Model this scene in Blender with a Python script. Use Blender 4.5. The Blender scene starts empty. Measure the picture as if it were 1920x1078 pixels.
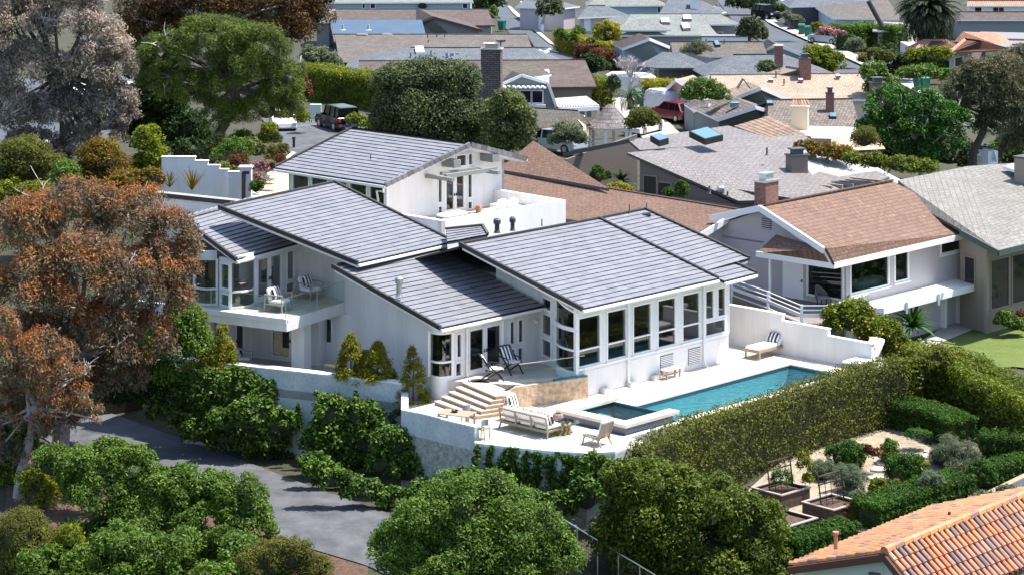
import bpy, math, random
import numpy as np
from mathutils import Vector
random.seed(7); RNG=np.random.default_rng(11)
scene=bpy.context.scene; COL=scene.collection
F=4500.;YH=-330.;CX=960.;H=26.5
rad=math.radians
def at(px,py,h):
    Y=F*(H-h)/(py-YH); return ((px-CX)*Y/F,Y,h)
def atY(px,py,Y): return ((px-CX)*Y/F,Y,H-(py-YH)*Y/F)
class Fr:
    def __init__(s,o,a):
        s.o=o; s.deg=a; s.a=rad(a); s.U=(math.cos(s.a),math.sin(s.a)); s.V=(math.sin(s.a),-math.cos(s.a))
    def __call__(s,u,v,z=0.): return (s.o[0]+u*s.U[0]+v*s.V[0], s.o[1]+u*s.U[1]+v*s.V[1], z)
    def uv(s,px,py,z):
        p=at(px,py,z); dx,dy=p[0]-s.o[0],p[1]-s.o[1]
        return (dx*s.U[0]+dy*s.U[1], dx*s.V[0]+dy*s.V[1])
    def ux(s,px,v):   # u where the vertical line at image column px meets the plane v
        k=(px-CX)/F; X0,Y0,_=s(0,v)
        return (k*Y0-X0)/(s.U[0]-k*s.U[1])
    def vx(s,px,u):
        k=(px-CX)/F; X0,Y0,_=s(u,0)
        return (k*Y0-X0)/(s.V[0]-k*s.V[1])
P=Fr((3.28,110.96),46.3)
L=Fr((-10.668,113.622),60.)
WL={}
def link(o): COL.objects.link(o); return o
def tag(o,label=None,cat=None,group=None,kind=None):
    if label: o['label']=label
    if cat: o['category']=cat
    if group: o['group']=group
    if kind: o['kind']=kind
    return o
def thing(name,label,cat,loc=(0,0,0),group=None):
    o=bpy.data.objects.new(name,None); o.empty_display_size=.3; link(o); o.location=loc; WL[o.name]=tuple(loc)
    return tag(o,label,cat,group)
def kids(o): return [c for c in bpy.data.objects if c.parent==o]
def copy_tree(o,parent=None):
    c=o.copy(); link(c)
    if parent: c.parent=parent
    for k in kids(o): copy_tree(k,c)
    return c
def put(o,loc,deg=0,label=None,scale=None):
    o.location=loc; o.rotation_euler=(0,0,rad(deg))
    if label: o['label']=label
    if scale: o.scale=(scale,)*3
    return o
def sub(a,b): return (a[0]-b[0],a[1]-b[1],a[2]-b[2])
def add(a,b): return (a[0]+b[0],a[1]+b[1],a[2]+b[2])
def mul(a,k): return (a[0]*k,a[1]*k,a[2]*k)
def lerp(a,b,t): return (a[0]+(b[0]-a[0])*t,a[1]+(b[1]-a[1])*t,a[2]+(b[2]-a[2])*t)
def cross(a,b): return (a[1]*b[2]-a[2]*b[1],a[2]*b[0]-a[0]*b[2],a[0]*b[1]-a[1]*b[0])
def norm(a):
    l=math.sqrt(a[0]**2+a[1]**2+a[2]**2) or 1; return (a[0]/l,a[1]/l,a[2]/l)
def dist(a,b): return math.sqrt(sum((x-y)**2 for x,y in zip(a,b)))
class MB:
    def __init__(s): s.v=[];s.f=[];s.m=[];s.uv=[];s.T=None
    def p(s,pts):
        i=len(s.v)
        for q in pts:
            s.v.append(s.T(q) if s.T else tuple(q))
        return i
    def poly(s,pts,m=0,uv=None):
        i=s.p(pts); s.f.append(tuple(range(i,i+len(pts)))); s.m.append(m); s.uv.append(uv); return s
    def hexa(s,b,t,m=0,side=None,sides=True,top=True,bot=True):
        n=len(b); i=s.p(list(b)+list(t)); sd=m if side is None else side
        if bot: s.f.append(tuple(range(i+n-1,i-1,-1))); s.m.append(sd); s.uv.append(None)
        if top: s.f.append(tuple(range(i+n,i+2*n))); s.m.append(m); s.uv.append(None)
        if sides:
            for k in range(n):
                j=(k+1)%n; s.f.append((i+k,i+j,i+n+j,i+n+k)); s.m.append(sd); s.uv.append(None)
        return s
    def prism(s,poly,z0,z1,m=0,side=None):
        a=sum(poly[k][0]*poly[(k+1)%len(poly)][1]-poly[(k+1)%len(poly)][0]*poly[k][1] for k in range(len(poly)))
        if a<0: poly=poly[::-1]
        f=(lambda q,z: (q[0],q[1],z(q) if callable(z) else z))
        return s.hexa([f(q,z0) for q in poly],[f(q,z1) for q in poly],m,side)
    def box(s,x0,x1,y0,y1,z0,z1,m=0): return s.prism([(x0,y0),(x1,y0),(x1,y1),(x0,y1)],z0,z1,m)
    def fbox(s,fr,u0,u1,v0,v1,z0,z1,m=0):
        return s.prism([fr(u0,v0)[:2],fr(u1,v0)[:2],fr(u1,v1)[:2],fr(u0,v1)[:2]],z0,z1,m)
    def seg(s,a,b,w,h=None,m=0,up=(0,0,1)):   # bar of section w x h from a to b
        h=w if h is None else h; d=norm(sub(b,a))
        if abs(d[2])>.95: up=(0,1,0)
        x=norm(cross(d,up)); y=cross(x,d)
        c=[add(mul(x,sx*w/2),mul(y,sy*h/2)) for sx,sy in((-1,-1),(1,-1),(1,1),(-1,1))]
        return s.hexa([add(a,q) for q in c],[add(b,q) for q in c],m)
    def tube(s,path,r,n=6,m=0,cap=True):
        if not hasattr(r,'__len__'): r=[r]*len(path)
        rings=[]; px=None
        for k,q in enumerate(path):
            a=path[max(k-1,0)]; b=path[min(k+1,len(path)-1)]; d=norm(sub(b,a))
            x=px if px else ((1,0,0) if abs(d[0])<.8 else (0,1,0))
            x=norm(sub(x,mul(d,sum(i*j for i,j in zip(x,d))))); px=x; y=cross(d,x)
            rings.append(s.p([add(q,add(mul(x,r[k]*math.cos(2*math.pi*i/n)),mul(y,r[k]*math.sin(2*math.pi*i/n)))) for i in range(n)]))
        for a,b in zip(rings,rings[1:]):
            for i in range(n):
                j=(i+1)%n; s.f.append((a+i,a+j,b+j,b+i)); s.m.append(m); s.uv.append(None)
        if cap:
            s.f.append(tuple(rings[0]+i for i in range(n-1,-1,-1))); s.m.append(m); s.uv.append(None)
            s.f.append(tuple(rings[-1]+i for i in range(n))); s.m.append(m); s.uv.append(None)
        return s
    def lathe(s,c,prof,n=12,m=0):
        return s.tube_rings([[(c[0]+r*math.cos(2*math.pi*i/n),c[1]+r*math.sin(2*math.pi*i/n),c[2]+z) for i in range(n)] for r,z in prof],m)
    def tube_rings(s,rings,m=0,cap=True):
        n=len(rings[0]); idx=[s.p(r) for r in rings]
        for a,b in zip(idx,idx[1:]):
            for i in range(n):
                j=(i+1)%n; s.f.append((a+i,a+j,b+j,b+i)); s.m.append(m); s.uv.append(None)
        if cap:
            s.f.append(tuple(idx[0]+i for i in range(n-1,-1,-1))); s.m.append(m); s.uv.append(None)
            s.f.append(tuple(idx[-1]+i for i in range(n))); s.m.append(m); s.uv.append(None)
        return s
    def pillow(s,c,w,d,h,m=0,ex=.45,n=14,k=8,rx=0,rz=0):
        cr,sr,cz,sz=math.cos(rx),math.sin(rx),math.cos(rz),math.sin(rz)
        g=lambda t,e: math.copysign(abs(t)**e,t)
        rings=[]
        for j in range(k+1):
            ph=-math.pi/2+math.pi*j/k; ph=max(-1.5,min(1.5,ph)); R=[]
            for i in range(n):
                th=2*math.pi*i/n
                x=w/2*g(math.cos(ph),ex)*g(math.cos(th),ex); y=d/2*g(math.cos(ph),ex)*g(math.sin(th),ex); z=h/2*g(math.sin(ph),.8)
                y,z=y*cr-z*sr,y*sr+z*cr; x,y=x*cz-y*sz,x*sz+y*cz
                R.append((c[0]+x,c[1]+y,c[2]+z))
            rings.append(R)
        return s.tube_rings(rings,m)
    def build(s,name,mats,parent=None,smooth=False,label=None):
        off=(0,0,0)
        if parent is not None: off=WL.get(parent.name,(0,0,0))
        me=bpy.data.meshes.new(name)
        me.from_pydata([sub(q,off) for q in s.v],[],s.f)
        if not isinstance(mats,(list,tuple)): mats=[mats]
        for k in mats: me.materials.append(k)
        me.polygons.foreach_set('material_index',s.m)
        if smooth: me.polygons.foreach_set('use_smooth',[True]*len(s.f))
        if any(u is not None for u in s.uv):
            l=me.uv_layers.new(name='UVMap'); d=[]
            for f,u in zip(s.f,s.uv):
                for k in range(len(f)): d+= list(u[k]) if u else [0.,0.]
            l.data.foreach_set('uv',d)
        me.update()
        o=bpy.data.objects.new(name,me); link(o)
        if parent is not None: o.parent=parent; WL[o.name]=off
        else: WL[o.name]=(0,0,0)
        if label: o['label']=label
        return o
def solo(o,label,cat,group=None):   # a thing that is one mesh: move its origin into it
    me=o.data; n=len(me.vertices); co=np.empty(n*3,dtype=np.float32); me.vertices.foreach_get('co',co); co=co.reshape(-1,3)
    c=co.mean(axis=0); c[2]=co[:,2].min(); co-=c; me.vertices.foreach_set('co',co.ravel()); me.update(); o.location=[float(t) for t in c]; WL[o.name]=tuple(o.location)
    return tag(o,label,cat,group)
def struct(o): o['kind']='structure'; return o
# ---------- materials
def srgb(r,g,b):
    f=lambda c:(c/255/12.92 if c<=10 else ((c/255+.055)/1.055)**2.4)
    return (f(r),f(g),f(b))
def newmat(name):
    m=bpy.data.materials.new(name); m.use_nodes=True; nt=m.node_tree; return m,nt,nt.nodes,nt.links,nt.nodes['Principled BSDF']
def mixc(N,Lk,a,b,fac,mode='MIX'):
    n=N.new('ShaderNodeMix'); n.data_type='RGBA'; n.blend_type=mode
    for s,val in((6,a),(7,b),(0,fac)):
        if hasattr(val,'node'): Lk.new(val,n.inputs[s])
        else: n.inputs[s].default_value=val if s==0 else (*val[:3],1)
    return n.outputs[2]
def ramp(N,Lk,src,stops):
    r=N.new('ShaderNodeValToRGB'); e=r.color_ramp.elements
    while len(e)<len(stops): e.new(.5)
    for k,(p,c) in enumerate(stops): e[k].position=p; e[k].color=(*c[:3],1)
    Lk.new(src,r.inputs[0]); return r.outputs[0]
def mat(name,col,rough=.7,var=None,scale=3.,metal=0.,bump=0.,bscale=30.,spec=.5,fine=0.,streak=None):
    m,nt,N,Lk,b=newmat(name); b.inputs['Roughness'].default_value=rough; b.inputs['Metallic'].default_value=metal
    b.inputs['Specular IOR Level'].default_value=spec
    c=None
    if var is not None or fine or bump:
        tc=N.new('ShaderNodeTexCoord')
    if var is not None:
        no=N.new('ShaderNodeTexNoise'); no.inputs['Scale'].default_value=scale; no.inputs['Detail'].default_value=6; no.inputs['Roughness'].default_value=.65
        if streak:
            mp=N.new('ShaderNodeMapping'); mp.inputs['Scale'].default_value=streak; Lk.new(tc.outputs['Object'],mp.inputs[0]); Lk.new(mp.outputs[0],no.inputs['Vector'])
        else: Lk.new(tc.outputs['Object'],no.inputs['Vector'])
        c=ramp(N,Lk,no.outputs['Fac'],[(.32,col),(.68,var)])
    if fine:
        n2=N.new('ShaderNodeTexNoise'); n2.inputs['Scale'].default_value=bscale*2; n2.inputs['Detail'].default_value=3
        Lk.new(tc.outputs['Object'],n2.inputs['Vector'])
        g=ramp(N,Lk,n2.outputs['Fac'],[(.3,(1-fine,)*3),(.7,(1+fine,)*3)])
        c=mixc(N,Lk,c if c is not None else col,g,1.,'MULTIPLY')
    if c is not None: Lk.new(c,b.inputs['Base Color'])
    else: b.inputs['Base Color'].default_value=(*col,1)
    if bump:
        bn=N.new('ShaderNodeTexNoise'); bn.inputs['Scale'].default_value=bscale; bn.inputs['Detail'].default_value=4
        bp=N.new('ShaderNodeBump'); bp.inputs['Strength'].default_value=bump; bp.inputs['Distance'].default_value=.05
        Lk.new(tc.outputs['Object'],bn.inputs['Vector']); Lk.new(bn.outputs['Fac'],bp.inputs['Height']); Lk.new(bp.outputs[0],b.inputs['Normal'])
    return m
def shingle(name,c1,c2,mort,bw=.3,rh=.16,msz=.012,rough=.85,weather=None,bump=.4,wscale=.5):
    m,nt,N,Lk,b=newmat(name); b.inputs['Roughness'].default_value=rough
    uv=N.new('ShaderNodeUVMap'); br=N.new('ShaderNodeTexBrick'); br.inputs['Scale'].default_value=1
    br.inputs['Color1'].default_value=(*c1,1); br.inputs['Color2'].default_value=(*c2,1); br.inputs['Mortar'].default_value=(*mort,1)
    br.inputs['Brick Width'].default_value=bw; br.inputs['Row Height'].default_value=rh; br.inputs['Mortar Size'].default_value=msz; br.inputs['Mortar Smooth'].default_value=.3
    Lk.new(uv.outputs[0],br.inputs['Vector']); c=br.outputs['Color']
    no=N.new('ShaderNodeTexNoise'); no.inputs['Scale'].default_value=wscale; no.inputs['Detail'].default_value=8; no.inputs['Roughness'].default_value=.7
    Lk.new(uv.outputs[0],no.inputs['Vector'])
    g=ramp(N,Lk,no.outputs['Fac'],[(.3,(.78,.78,.78)),(.7,(1.15,1.15,1.15))]) if weather is None else ramp(N,Lk,no.outputs['Fac'],[(.3,(1,1,1)),(.7,weather)])
    c=mixc(N,Lk,c,g,1.,'MULTIPLY')
    n2=N.new('ShaderNodeTexNoise'); n2.inputs['Scale'].default_value=5; n2.inputs['Detail'].default_value=2; Lk.new(uv.outputs[0],n2.inputs['Vector'])
    c=mixc(N,Lk,c,ramp(N,Lk,n2.outputs['Fac'],[(.3,(.72,.72,.72)),(.7,(1.25,1.25,1.25))]),1.,'MULTIPLY')
    Lk.new(c,b.inputs['Base Color'])
    bp=N.new('ShaderNodeBump'); bp.inputs['Strength'].default_value=bump; bp.inputs['Distance'].default_value=.03; bp.invert=True
    Lk.new(br.outputs['Fac'],bp.inputs['Height']); Lk.new(bp.outputs[0],b.inputs['Normal'])
    return m
def island(name,stops,rough=.6,noise=.35,spec=.4,bump=0):
    m,nt,N,Lk,b=newmat(name); b.inputs['Roughness'].default_value=rough; b.inputs['Specular IOR Level'].default_value=spec
    g=N.new('ShaderNodeNewGeometry'); c=ramp(N,Lk,g.outputs['Random Per Island'],stops)
    tc=N.new('ShaderNodeTexCoord'); n2=N.new('ShaderNodeTexNoise'); n2.inputs['Scale'].default_value=2.2; n2.inputs['Detail'].default_value=5; Lk.new(tc.outputs['Object'],n2.inputs['Vector'])
    c=mixc(N,Lk,c,ramp(N,Lk,n2.outputs['Fac'],[(.3,(1-noise,)*3),(.7,(1+noise,)*3)]),1.,'MULTIPLY')
    Lk.new(c,b.inputs['Base Color']); return m
def leafmat(name,stops,tip=None,rough=.55,trans=.36,nscale=.6,nvar=.3,spec=.22):
    m=bpy.data.materials.new(name); m.use_nodes=True; nt=m.node_tree; N=nt.nodes; Lk=nt.links; N.clear()
    out=N.new('ShaderNodeOutputMaterial'); b=N.new('ShaderNodeBsdfPrincipled'); b.inputs['Roughness'].default_value=rough; b.inputs['Specular IOR Level'].default_value=spec
    g=N.new('ShaderNodeNewGeometry'); c=ramp(N,Lk,g.outputs['Random Per Island'],stops)
    tc=N.new('ShaderNodeTexCoord'); no=N.new('ShaderNodeTexNoise'); no.inputs['Scale'].default_value=nscale; no.inputs['Detail'].default_value=3; Lk.new(tc.outputs['Object'],no.inputs['Vector'])
    if tip is not None:
        a=N.new('ShaderNodeAttribute'); a.attribute_name='tip'
        t=N.new('ShaderNodeMath'); t.operation='MULTIPLY_ADD'; Lk.new(no.outputs['Fac'],t.inputs[0]); t.inputs[1].default_value=1.6; Lk.new(a.outputs['Fac'],t.inputs[2])
        t2=N.new('ShaderNodeMapRange'); Lk.new(t.outputs[0],t2.inputs[0]); t2.inputs[1].default_value=1.25; t2.inputs[2].default_value=1.8
        c=mixc(N,Lk,c,ramp(N,Lk,g.outputs['Random Per Island'],tip),t2.outputs[0])
    c=mixc(N,Lk,c,ramp(N,Lk,no.outputs['Fac'],[(.3,(1-nvar,1-nvar,1-nvar*.6)),(.7,(1+nvar,1+nvar*.9,1))]),1.,'MULTIPLY')
    Lk.new(c,b.inputs['Base Color'])
    tr=N.new('ShaderNodeBsdfTranslucent'); Lk.new(c,tr.inputs[0])
    mx=N.new('ShaderNodeMixShader'); mx.inputs[0].default_value=trans; Lk.new(b.outputs[0],mx.inputs[1]); Lk.new(tr.outputs[0],mx.inputs[2]); Lk.new(mx.outputs[0],out.inputs[0])
    return m
def schlick(N,Lk,f0,nrm=None):
    lw=N.new('ShaderNodeLayerWeight'); lw.inputs[0].default_value=.5
    if nrm is not None: Lk.new(nrm,lw.inputs['Normal'])
    pw=N.new('ShaderNodeMath'); pw.operation='POWER'; Lk.new(lw.outputs['Facing'],pw.inputs[0]); pw.inputs[1].default_value=5
    f=N.new('ShaderNodeMath'); f.operation='MULTIPLY_ADD'; Lk.new(pw.outputs[0],f.inputs[0]); f.inputs[1].default_value=1-f0; f.inputs[2].default_value=f0
    return f
def glassmat(name,tint,refl=1.0,ior=1.5):
    m=bpy.data.materials.new(name); m.use_nodes=True; nt=m.node_tree; N=nt.nodes; Lk=nt.links; N.clear()
    out=N.new('ShaderNodeOutputMaterial'); t=N.new('ShaderNodeBsdfTransparent'); t.inputs[0].default_value=(*tint,1)
    g=N.new('ShaderNodeBsdfGlossy'); g.inputs['Roughness'].default_value=.02; g.inputs[0].default_value=(refl,refl,refl,1)
    f=schlick(N,Lk,((ior-1)/(ior+1))**2)
    mx=N.new('ShaderNodeMixShader'); Lk.new(f.outputs[0],mx.inputs[0]); Lk.new(t.outputs[0],mx.inputs[1]); Lk.new(g.outputs[0],mx.inputs[2]); Lk.new(mx.outputs[0],out.inputs[0])
    return m
def stripes(name,c1,c2,freq,axis=0,rough=.8):
    m,nt,N,Lk,b=newmat(name); b.inputs['Roughness'].default_value=rough
    tc=N.new('ShaderNodeTexCoord'); sp=N.new('ShaderNodeSeparateXYZ'); Lk.new(tc.outputs['Object'],sp.inputs[0])
    w=N.new('ShaderNodeMath'); w.operation='MULTIPLY'; w.inputs[1].default_value=freq; Lk.new(sp.outputs[axis],w.inputs[0])
    fr=N.new('ShaderNodeMath'); fr.operation='FRACT'; Lk.new(w.outputs[0],fr.inputs[0])
    gt=N.new('ShaderNodeMath'); gt.operation='GREATER_THAN'; gt.inputs[1].default_value=.5; Lk.new(fr.outputs[0],gt.inputs[0])
    Lk.new(mixc(N,Lk,c1,c2,gt.outputs[0]),b.inputs['Base Color']); return m
W8=(.80,.79,.78)
M={}
M['stucco']=mat('white_stucco',W8,.85,var=(.70,.68,.66),scale=1.1,bump=.2,bscale=30,streak=(1.3,1.3,.22))
M['trim']=mat('white_paint',(.82,.82,.82),.45)
M['tile']=island('charcoal_flat_tile',[(0,(.160,.165,.190)),(.5,(.178,.183,.207)),(1,(.200,.200,.222))],.5,.06,.45)
M['tiledark']=mat('charcoal_trim_gap_shade',(.022,.02,.022),.6)  # charcoal trim colour; on course butts it paints the gap shade
M['flatroof']=mat('grey_membrane',(.3,.3,.32),.8,var=(.22,.22,.24))
M['glass']=glassmat('window_glass',(.36,.36,.36),1.,1.85)
M['rail_glass']=glassmat('clear_railing_glass',(.80,.92,.90),1.,1.4)
M['tint']=glassmat('green_tint_glass',(.25,.34,.32),1.,1.6)
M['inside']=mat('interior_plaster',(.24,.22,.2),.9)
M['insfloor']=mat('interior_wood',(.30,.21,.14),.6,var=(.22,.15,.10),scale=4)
M['trav']=mat('travertine',(.72,.64,.54),.6,var=(.60,.50,.40),scale=1.6,fine=.08,bscale=8)
def paver(name,c1,c2,mort,ang,bw,rh):
    m,nt,N,Lk,b=newmat(name); b.inputs['Roughness'].default_value=.65
    tc=N.new('ShaderNodeTexCoord'); mp=N.new('ShaderNodeMapping'); mp.inputs['Rotation'].default_value=(0,0,rad(-ang)); Lk.new(tc.outputs['Object'],mp.inputs[0])
    br=N.new('ShaderNodeTexBrick'); br.inputs['Scale'].default_value=1; br.inputs['Color1'].default_value=(*c1,1); br.inputs['Color2'].default_value=(*c2,1); br.inputs['Mortar'].default_value=(*mort,1); br.inputs['Brick Width'].default_value=bw; br.inputs['Row Height'].default_value=rh; br.inputs['Mortar Size'].default_value=.012
    Lk.new(mp.outputs[0],br.inputs['Vector']); no=N.new('ShaderNodeTexNoise'); no.inputs['Scale'].default_value=1.3; no.inputs['Detail'].default_value=7; Lk.new(tc.outputs['Object'],no.inputs['Vector'])
    Lk.new(mixc(N,Lk,br.outputs['Color'],ramp(N,Lk,no.outputs['Fac'],[(.3,(.82,.78,.72)),(.65,(1.04,1.04,1.04))]),1.,'MULTIPLY'),b.inputs['Base Color']); return m
M['deck']=paver('travertine_paving',(.68,.61,.54),(.60,.53,.46),(.38,.32,.26),46.3,.92,.61)
M['conc']=mat('concrete',(.55,.5,.45),.85,var=(.46,.42,.38),scale=1,fine=.1)
M['peach']=mat('peach_driveway',(.62,.40,.27),.85,var=(.55,.36,.25),scale=.4,fine=.05)
M['asph']=mat('asphalt',(.048,.051,.060),.9,var=(.105,.11,.12),scale=.9,fine=.18,bscale=12)
M['street']=mat('street_asphalt',(.052,.06,.075),.9,var=(.075,.085,.1),scale=.15,fine=.1,bscale=4)
M['walk']=mat('sidewalk_concrete',(.42,.40,.37),.9,var=(.34,.32,.30),scale=.3)
M['paint']=mat('road_paint',(.75,.75,.72),.8)
M['earth']=mat('bare_earth',(.05,.042,.026),.95,var=(.030,.036,.014),scale=.25,fine=.3,bscale=2)
M['mulch']=mat('bark_mulch',(.11,.065,.042),.95,var=(.05,.03,.02),scale=4,fine=.4,bscale=10,bump=.6)
M['gravel']=mat('pale_gravel',(.36,.30,.23),.95,var=(.20,.16,.11),scale=2.5,fine=.3,bscale=9,bump=.5)
M['lawn']=mat('mown_lawn',(.055,.10,.010),.9,var=(.11,.14,.025),scale=.7,fine=.35,bscale=12,bump=.5)
M['stone']=mat('stepping_stone',(.58,.5,.42),.85,var=(.5,.42,.35),scale=3)
M['teak']=mat('weathered_teak',(.36,.27,.19),.7,var=(.28,.21,.15),scale=6,streak=(1,1,6))
M['rawwood']=mat('driftwood',(.42,.25,.13),.8,var=(.24,.14,.07),scale=5)
M['greywood']=mat('grey_board',(.085,.055,.040),.85,var=(.045,.03,.024),scale=4,fine=.2)
M['taupe']=mat('taupe_metal',(.36,.32,.27),.5)
M['black']=mat('black_metal',(.02,.02,.022),.4)
M['dgrey']=mat('dark_grey_paint',(.07,.075,.08),.5)
M['steel']=mat('galvanised_steel',(.55,.57,.58),.35,metal=.9)
M['cush']=mat('white_cushion',(.80,.79,.77),.9)
M['gcush']=mat('grey_cushion',(.22,.23,.26),.9)
M['stripe']=stripes('black_white_stripe',(.82,.81,.8),(.02,.024,.045),6.5)
M['stripey']=stripes('black_white_stripe_across',(.82,.81,.8),(.025,.03,.055),7.,axis=1)
M['brown']=mat('brown_beam',(.09,.05,.04),.6)
M['taupebeam']=mat('grey_green_beam',(.20,.21,.20),.6)
M['mosaic']=mat('blue_grey_mosaic',(.17,.19,.23),.4,var=(.07,.08,.11),scale=22)
M['poolwall']=mat('pool_plaster',(.27,.52,.55),.6,var=(.19,.43,.47),scale=1.5)
M['pooltile']=mat('pool_waterline_tile',(.05,.10,.13),.3)
M['teal']=mat('teal_mosaic',(.01,.22,.26),.3,var=(.01,.13,.16),scale=14)
M['brick']=shingle('red_brick',(.25,.07,.05),(.17,.05,.04),(.30,.24,.2),.22,.075,.012)
M['bare']=mat('pale_bark',(.40,.36,.34),.85,var=(.25,.21,.19),scale=3)
M['bark']=mat('dark_bark',(.10,.075,.06),.95,var=(.05,.04,.035),scale=6,bump=.5)
M['eucbark']=mat('eucalyptus_bark',(.42,.37,.35),.8,var=(.20,.16,.15),scale=1.4,streak=(2,2,.5))
M['hull']=mat('dark_core_fill',(.035,.04,.018),.95)  # fill colour of the solid dark cores added inside crowns and hedges
# ---------- building helpers (world coordinates)
def tile_roof(mb,A,B,C,D,n,seg=.5,h=.058,jit=.007,mt=0,mbt=1):
    """stepped courses of flat tile: A,B eave left/right, C,D ridge right/left"""
    nn=norm(cross(sub(B,A),sub(D,A)))
    if nn[2]<0: nn=mul(nn,-1)
    for i in range(n):
        t0,t1=i/n,min(1,(i+1)/n+.0)
        a,b=lerp(A,D,t0),lerp(B,C,t0); d,c=lerp(A,D,t1),lerp(B,C,t1)
        k=max(1,int(dist(a,b)/seg)); off=random.random()/k
        ss=sorted(set([0.,1.]+[min(1,max(0,(j+off)/k)) for j in range(k)]))
        for s0,s1 in zip(ss,ss[1:]):
            if s1-s0<1e-4: continue
            j0=h+random.uniform(-jit,jit); j1=.02
            q=[add(lerp(a,b,s0),mul(nn,j0)),add(lerp(a,b,s1),mul(nn,j0)),add(lerp(d,c,s1),mul(nn,j1)),add(lerp(d,c,s0),mul(nn,j1))]
            mb.poly(q,mt)
            mb.poly([lerp(a,b,s0),lerp(a,b,s1),q[1],q[0]],mbt)  # butt face painted near-black to stand for the shaded gap between courses
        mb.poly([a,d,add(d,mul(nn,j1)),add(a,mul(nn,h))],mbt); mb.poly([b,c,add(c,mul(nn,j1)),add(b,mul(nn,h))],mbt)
def slab(mb,pts,th,m=0,side=None):
    mb.hexa([(p[0],p[1],p[2]-th) for p in pts],pts,m,side)
def shed_roof(parent,A,B,C,D,n,trims='LR',gut=True,ridge=True,deep=.14):
    mb=MB(); tile_roof(mb,A,B,C,D,n)
    slab(mb,[add(q,(0,0,-.045)) for q in (A,B,C,D)],.05,1)
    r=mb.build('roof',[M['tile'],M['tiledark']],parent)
    e=.07
    m2=MB(); slab(m2,[add(q,(0,0,-.098)) for q in (lerp(A,C,.01),lerp(B,D,.01),lerp(C,A,.01),lerp(D,B,.01))],deep); m2.build('fascia',M['trim'],r)
    m3=MB()
    if 'L' in trims: m3.seg(add(A,(0,0,.03)),add(D,(0,0,.04)),.14,.20)
    if 'R' in trims: m3.seg(add(B,(0,0,.03)),add(C,(0,0,.04)),.14,.20)
    if ridge: m3.seg(add(D,(0,0,.06)),add(C,(0,0,.06)),.20,.09)
    if m3.f: m3.build('rake_trim',M['tiledark'],r)
    if gut:
        dn=norm(sub(A,D)); dn=(dn[0],dn[1],0); g=MB()
        a=add(add(A,mul(dn,.06)),(0,0,-.10)); b=add(add(B,mul(dn,.06)),(0,0,-.10)); g.seg(a,b,.11,.11); g.build('gutter',M['trim'],r)
    return r
def wall(mb,p0,p1,z0,zt,th=.2,ops=(),m=0):
    """wall from p0 to p1 (outer face), thickness to the left of p0->p1; zt constant or function of distance; ops (s0,s1,z0,z1)"""
    dx,dy=p1[0]-p0[0],p1[1]-p0[1]; Ln=math.hypot(dx,dy); ux,uy=dx/Ln,dy/Ln; nx,ny=-uy*th,ux*th
    f=zt if callable(zt) else (lambda s:zt)
    cuts=sorted(set([0.,Ln]+[min(Ln,max(0,c)) for o in ops for c in o[:2]]))
    for s0,s1 in zip(cuts,cuts[1:]):
        if s1-s0<1e-4: continue
        mid=(s0+s1)/2; z=[(o[2],o[3]) for o in ops if o[0]<=mid<=o[1]]; z.sort(); cur=z0
        for za,zb in z+[(None,None)]:
            lim=min(f(s0),f(s1))
            if za is not None and za>lim-.02: break
            top=(lambda s:za) if za is not None else f
            if za is None and cur>lim-.02: continue
            if za is None or za-cur>1e-3:
                q=[(p0[0]+ux*s0,p0[1]+uy*s0),(p0[0]+ux*s1,p0[1]+uy*s1)]
                b=[(*q[0],cur),(*q[1],cur),(q[1][0]+nx,q[1][1]+ny,cur),(q[0][0]+nx,q[0][1]+ny,cur)]
                t=[(*q[0],top(s0)),(*q[1],top(s1)),(q[1][0]+nx,q[1][1]+ny,top(s1)),(q[0][0]+nx,q[0][1]+ny,top(s0))]
                mb.hexa(b,t,m)
            if zb is not None: cur=max(cur,zb)
def window(parent,p0,p1,s0,s1,z0,z1,rails=(),mulls=(),fw=.06,name='window',glass='glass',proud=.03,sill=False,fmat='trim'):
    dx,dy=p1[0]-p0[0],p1[1]-p0[1]; Ln=math.hypot(dx,dy); ux,uy=dx/Ln,dy/Ln; ox,oy=uy,-ux
    def q(s,d,z): return (p0[0]+ux*s+ox*d,p0[1]+uy*s+oy*d,z)
    def bar(mb,a0,a1,za,zb,d0=-.10,d1=proud,m=0):
        mb.prism([q(a0,d0,0)[:2],q(a1,d0,0)[:2],q(a1,d1,0)[:2],q(a0,d1,0)[:2]],za,zb,m)
    mb=MB()
    bar(mb,s0-.02,s0+fw,z0-.02,z1+.02); bar(mb,s1-fw,s1+.02,z0-.02,z1+.02); bar(mb,s0+fw,s1-fw,z0-.02,z0+fw); bar(mb,s0+fw,s1-fw,z1-fw,z1+.02)
    for r in rails: bar(mb,s0+fw,s1-fw,r-fw*.6,r+fw*.6,-.09,proud-.006)
    for k in mulls: bar(mb,k-fw*.6,k+fw*.6,z0+fw,z1-fw,-.092,proud-.003)
    if sill: bar(mb,s0-.08,s1+.08,z0-.1,z0-.024,-.02,.1)
    w=mb.build(name,M[fmat],parent)
    g=MB(); g.poly([q(s0,-.05,z0),q(s1,-.05,z0),q(s1,-.05,z1),q(s0,-.05,z1)]); g.build('pane',M[glass],w)
    return w
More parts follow.
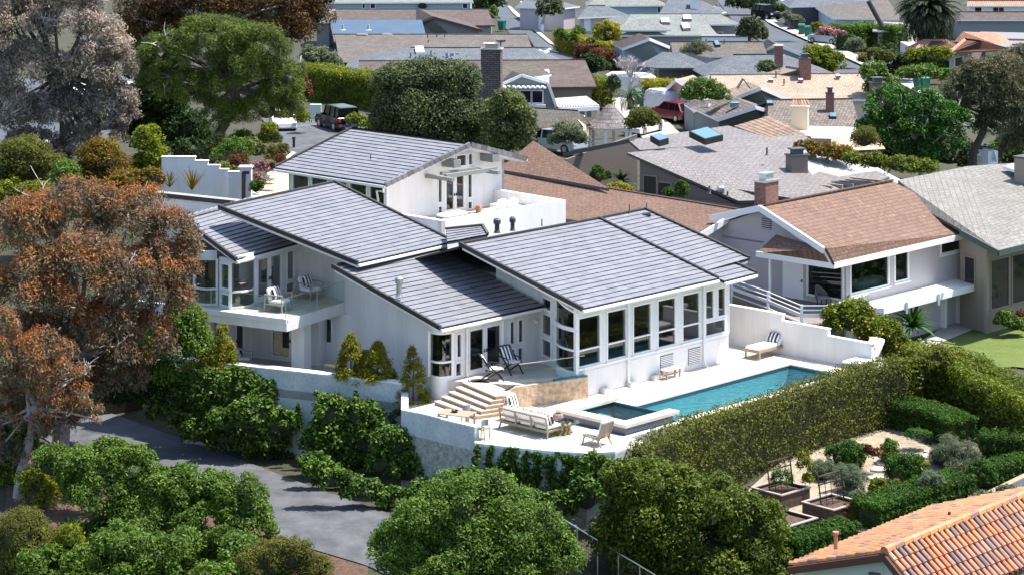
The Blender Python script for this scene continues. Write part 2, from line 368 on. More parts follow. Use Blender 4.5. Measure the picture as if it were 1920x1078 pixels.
def door(parent,p0,p1,s0,s1,z0,z1,hand=1,solid=False,fmat='trim',glass='glass'):
    dx,dy=p1[0]-p0[0],p1[1]-p0[1]; Ln=math.hypot(dx,dy); ux,uy=dx/Ln,dy/Ln; ox,oy=uy,-ux
    q=lambda s,d,z:(p0[0]+ux*s+ox*d,p0[1]+uy*s+oy*d,z)
    def bar(mb,a0,a1,za,zb,d0,d1,m=0): mb.prism([q(a0,d0,0)[:2],q(a1,d0,0)[:2],q(a1,d1,0)[:2],q(a0,d1,0)[:2]],za,zb,m)
    mb=MB(); st=.13
    if solid:
        bar(mb,s0,s1,z0,z1,-.06,-.01)
        w=(s1-s0)
        for i in range(2):
            for za,zb in((.12,.30),(.36,.62),(.68,.94)):
                bar(mb,s0+w*(.1+.45*i),s0+w*(.45+.45*i),z0+(z1-z0)*za,z0+(z1-z0)*zb,-.01,.008)
        d=mb.build('door',M[fmat],parent)
    else:
        bar(mb,s0,s0+st,z0,z1,-.08,.01); bar(mb,s1-st,s1,z0,z1,-.08,.01); bar(mb,s0+st,s1-st,z0,z0+.24,-.08,.01); bar(mb,s0+st,s1-st,z1-st,z1,-.08,.01)
        d=mb.build('door',M[fmat],parent)
        g=MB(); g.poly([q(s0+st,-.04,z0+.24),q(s1-st,-.04,z0+.24),q(s1-st,-.04,z1-st),q(s0+st,-.04,z1-st)]); g.build('pane',M[glass],d)
    h=MB(); sh=s1-.06 if hand>0 else s0+.06; bar(h,sh-.02,sh+.02,z0+.95,z0+1.1,.012,.06); bar(h,sh-.02-.1*hand,sh+.02,z0+.98,z0+1.01,.06,.075); h.build('handle',M['black'],d)
    return d
def arc_pts(a,b,bulge,n=8):
    """points from a to b along an arc bulging to the right of a->b"""
    dx,dy=b[0]-a[0],b[1]-a[1]; Ln=math.hypot(dx,dy); nx,ny=dy/Ln,-dx/Ln
    return [(a[0]+dx*t+nx*bulge*4*t*(1-t), a[1]+dy*t+ny*bulge*4*t*(1-t)) for t in [i/n for i in range(n+1)]]
def ribbon(mb,pts,z0,z1,th,m=0):
    n=len(pts); off=[]
    for i,p in enumerate(pts):
        a,b=pts[max(i-1,0)],pts[min(i+1,n-1)]; dx,dy=b[0]-a[0],b[1]-a[1]; l=math.hypot(dx,dy); off.append((p[0]-dy/l*th,p[1]+dx/l*th))
    f=(lambda z,i:(z(i/(n-1)) if callable(z) else z))
    for i in range(n-1):
        mb.hexa([(*pts[i],f(z0,i)),(*pts[i+1],f(z0,i+1)),(*off[i+1],f(z0,i+1)),(*off[i],f(z0,i))],[(*pts[i],f(z1,i)),(*pts[i+1],f(z1,i+1)),(*off[i+1],f(z1,i+1)),(*off[i],f(z1,i))],m)
def bow_window(parent,a,b,bulge,z0,z1,rails=(),zt=None,glass='glass'):
    pts=arc_pts(a,b,bulge,8); zt=zt or (lambda t:z1)
    mb=MB(); ribbon(mb,pts,z0-.06,z0+.03,.14); ribbon(mb,pts,lambda t:zt(t)-.05,lambda t:zt(t)+.03,.14)
    for r in rails: ribbon(mb,pts,r-.045,r+.045,.13)
    for k in (0,-1):
        p=pts[k]; mb.box(p[0]-.06,p[0]+.06,p[1]-.06,p[1]+.06,z0-.06,(zt(0) if k==0 else zt(1))+.02)
    w=mb.build('window',M['trim'],parent)
    n=len(pts); dx,dy=b[0]-a[0],b[1]-a[1]; l=math.hypot(dx,dy); ip=[(p[0]-dy/l*.06,p[1]+dx/l*.06) for p in pts]
    g=MB()
    for i in range(n-1): g.poly([(*ip[i],z0),(*ip[i+1],z0),(*ip[i+1],zt((i+1)/(n-1))),(*ip[i],zt(i/(n-1)))])
    g.build('pane',M[glass],w,smooth=True); return w
# ================= ground
def sstep(a,b,x):
    t=np.clip((x-a)/(b-a),0,1); return t*t*(3-2*t)
def gz(x,y):
    x=np.asarray(x,float); y=np.asarray(y,float)
    left=sstep(-10,-24,x); right=sstep(4,11,x-.0)
    y0=118-4*left*0+right*2; y1=146+0*left
    t=sstep(118,150,y)
    back=2.6*sstep(18,-18,x)*(1-sstep(190,300,y))-.2
    front=-3.15+0*x
    z=front+(back-front)*t
    zr=-3.1+.5*sstep(104,112,y)+.4*sstep(113,124,y)+2.3*sstep(138,165,y)
    z=z*(1-right)+zr*right
    low=-1.2*sstep(101,92,y)
    return z+low
xs=np.concatenate([np.linspace(-220,-60,17)[:-1],np.linspace(-60,60,121),np.linspace(60,260,21)[1:]])
ys=np.concatenate([np.linspace(30,80,11)[:-1],np.linspace(80,220,141),np.linspace(220,900,35)[1:]])
X,Y=np.meshgrid(xs,ys); Z=gz(X,Y)
mb=MB(); nx=len(xs)
mb.v=[tuple(q) for q in np.stack([X.ravel(),Y.ravel(),Z.ravel()],1).tolist()]
for j in range(len(ys)-1):
    for i in range(nx-1):
        a=j*nx+i; mb.f.append((a,a+1,a+nx+1,a+nx)); mb.m.append(0); mb.uv.append(None)
struct(mb.build('ground',M['earth'],smooth=True))
def G(px,py,it=12):
    z=0.
    for _ in range(it):
        p=at(px,py,z); z=float(gz(p[0],p[1]))
    return at(px,py,z)
# ================= the white house
def pz(p,py): return H-(py-YH)*p[1]/F
HO=P(3,-8,0)
house=thing('white_house','sprawling white stucco house with charcoal tile shed roofs behind the long pool','house',HO)
def fan(u): return 4.36
def roofz(v,z0=4.38,v0=.95,k=.2455): return z0+(v0-v)*k
# --- pool wing
A,B,C,D=P(-1.1,.95,4.36),P(8.75,.95,4.39),P(8.75,-6.8,6.41),P(-1.1,-6.95,6.34)
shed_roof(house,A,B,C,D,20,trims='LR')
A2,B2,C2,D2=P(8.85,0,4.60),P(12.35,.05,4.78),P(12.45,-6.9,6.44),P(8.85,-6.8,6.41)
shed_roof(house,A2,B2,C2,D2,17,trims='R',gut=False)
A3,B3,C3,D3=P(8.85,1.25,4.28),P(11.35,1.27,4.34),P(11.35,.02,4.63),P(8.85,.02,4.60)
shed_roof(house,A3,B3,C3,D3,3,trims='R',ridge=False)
rz=lambda v:roofz(v)-.30
mb=MB()
ops=[]; wz=[(1083.8,1126),(1137.8,1174.6),(1186.4,1221),(1232.6,1267),(1279,1312.1)]
p0,p1=P(-.4,0),P(10.75,0)
wins=[]
for a,b in wz:
    s0,s1=P.ux(a,0)+.4,P.ux(b,0)+.4; wins.append((s0,s1)); ops.append((s0,s1,1.4,3.72))
sl=[(P.ux(1322,0)+.4,P.ux(1338.5,0)+.4),(P.ux(1345,0)+.4,P.ux(1360,0)+.4)]
ops+= [(sl[0][0],sl[0][1],2.22,3.66),(sl[1][0],sl[1][1],2.22,3.66),(sl[0][0],sl[1][1],1.4,2.12)]
wall(mb,p0,p1,-.02,4.24,.22,ops)
# left slanted face and the rest of the shell
a1,a0=P(-.4,0),P(1.45,-4.2); Lf=math.dist(a1[:2],a0[:2])
bw=.30
f_=lambda s:rz(-4.2+4.2*s/Lf)
wall(mb,a0,lerp(a0,a1,.45),-.02,f_,.2,[(.45,1.6,1.2,2.05),(.45,1.6,2.22,3.25),(.45,1.6,3.42,4.0)])
wall(mb,P(1.45,-7),P(1.45,-4.2),-.02,lambda s:rz(-7+s),.2)
wall(mb,P(10.95,-1.0),P(10.95,-7),-.02,lambda s:rz(-1-s),.2)
mb.build('wall',M['stucco'],house)
for s0,s1 in wins:
    window(house,p0,p1,s0,s1,1.4,3.72,rails=[2.18],sill=True)
window(house,p0,p1,sl[0][0],sl[0][1],2.22,3.66); window(house,p0,p1,sl[1][0],sl[1][1],2.22,3.66); window(house,p0,p1,sl[0][0],sl[1][1],1.4,2.12,sill=True)
# right curved end of the pool wing
mb=MB(); pts=arc_pts(P(10.75,0)[:2],P(10.95,-1.0)[:2],.22,8); ribbon(mb,pts,-.02,1.36,.2); mb.build('wall',M['stucco'],house); mb=MB(); ribbon(mb,pts,3.7,4.4,.2); mb.build('wall',M['stucco'],house)
bow_window(house,P(10.75,0)[:2],P(10.95,-1.0)[:2],.22,1.4,3.72,rails=[2.18])
# left bow
q0,q1=lerp(a0,a1,.45)[:2],P(-.4,0)[:2]
mb=MB(); pts=arc_pts(q0,q1,.32,10); ribbon(mb,pts,-.02,1.14,.2); mb.build('wall',M['stucco'],house)
bow_window(house,q0,q1,.32,1.2,3.1,rails=[2.18]); bow_window(house,q0,q1,.32,3.2,3.7,zt=lambda t:4.55-.62*t)
window(house,a0,a1,.45,1.6,1.2,2.05); window(house,a0,a1,.45,1.6,2.22,3.25); window(house,a0,a1,.45,1.6,3.42,4.0)
# plinth line, louvres, drain pipes
mb=MB(); mb.fbox(P,-.4,10.74,-.02,.025,1.12,1.16); mb.fbox(P,-.4,10.74,-.02,.05,1.27,1.33); mb.build('sill_band',M['trim'],house)
for x in (1178.5,1320.5):
    u=P.ux(x,.09); mb=MB(); mb.tube([P(u,.09,4.1),P(u,.09,.35),P(u-.05,.2,.12),P(u-.05,.35,.04)],.055,8); mb.build('drainpipe',M['trim'],house)
for xa,xb in ((1238,1262),(1290,1313)):
    u0,u1=P.ux(xa,0),P.ux(xb,0); mb=MB()
    mb.fbox(P,u0,u1,-.02,.012,.24,1.02,1)
    for i in range(9): z=.27+i*.083; mb.fbox(P,u0+.02,u1-.02,.0,.045,z,z+.042,0)
    mb.build('louvre_vent',[M['trim'],M['dgrey']],house)
for x,y in ((1137,730),(1186,718),(1231,708)):
    u=P.ux(x,.2); mb=MB(); mb.fbox(P,u-.28,u+.28,.02,.34,0,.22); mb.build('step_light',M['steel'],house)
# interior of the pool wing
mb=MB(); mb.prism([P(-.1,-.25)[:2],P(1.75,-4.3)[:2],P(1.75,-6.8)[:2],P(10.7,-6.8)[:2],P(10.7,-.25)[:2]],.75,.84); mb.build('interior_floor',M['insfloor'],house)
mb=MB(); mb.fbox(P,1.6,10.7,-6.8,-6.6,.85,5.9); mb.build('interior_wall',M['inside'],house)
# --- mid wing
VM=-4.2
A,B,C,D=P(-5.8,-3.5,3.56),P(1.15,-3.5,3.56),P(1.15,-10.8,5.43),P(-5.8,-10.8,5.43)
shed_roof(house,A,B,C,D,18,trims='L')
mz=lambda v:3.56+(-3.5-v)*.2562-.28
mb=MB(); ub=P.ux(849,VM); va=P.vx(805,-4.9)
m0,m1=P(ub,VM),P(1.45,VM)
dr=[(883-4,909),(909,940)]
zf=.87
o=lambda a,b,z0,z1:(P.ux(a,VM)-ub,P.ux(b,VM)-ub,z0,z1)
O=[o(855.5,866,1.25+.55,2.95),o(853,866,.95,1.62),o(878,941,zf,3.05),o(955.5,965.5,1.85,3.0),o(971,981.5,1.85,3.0),o(952.5,966,1.0,1.68),o(970,980.5,1.0,1.68)]
wall(mb,m0,m1,-.02,mz(VM)+.02,.2,O)
CM=P(-3.2,-12.0); lm_=math.dist(CM[:2],P(-4.9,va)[:2])
wall(mb,CM,P(-4.9,va),-.02,lambda s:min(5.3,mz(-12.0+s*.976)),.2)
mb.build('wall',M['stucco'],house)
for k in (0,1,3,4,5,6): window(house,m0,m1,*O[k])
dm=(O[2][0]+O[2][1])/2
door(house,m0,m1,O[2][0],dm-.005,zf,3.05,1); door(house,m0,m1,dm+.005,O[2][1],zf,3.05,-1)
mb=MB()
for s in (O[2][0]-.05,O[2][1]+.05):
    q=lerp(m0,m1,s/math.dist(m0[:2],m1[:2])); mb.prism([(q[0]-.05,q[1]-.05),(q[0]+.05,q[1]-.05),(q[0]+.05,q[1]+.05),(q[0]-.05,q[1]+.05)],.85,3.12)
mb.build('door_frame',M['trim'],house)
b0,b1=P(-4.9,va)[:2],m0[:2]
mb=MB(); pts=arc_pts(b0,b1,.42,12); ribbon(mb,pts,-.02,1.0,.2); mb.build('wall',M['stucco'],house); mb=MB(); ribbon(mb,pts,3.05,3.4,.2); mb.build('wall',M['stucco'],house)
bow_window(house,b0,b1,.42,1.05,3.05,rails=[1.72])
mb=MB(); mb.fbox(P,-3.6,1.3,-9.6,VM-.25,.75,.84); mb.build('interior_floor',M['insfloor'],house)
u=P.ux(879,VM+.1); mb=MB(); mb.tube([P(u+.5,-3.55,3.42),P(u+.3,-3.8,3.25),P(u-.1,VM+.1,3.15),P(u-.1,VM+.1,.9)],.05,8); mb.build('drainpipe',M['trim'],house)
mb=MB(); c=P(P.ux(1001,VM),VM+.14,2.75); mb.tube([c,add(c,(.1*P.V[0],.1*P.V[1],-.03))],.09,8); mb.tube([P(P.ux(1001,VM),VM,2.82),c],.04,6); mb.build('security_camera',M['trim'],house)
# --- left wing, high roof
HA,HB,HC,HD=P(-5.15,-9.75,5.62),P(2.1,-10.6,5.62),P(2.4,-19.8,7.6),P(-6.6,-18.3,7.5)
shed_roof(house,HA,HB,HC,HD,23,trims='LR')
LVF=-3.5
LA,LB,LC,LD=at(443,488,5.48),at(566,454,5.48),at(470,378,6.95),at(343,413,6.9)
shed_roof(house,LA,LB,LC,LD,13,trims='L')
mb=MB()
for k in range(14):
    t=k/14; p=lerp(LD,LC,t+.01); mb.tube([add(p,(0,0,.07)),add(lerp(LD,LC,t+.07),(0,0,.11))],[.11,.14],7)
mb.build('ridge_tiles',M['tile'],house)
lz=lambda v:5.48+(-3.0-v)*.2367-.26
mb=MB()
ua=L.ux(479,LVF); ue=L.ux(575,LVF)
l0,l1=L(ua,LVF),L(ue,LVF)
o=lambda a,b,z0,z1:(L.ux(a,LVF)-ua,L.ux(b,LVF)-ua,z0,z1)
LO=[o(481.5,529,3.08,5.25),o(537.5,552,3.72,5.2),o(536,552,3.1,3.62)]
wall(mb,l0,l1,2.4,lz(LVF)+.02,.2,LO)
cm=CM; wall(mb,l1,cm,2.4,lambda s:6.25-.1*s,.2)
mb.build('wall',M['stucco'],house); mb=MB(); wall(mb,P(2,-10.9),P(2,-19),3,lambda s:5.5+s*.2,.2); mb.build('wall',M['stucco'],house); mb=MB()
lf0,lf1=L(.95,-9.5),L(.80,-4.85)
wall(mb,L(.95,-9.5),L(.95,-7.2),-.02,5.2,.2)
mb.build('wall',M['stucco'],house)
mb=MB()   # eaves box under the high roof
mb.prism([P(-2.0,-12.3)[:2],P(1.8,-11.0)[:2],P(2.0,-19.3)[:2],P(-3.0,-18.4)[:2]],3.0,lambda q:5.2+.2*max(0,((-(q[0]-P.o[0])*P.V[0]-(q[1]-P.o[1])*P.V[1])-10.3))*1.0)
mb.build('wall',M['stucco'],house)
dm=(LO[0][0]+LO[0][1])/2
door(house,l0,l1,LO[0][0],dm-.005,3.08,5.25,1); door(house,l0,l1,dm+.005,LO[0][1],3.08,5.25,-1)
window(house,l0,l1,*LO[1]); window(house,l0,l1,*LO[2])
c0=L(.6,L.vx(432,.6)); c1=L(.85,L.vx(411,.85)); c2=L(1.0,L.vx(407,1.0)); c3=L(1.0,L.vx(364,1.0))
bow_window(house,c0[:2],l0[:2],.38,3.12,5.3,rails=[3.85])
Lw=math.dist(c1[:2],c0[:2]); window(house,c1,c0,.12,Lw-.08,3.95,5.2); window(house,c1,c0,.12,Lw-.08,3.12,3.75)
bow_window(house,c3[:2],c2[:2],.38,3.12,5.3,rails=[3.85])
mb=MB(); wall(mb,c1,c0,2.5,5.45,.2,[(.12,Lw-.08,3.12,3.75),(.12,Lw-.08,3.95,5.2)]); ribbon(mb,arc_pts(c0[:2],l0[:2],.38),5.3,5.6,.2); ribbon(mb,arc_pts(c3[:2],c2[:2],.38),5.3,5.7,.2); mb.build('wall',M['stucco'],house)
# balcony
mb=MB(); mb.prism([L(0,0)[:2],L(5.15,0)[:2],L(5.6,-1.2)[:2],L(7,LVF)[:2],L(7,-9)[:2],L(0,-9)[:2]],2.47,3.02)
mb.fbox(L,-.06,.1,-9,.0,2.84,3.07)
mb.build('balcony',M['stucco'],house)
mb=MB(); mb.prism([L(.14,-.12)[:2],L(5.1,-.12)[:2],L(5.5,-1.2)[:2],L(6.9,LVF)[:2],L(.14,-8.8)[:2]],3.024,3.04); mb.build('balcony_floor',M['deck'],house)
rl=MB()
pp=[L(.06,-8.8),L(.06,-4.5),L(.06,-.1),L(2.6,-.06),L(5.1,-.06)]
for a,b in ((pp[0],pp[1]),(pp[1],pp[2]),(pp[2],pp[3]),(pp[3],pp[4])): rl.poly([(a[0],a[1],2.9),(b[0],b[1],2.9),(b[0],b[1],4.02),(a[0],a[1],4.02)])
r=rl.build('balcony_railing',M['rail_glass'],house)
mb=MB()
for a in pp[1:]: mb.tube([(a[0],a[1],2.95),(a[0],a[1],4.02)],.018,6)
for a,b in zip(pp,pp[1:]): mb.seg((a[0],a[1],4.03),(b[0],b[1],4.03),.02,.02)
mb.build('railing_edge',M['steel'],r)
u0=L.ux(564,-.45); mb=MB(); mb.fbox(L,u0,u0+.62,-1.0,-.28,-.05,2.5); mb.build('column',M['stucco'],house)
# lower storey under the balcony
mb=MB()
w0,w1=L(.8,-4.9),L(3.9,-4.9)
d1=(L.ux(441,-4.9)-.8,L.ux(459,-4.9)-.8)
wall(mb,w0,w1,-.05,2.47,.2,[(d1[0],d1[1],0,2.1)])
x0,x1=L(3.9,-4.9),L(3.95,-.9); va_,vb_=L.vx(508,3.92)+4.9,L.vx(546,3.92)+4.9
wall(mb,x0,x1,-.05,2.47,.2,[(va_,vb_,0,2.12)])
y0,y1=L(4.75,-1.7),L(4.62,1.05); wa,wb=L.vx(595,4.7)+1.7,L.vx(622,4.65)+1.7
wall(mb,y0,y1,-.05,2.47,.2,[(max(.1,wa),wb,.95,2.2)])
wall(mb,L(3.95,-.9),L(4.75,-.95),-.05,2.47,.15)
wall(mb,L(.8,-9),L(.8,-4.9),-.05,2.47,.2)
mb.build('wall',M['stucco'],house)
door(house,w0,w1,d1[0],d1[1],0,2.1,-1); door(house,x0,x1,va_,vb_,0,2.12,1); window(house,y0,y1,max(.1,wa),wb,.95,2.2)
# --- roof pieces at the back left
e0,e1=at(253,357,7.1),at(480,381,7.1); n_=norm((-(e1[1]-e0[1]),e1[0]-e0[0],0))
mb=MB(); slab(mb,[e0,e1,add(e1,mul(n_,.55)),add(e0,mul(n_,.55))],.24,0,1); mb.build('roof_edge',[M['flatroof'],M['tiledark']],house)
mb=MB(); i0,i1=lerp(e0,e1,.13),e1; i0,i1=add(i0,mul(n_,.25)),add(i1,mul(n_,.25)); mb.prism([i0[:2],i1[:2],add(i1,mul(n_,.2))[:2],add(i0,mul(n_,.2))[:2]],2,6.86); mb.build('wall',M['stucco'],house)
mb=MB(); slab(mb,[at(262,400,6.2),at(400,425,6.2),add(i1,(0,0,6.2)) if 0 else (i1[0],i1[1],6.2),(i0[0]-1.5,i0[1],6.2)],.2,0,1); mb.build('low_roof',[M['flatroof'],M['tiledark']],house)
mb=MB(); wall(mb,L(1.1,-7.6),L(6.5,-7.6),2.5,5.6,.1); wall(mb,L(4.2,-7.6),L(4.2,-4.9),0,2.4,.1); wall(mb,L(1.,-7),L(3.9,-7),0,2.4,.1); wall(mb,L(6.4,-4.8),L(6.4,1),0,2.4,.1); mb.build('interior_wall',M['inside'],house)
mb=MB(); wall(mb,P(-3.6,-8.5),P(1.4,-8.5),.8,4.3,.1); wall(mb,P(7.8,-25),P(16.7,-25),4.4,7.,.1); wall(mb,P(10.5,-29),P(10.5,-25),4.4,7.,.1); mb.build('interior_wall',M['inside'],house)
# small roof and vents between the wings
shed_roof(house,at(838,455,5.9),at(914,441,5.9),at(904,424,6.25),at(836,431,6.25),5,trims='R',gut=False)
mb=MB(); mb.prism([P(1.5,-7)[:2],P(12,-7)[:2],P(12,-16.2)[:2],P(2.2,-16.5)[:2]],1,4.6); mb.build('flat_roof',M['flatroof'],house)
mb=MB(); slab(mb,[P(-1.1,-7,6.26),P(12.4,-7,6.44),P(12.4,-12,4.7),P(-1.1,-12,4.7)],.1); mb.build('roof',M['tiledark'],house)
def vent(par,p,h,r,cap=True,m='dgrey'):
    mb=MB(); mb.lathe(p,[(r*1.4,0),(r,.12),(r,h)],10)
    if cap: mb.lathe(add(p,(0,0,h)),[(r*1.15,0),(r*1.5,.02),(r*1.5,.22),(r*.9,.3)],10)
    mb.build('roof_vent',M[m],par)
vent(house,at(748,556,4.55),.62,.13,True,'steel')
vent(house,at(932,437,5.6),.45,.13); vent(house,at(961,433,5.6),.42,.11); vent(house,at(1016,424,5.9),.35,.03,False); vent(house,at(1263,424,5.75),.35,.03,False)
vent(house,at(1180,400,6.45),.45,.03,False); vent(house,at(1212,392,6.4),.3,.03,False)
mb=MB(); mb.tube([at(1207,408,6.2),add(at(1207,408,6.2),(0,0,.15)),add(at(1207,408,6.2),(.35,-.1,.2))],.1,8); mb.build('roof_vent',M['dgrey'],house)
# --- upper house
UV_=-21.3
sl_=lambda u:(6.95+(u-6.7)*.2348) if u<13.3 else 8.5-(u-13.3)*.2778
NA,NB,NC,ND=P(6.7,-29.6,6.95),P(6.7,-20.4,6.95),P(13.2,-20.4,8.5),P(13.3,-30.3,8.5)
# eave runs along V, roof rises towards +U
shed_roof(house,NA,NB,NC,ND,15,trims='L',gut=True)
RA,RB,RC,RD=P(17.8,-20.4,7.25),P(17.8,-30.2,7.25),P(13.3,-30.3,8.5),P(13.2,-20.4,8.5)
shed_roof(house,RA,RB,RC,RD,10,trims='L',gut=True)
mb=MB()
nt=16
for k in range(nt):   # heavy barge tiles down the gable
    a=lerp(NB,NC,k/nt); b=lerp(NB,NC,(k+.9)/nt); mb.seg(add(a,(0,0,.0)),add(b,(0,0,.03)),.16,.26)
for k in range(11):
    a=lerp(RA,RD,k/11); b=lerp(RA,RD,(k+.92)/11); mb.seg(add(a,(0,0,.0)),add(b,(0,0,.03)),.16,.26)
mb.build('barge_tiles',island('barge_tile',[(0,(.12,.11,.12)),(1,(.2,.19,.2))],.5,.2),house)
mb=MB()
ga,gb=P(7.6,UV_),P(16.9,UV_)
oU=lambda a,b,z0,z1:(P.ux(a,UV_)-7.6,P.ux(b,UV_)-7.6,z0,z1)
zD=4.62
UO=[oU(820.5,829.5,5.3,6.72),oU(820.5,829.5,4.66,5.15),oU(834,872,zD,6.75),oU(876.5,885.5,5.3,6.72),oU(876.5,885.5,4.66,5.15),oU(855,874.5,7.15,7.85),oU(877.5,886.5,7.15,7.85)]
wall(mb,ga,gb,0,lambda s:sl_(7.6+s)-.22,.2,UO)
oL=[(.35+i*1.6,1.75+i*1.6,4.7,6.6) for i in range(5)]
la,lb=P(7.6,-29.4),P(7.6,UV_)
wall(mb,la,lb,0,6.8,.2,[(x[0],x[1],x[2],x[3]) for x in oL])
wall(mb,P(16.9,UV_),P(16.9,-29.4),0,7.2,.2); wall(mb,P(16.9,-29.4),P(7.6,-29.4),0,lambda s:sl_(16.9-s)-.22,.2)
mb.build('wall',M['stucco'],house)
for k in (0,1,3,4,5,6): window(house,ga,gb,*UO[k])
dm=(UO[2][0]+UO[2][1])/2
door(house,ga,gb,UO[2][0],dm-.005,zD,6.75,1); door(house,ga,gb,dm+.005,UO[2][1],zD,6.75,-1)
for x in oL: window(house,la,lb,*x)
mb=MB(); mb.tube([P(7.0,-20.9,6.8),P(7.2,-21.1,6.45),P(7.45,-21.9,6.4),P(7.45,-21.45,4.3)],.06,8); mb.build('drainpipe',M['trim'],house)
# beams of the little pergola over the upper doors
mb=MB(); u0,u1=P.ux(812,-19.8),P.ux(933,-19.8)
mb.seg(P(u0+1.1,-19.95,7.02),P(u1,-19.95,7.02),.22,.22); mb.seg(P(u0+1.3,-20.5,7.1),P(u1-.9,-20.5,7.1),.2,.16)
for uu in (u0+.95,u1-.5): mb.seg(P(uu,-21.3,6.93),P(uu,-19.2,6.93),.24,.2)
for uu in (P.ux(846,-20.8),P.ux(918,-20.8)): mb.seg(P(uu,-21.3,7.55),P(uu,-20.3,7.55),.55,.42)
mb.build('pergola_beams',M['taupebeam'],house)
# terrace parapet and floor
mb=MB(); TF=-15.7
wall(mb,P(6.3,TF),P(16.0,TF),0,5.6,.3); wall(mb,P(16.0,TF-.003),P(16.3,UV_),0,5.597,.3); wall(mb,P(6.3,-20.5),P(6.3,TF),0,5.597,.3)
mb.build('parapet',M['stucco'],house)
mb=MB(); mb.prism([P(6.5,TF-.2)[:2],P(15.9,TF-.2)[:2],P(16.2,UV_+.05)[:2],P(6.5,UV_+.05)[:2]],4.3,4.62); mb.build('terrace_floor',M['deck'],house)
p=P(9.5,-26.5,7.6); vent(house,at(695,303,7.55),.4,.025,False,'black')
mb=MB(); c=at(741,283,7.75); mb.box(c[0]-.2,c[0]+.2,c[1]-.15,c[1]+.15,c[2]-.1,c[2]+.12); mb.box(c[0]-.28,c[0]+.28,c[1]-.2,c[1]+.2,c[2]+.12,c[2]+.2); mb.build('roof_vent',M['dgrey'],house)
mb=MB(); c=P(P.ux(937,UV_),UV_+.05,5.15); mb.pillow(c,.22,.12,.3); mb.build('wall_lamp',M['trim'],house)
# ================= terraces, pool, walls
# platform outline (seen from above): retaining wall line, pool outer edge, side wall
RW=[at(340,673,.9)[:2],at(372,676,.9)[:2],at(560,696,.9)[:2],at(752,718,.9)[:2]]
RW2=[at(752,770,.55)[:2],at(790,777,.55)[:2],at(826,786,.55)[:2],at(890,801,.55)[:2]]
RW3=[at(890,832,0)[:2],at(960,840,0)[:2],at(1030,847,0)[:2],at(1100,851,0)[:2],P(-6.3,7.5)[:2],P(-5.2,7.5)[:2]]
def thick(mb,pts,z0,z1,th,m=0,side=None):
    n=len(pts)
    off=[]
    for i,p in enumerate(pts):
        a,b=pts[max(i-1,0)],pts[min(i+1,n-1)]; dx,dy=b[0]-a[0],b[1]-a[1]; l=math.hypot(dx,dy); off.append((p[0]-dy/l*th,p[1]+dx/l*th))
    for i in range(n-1): mb.prism([pts[i],pts[i+1],off[i+1],off[i]],z0,z1,m,side)
M['wallblue']=mat('weathered_stucco',(.56,.60,.60),.9,var=(.40,.46,.47),scale=.9,fine=.12,bscale=4,bump=.2)
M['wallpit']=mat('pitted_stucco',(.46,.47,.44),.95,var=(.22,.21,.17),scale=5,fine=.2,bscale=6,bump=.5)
mb=MB()
thick(mb,RW,-3.6,.84,.5); thick(mb,[RW[-1],(RW[-1][0]+.06,RW[-1][1]-1.0),RW2[0]],-3.6,.50,.32)
thick(mb,RW2[:3],-3.6,.55,.28); thick(mb,RW2[2:],-3.6,.52,.28)
thick(mb,RW2[1:],.16,.55,.26) if 0 else None
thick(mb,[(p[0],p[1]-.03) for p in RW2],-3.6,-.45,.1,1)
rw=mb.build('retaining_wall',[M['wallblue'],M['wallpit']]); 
rwt=solo(rw,'long stepped stucco retaining wall overgrown with ivy above the asphalt road','retaining wall')
def wpart(mb,name,m): return mb.build(name,M[m] if isinstance(m,str) else m,rwt)
mb=MB(); thick(mb,RW,.84,.90,.56); mb.build('coping',M['stucco'],rwt)
mb=MB(); thick(mb,RW2[:3],.55,.61,.32); thick(mb,RW2[2:],.52,.58,.319); mb.build('coping',M['stucco'],rwt)
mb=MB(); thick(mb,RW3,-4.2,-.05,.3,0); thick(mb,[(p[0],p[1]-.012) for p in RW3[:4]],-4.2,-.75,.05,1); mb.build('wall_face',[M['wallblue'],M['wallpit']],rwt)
mb=MB(); thick(mb,RW3,-.05,.05,.34); mb.build('coping',M['trim'],rwt)
# glass fence on the coping
gf=thing('glass_fence','low frameless glass fence along the edge of the sofa patio','fence',(RW3[2][0],RW3[2][1],.05))
for a,b in zip(RW3[:4],RW3[1:4]):
    g=MB(); oy=.15
    g.poly([(a[0],a[1]+oy,.05),(b[0],b[1]+oy,.05),(b[0],b[1]+oy,1.05),(a[0],a[1]+oy,1.05)]); g.build('glass_panel',M['rail_glass'],gf)
# decks
deck=MB()
dpoly=[RW3[0],RW3[1],RW3[2],RW3[3],P(-6.3,7.4)[:2],P(-4.1,7.4)[:2],P(-3.95,6.1)[:2],P(-3.95,1.8)[:2],P(-.3,1.8)[:2],P(-.3,2.82)[:2],P(12.0,2.82)[:2],P(12.0,5.95)[:2],P(13.6,6.5)[:2],P(13.6,-2)[:2],P(11,-2)[:2],P(11,-.2)[:2],P(.2,-.2)[:2],P(0,-.6)[:2],P(-5.2,-4.8)[:2],P(-6.2,-5.3)[:2],RW2[0],RW2[1],RW2[2],RW2[3]]
me=bpy.data.meshes.new('pool_deck')
from mathutils.geometry import tessellate_polygon
tri=tessellate_polygon([[Vector((p[0],p[1],0)) for p in dpoly]])
for t in tri: 
    pts=[(*dpoly[i],0.) for i in t]
    if cross(sub(pts[1],pts[0]),sub(pts[2],pts[0]))[2]<0: pts=pts[::-1]
    deck.poly(pts)
struct(deck.build('pool_deck',M['deck']))
mb=MB(); mb.prism([P(-10.5,-18)[:2],P(-3.8,-18)[:2],P(-3.8,-10.5)[:2],P(-4.8,-4.7)[:2],RW2[0],RW[3],RW[2],RW[1],RW[0]],-.4,-.02)
struct(mb.build('patio',M['conc']))
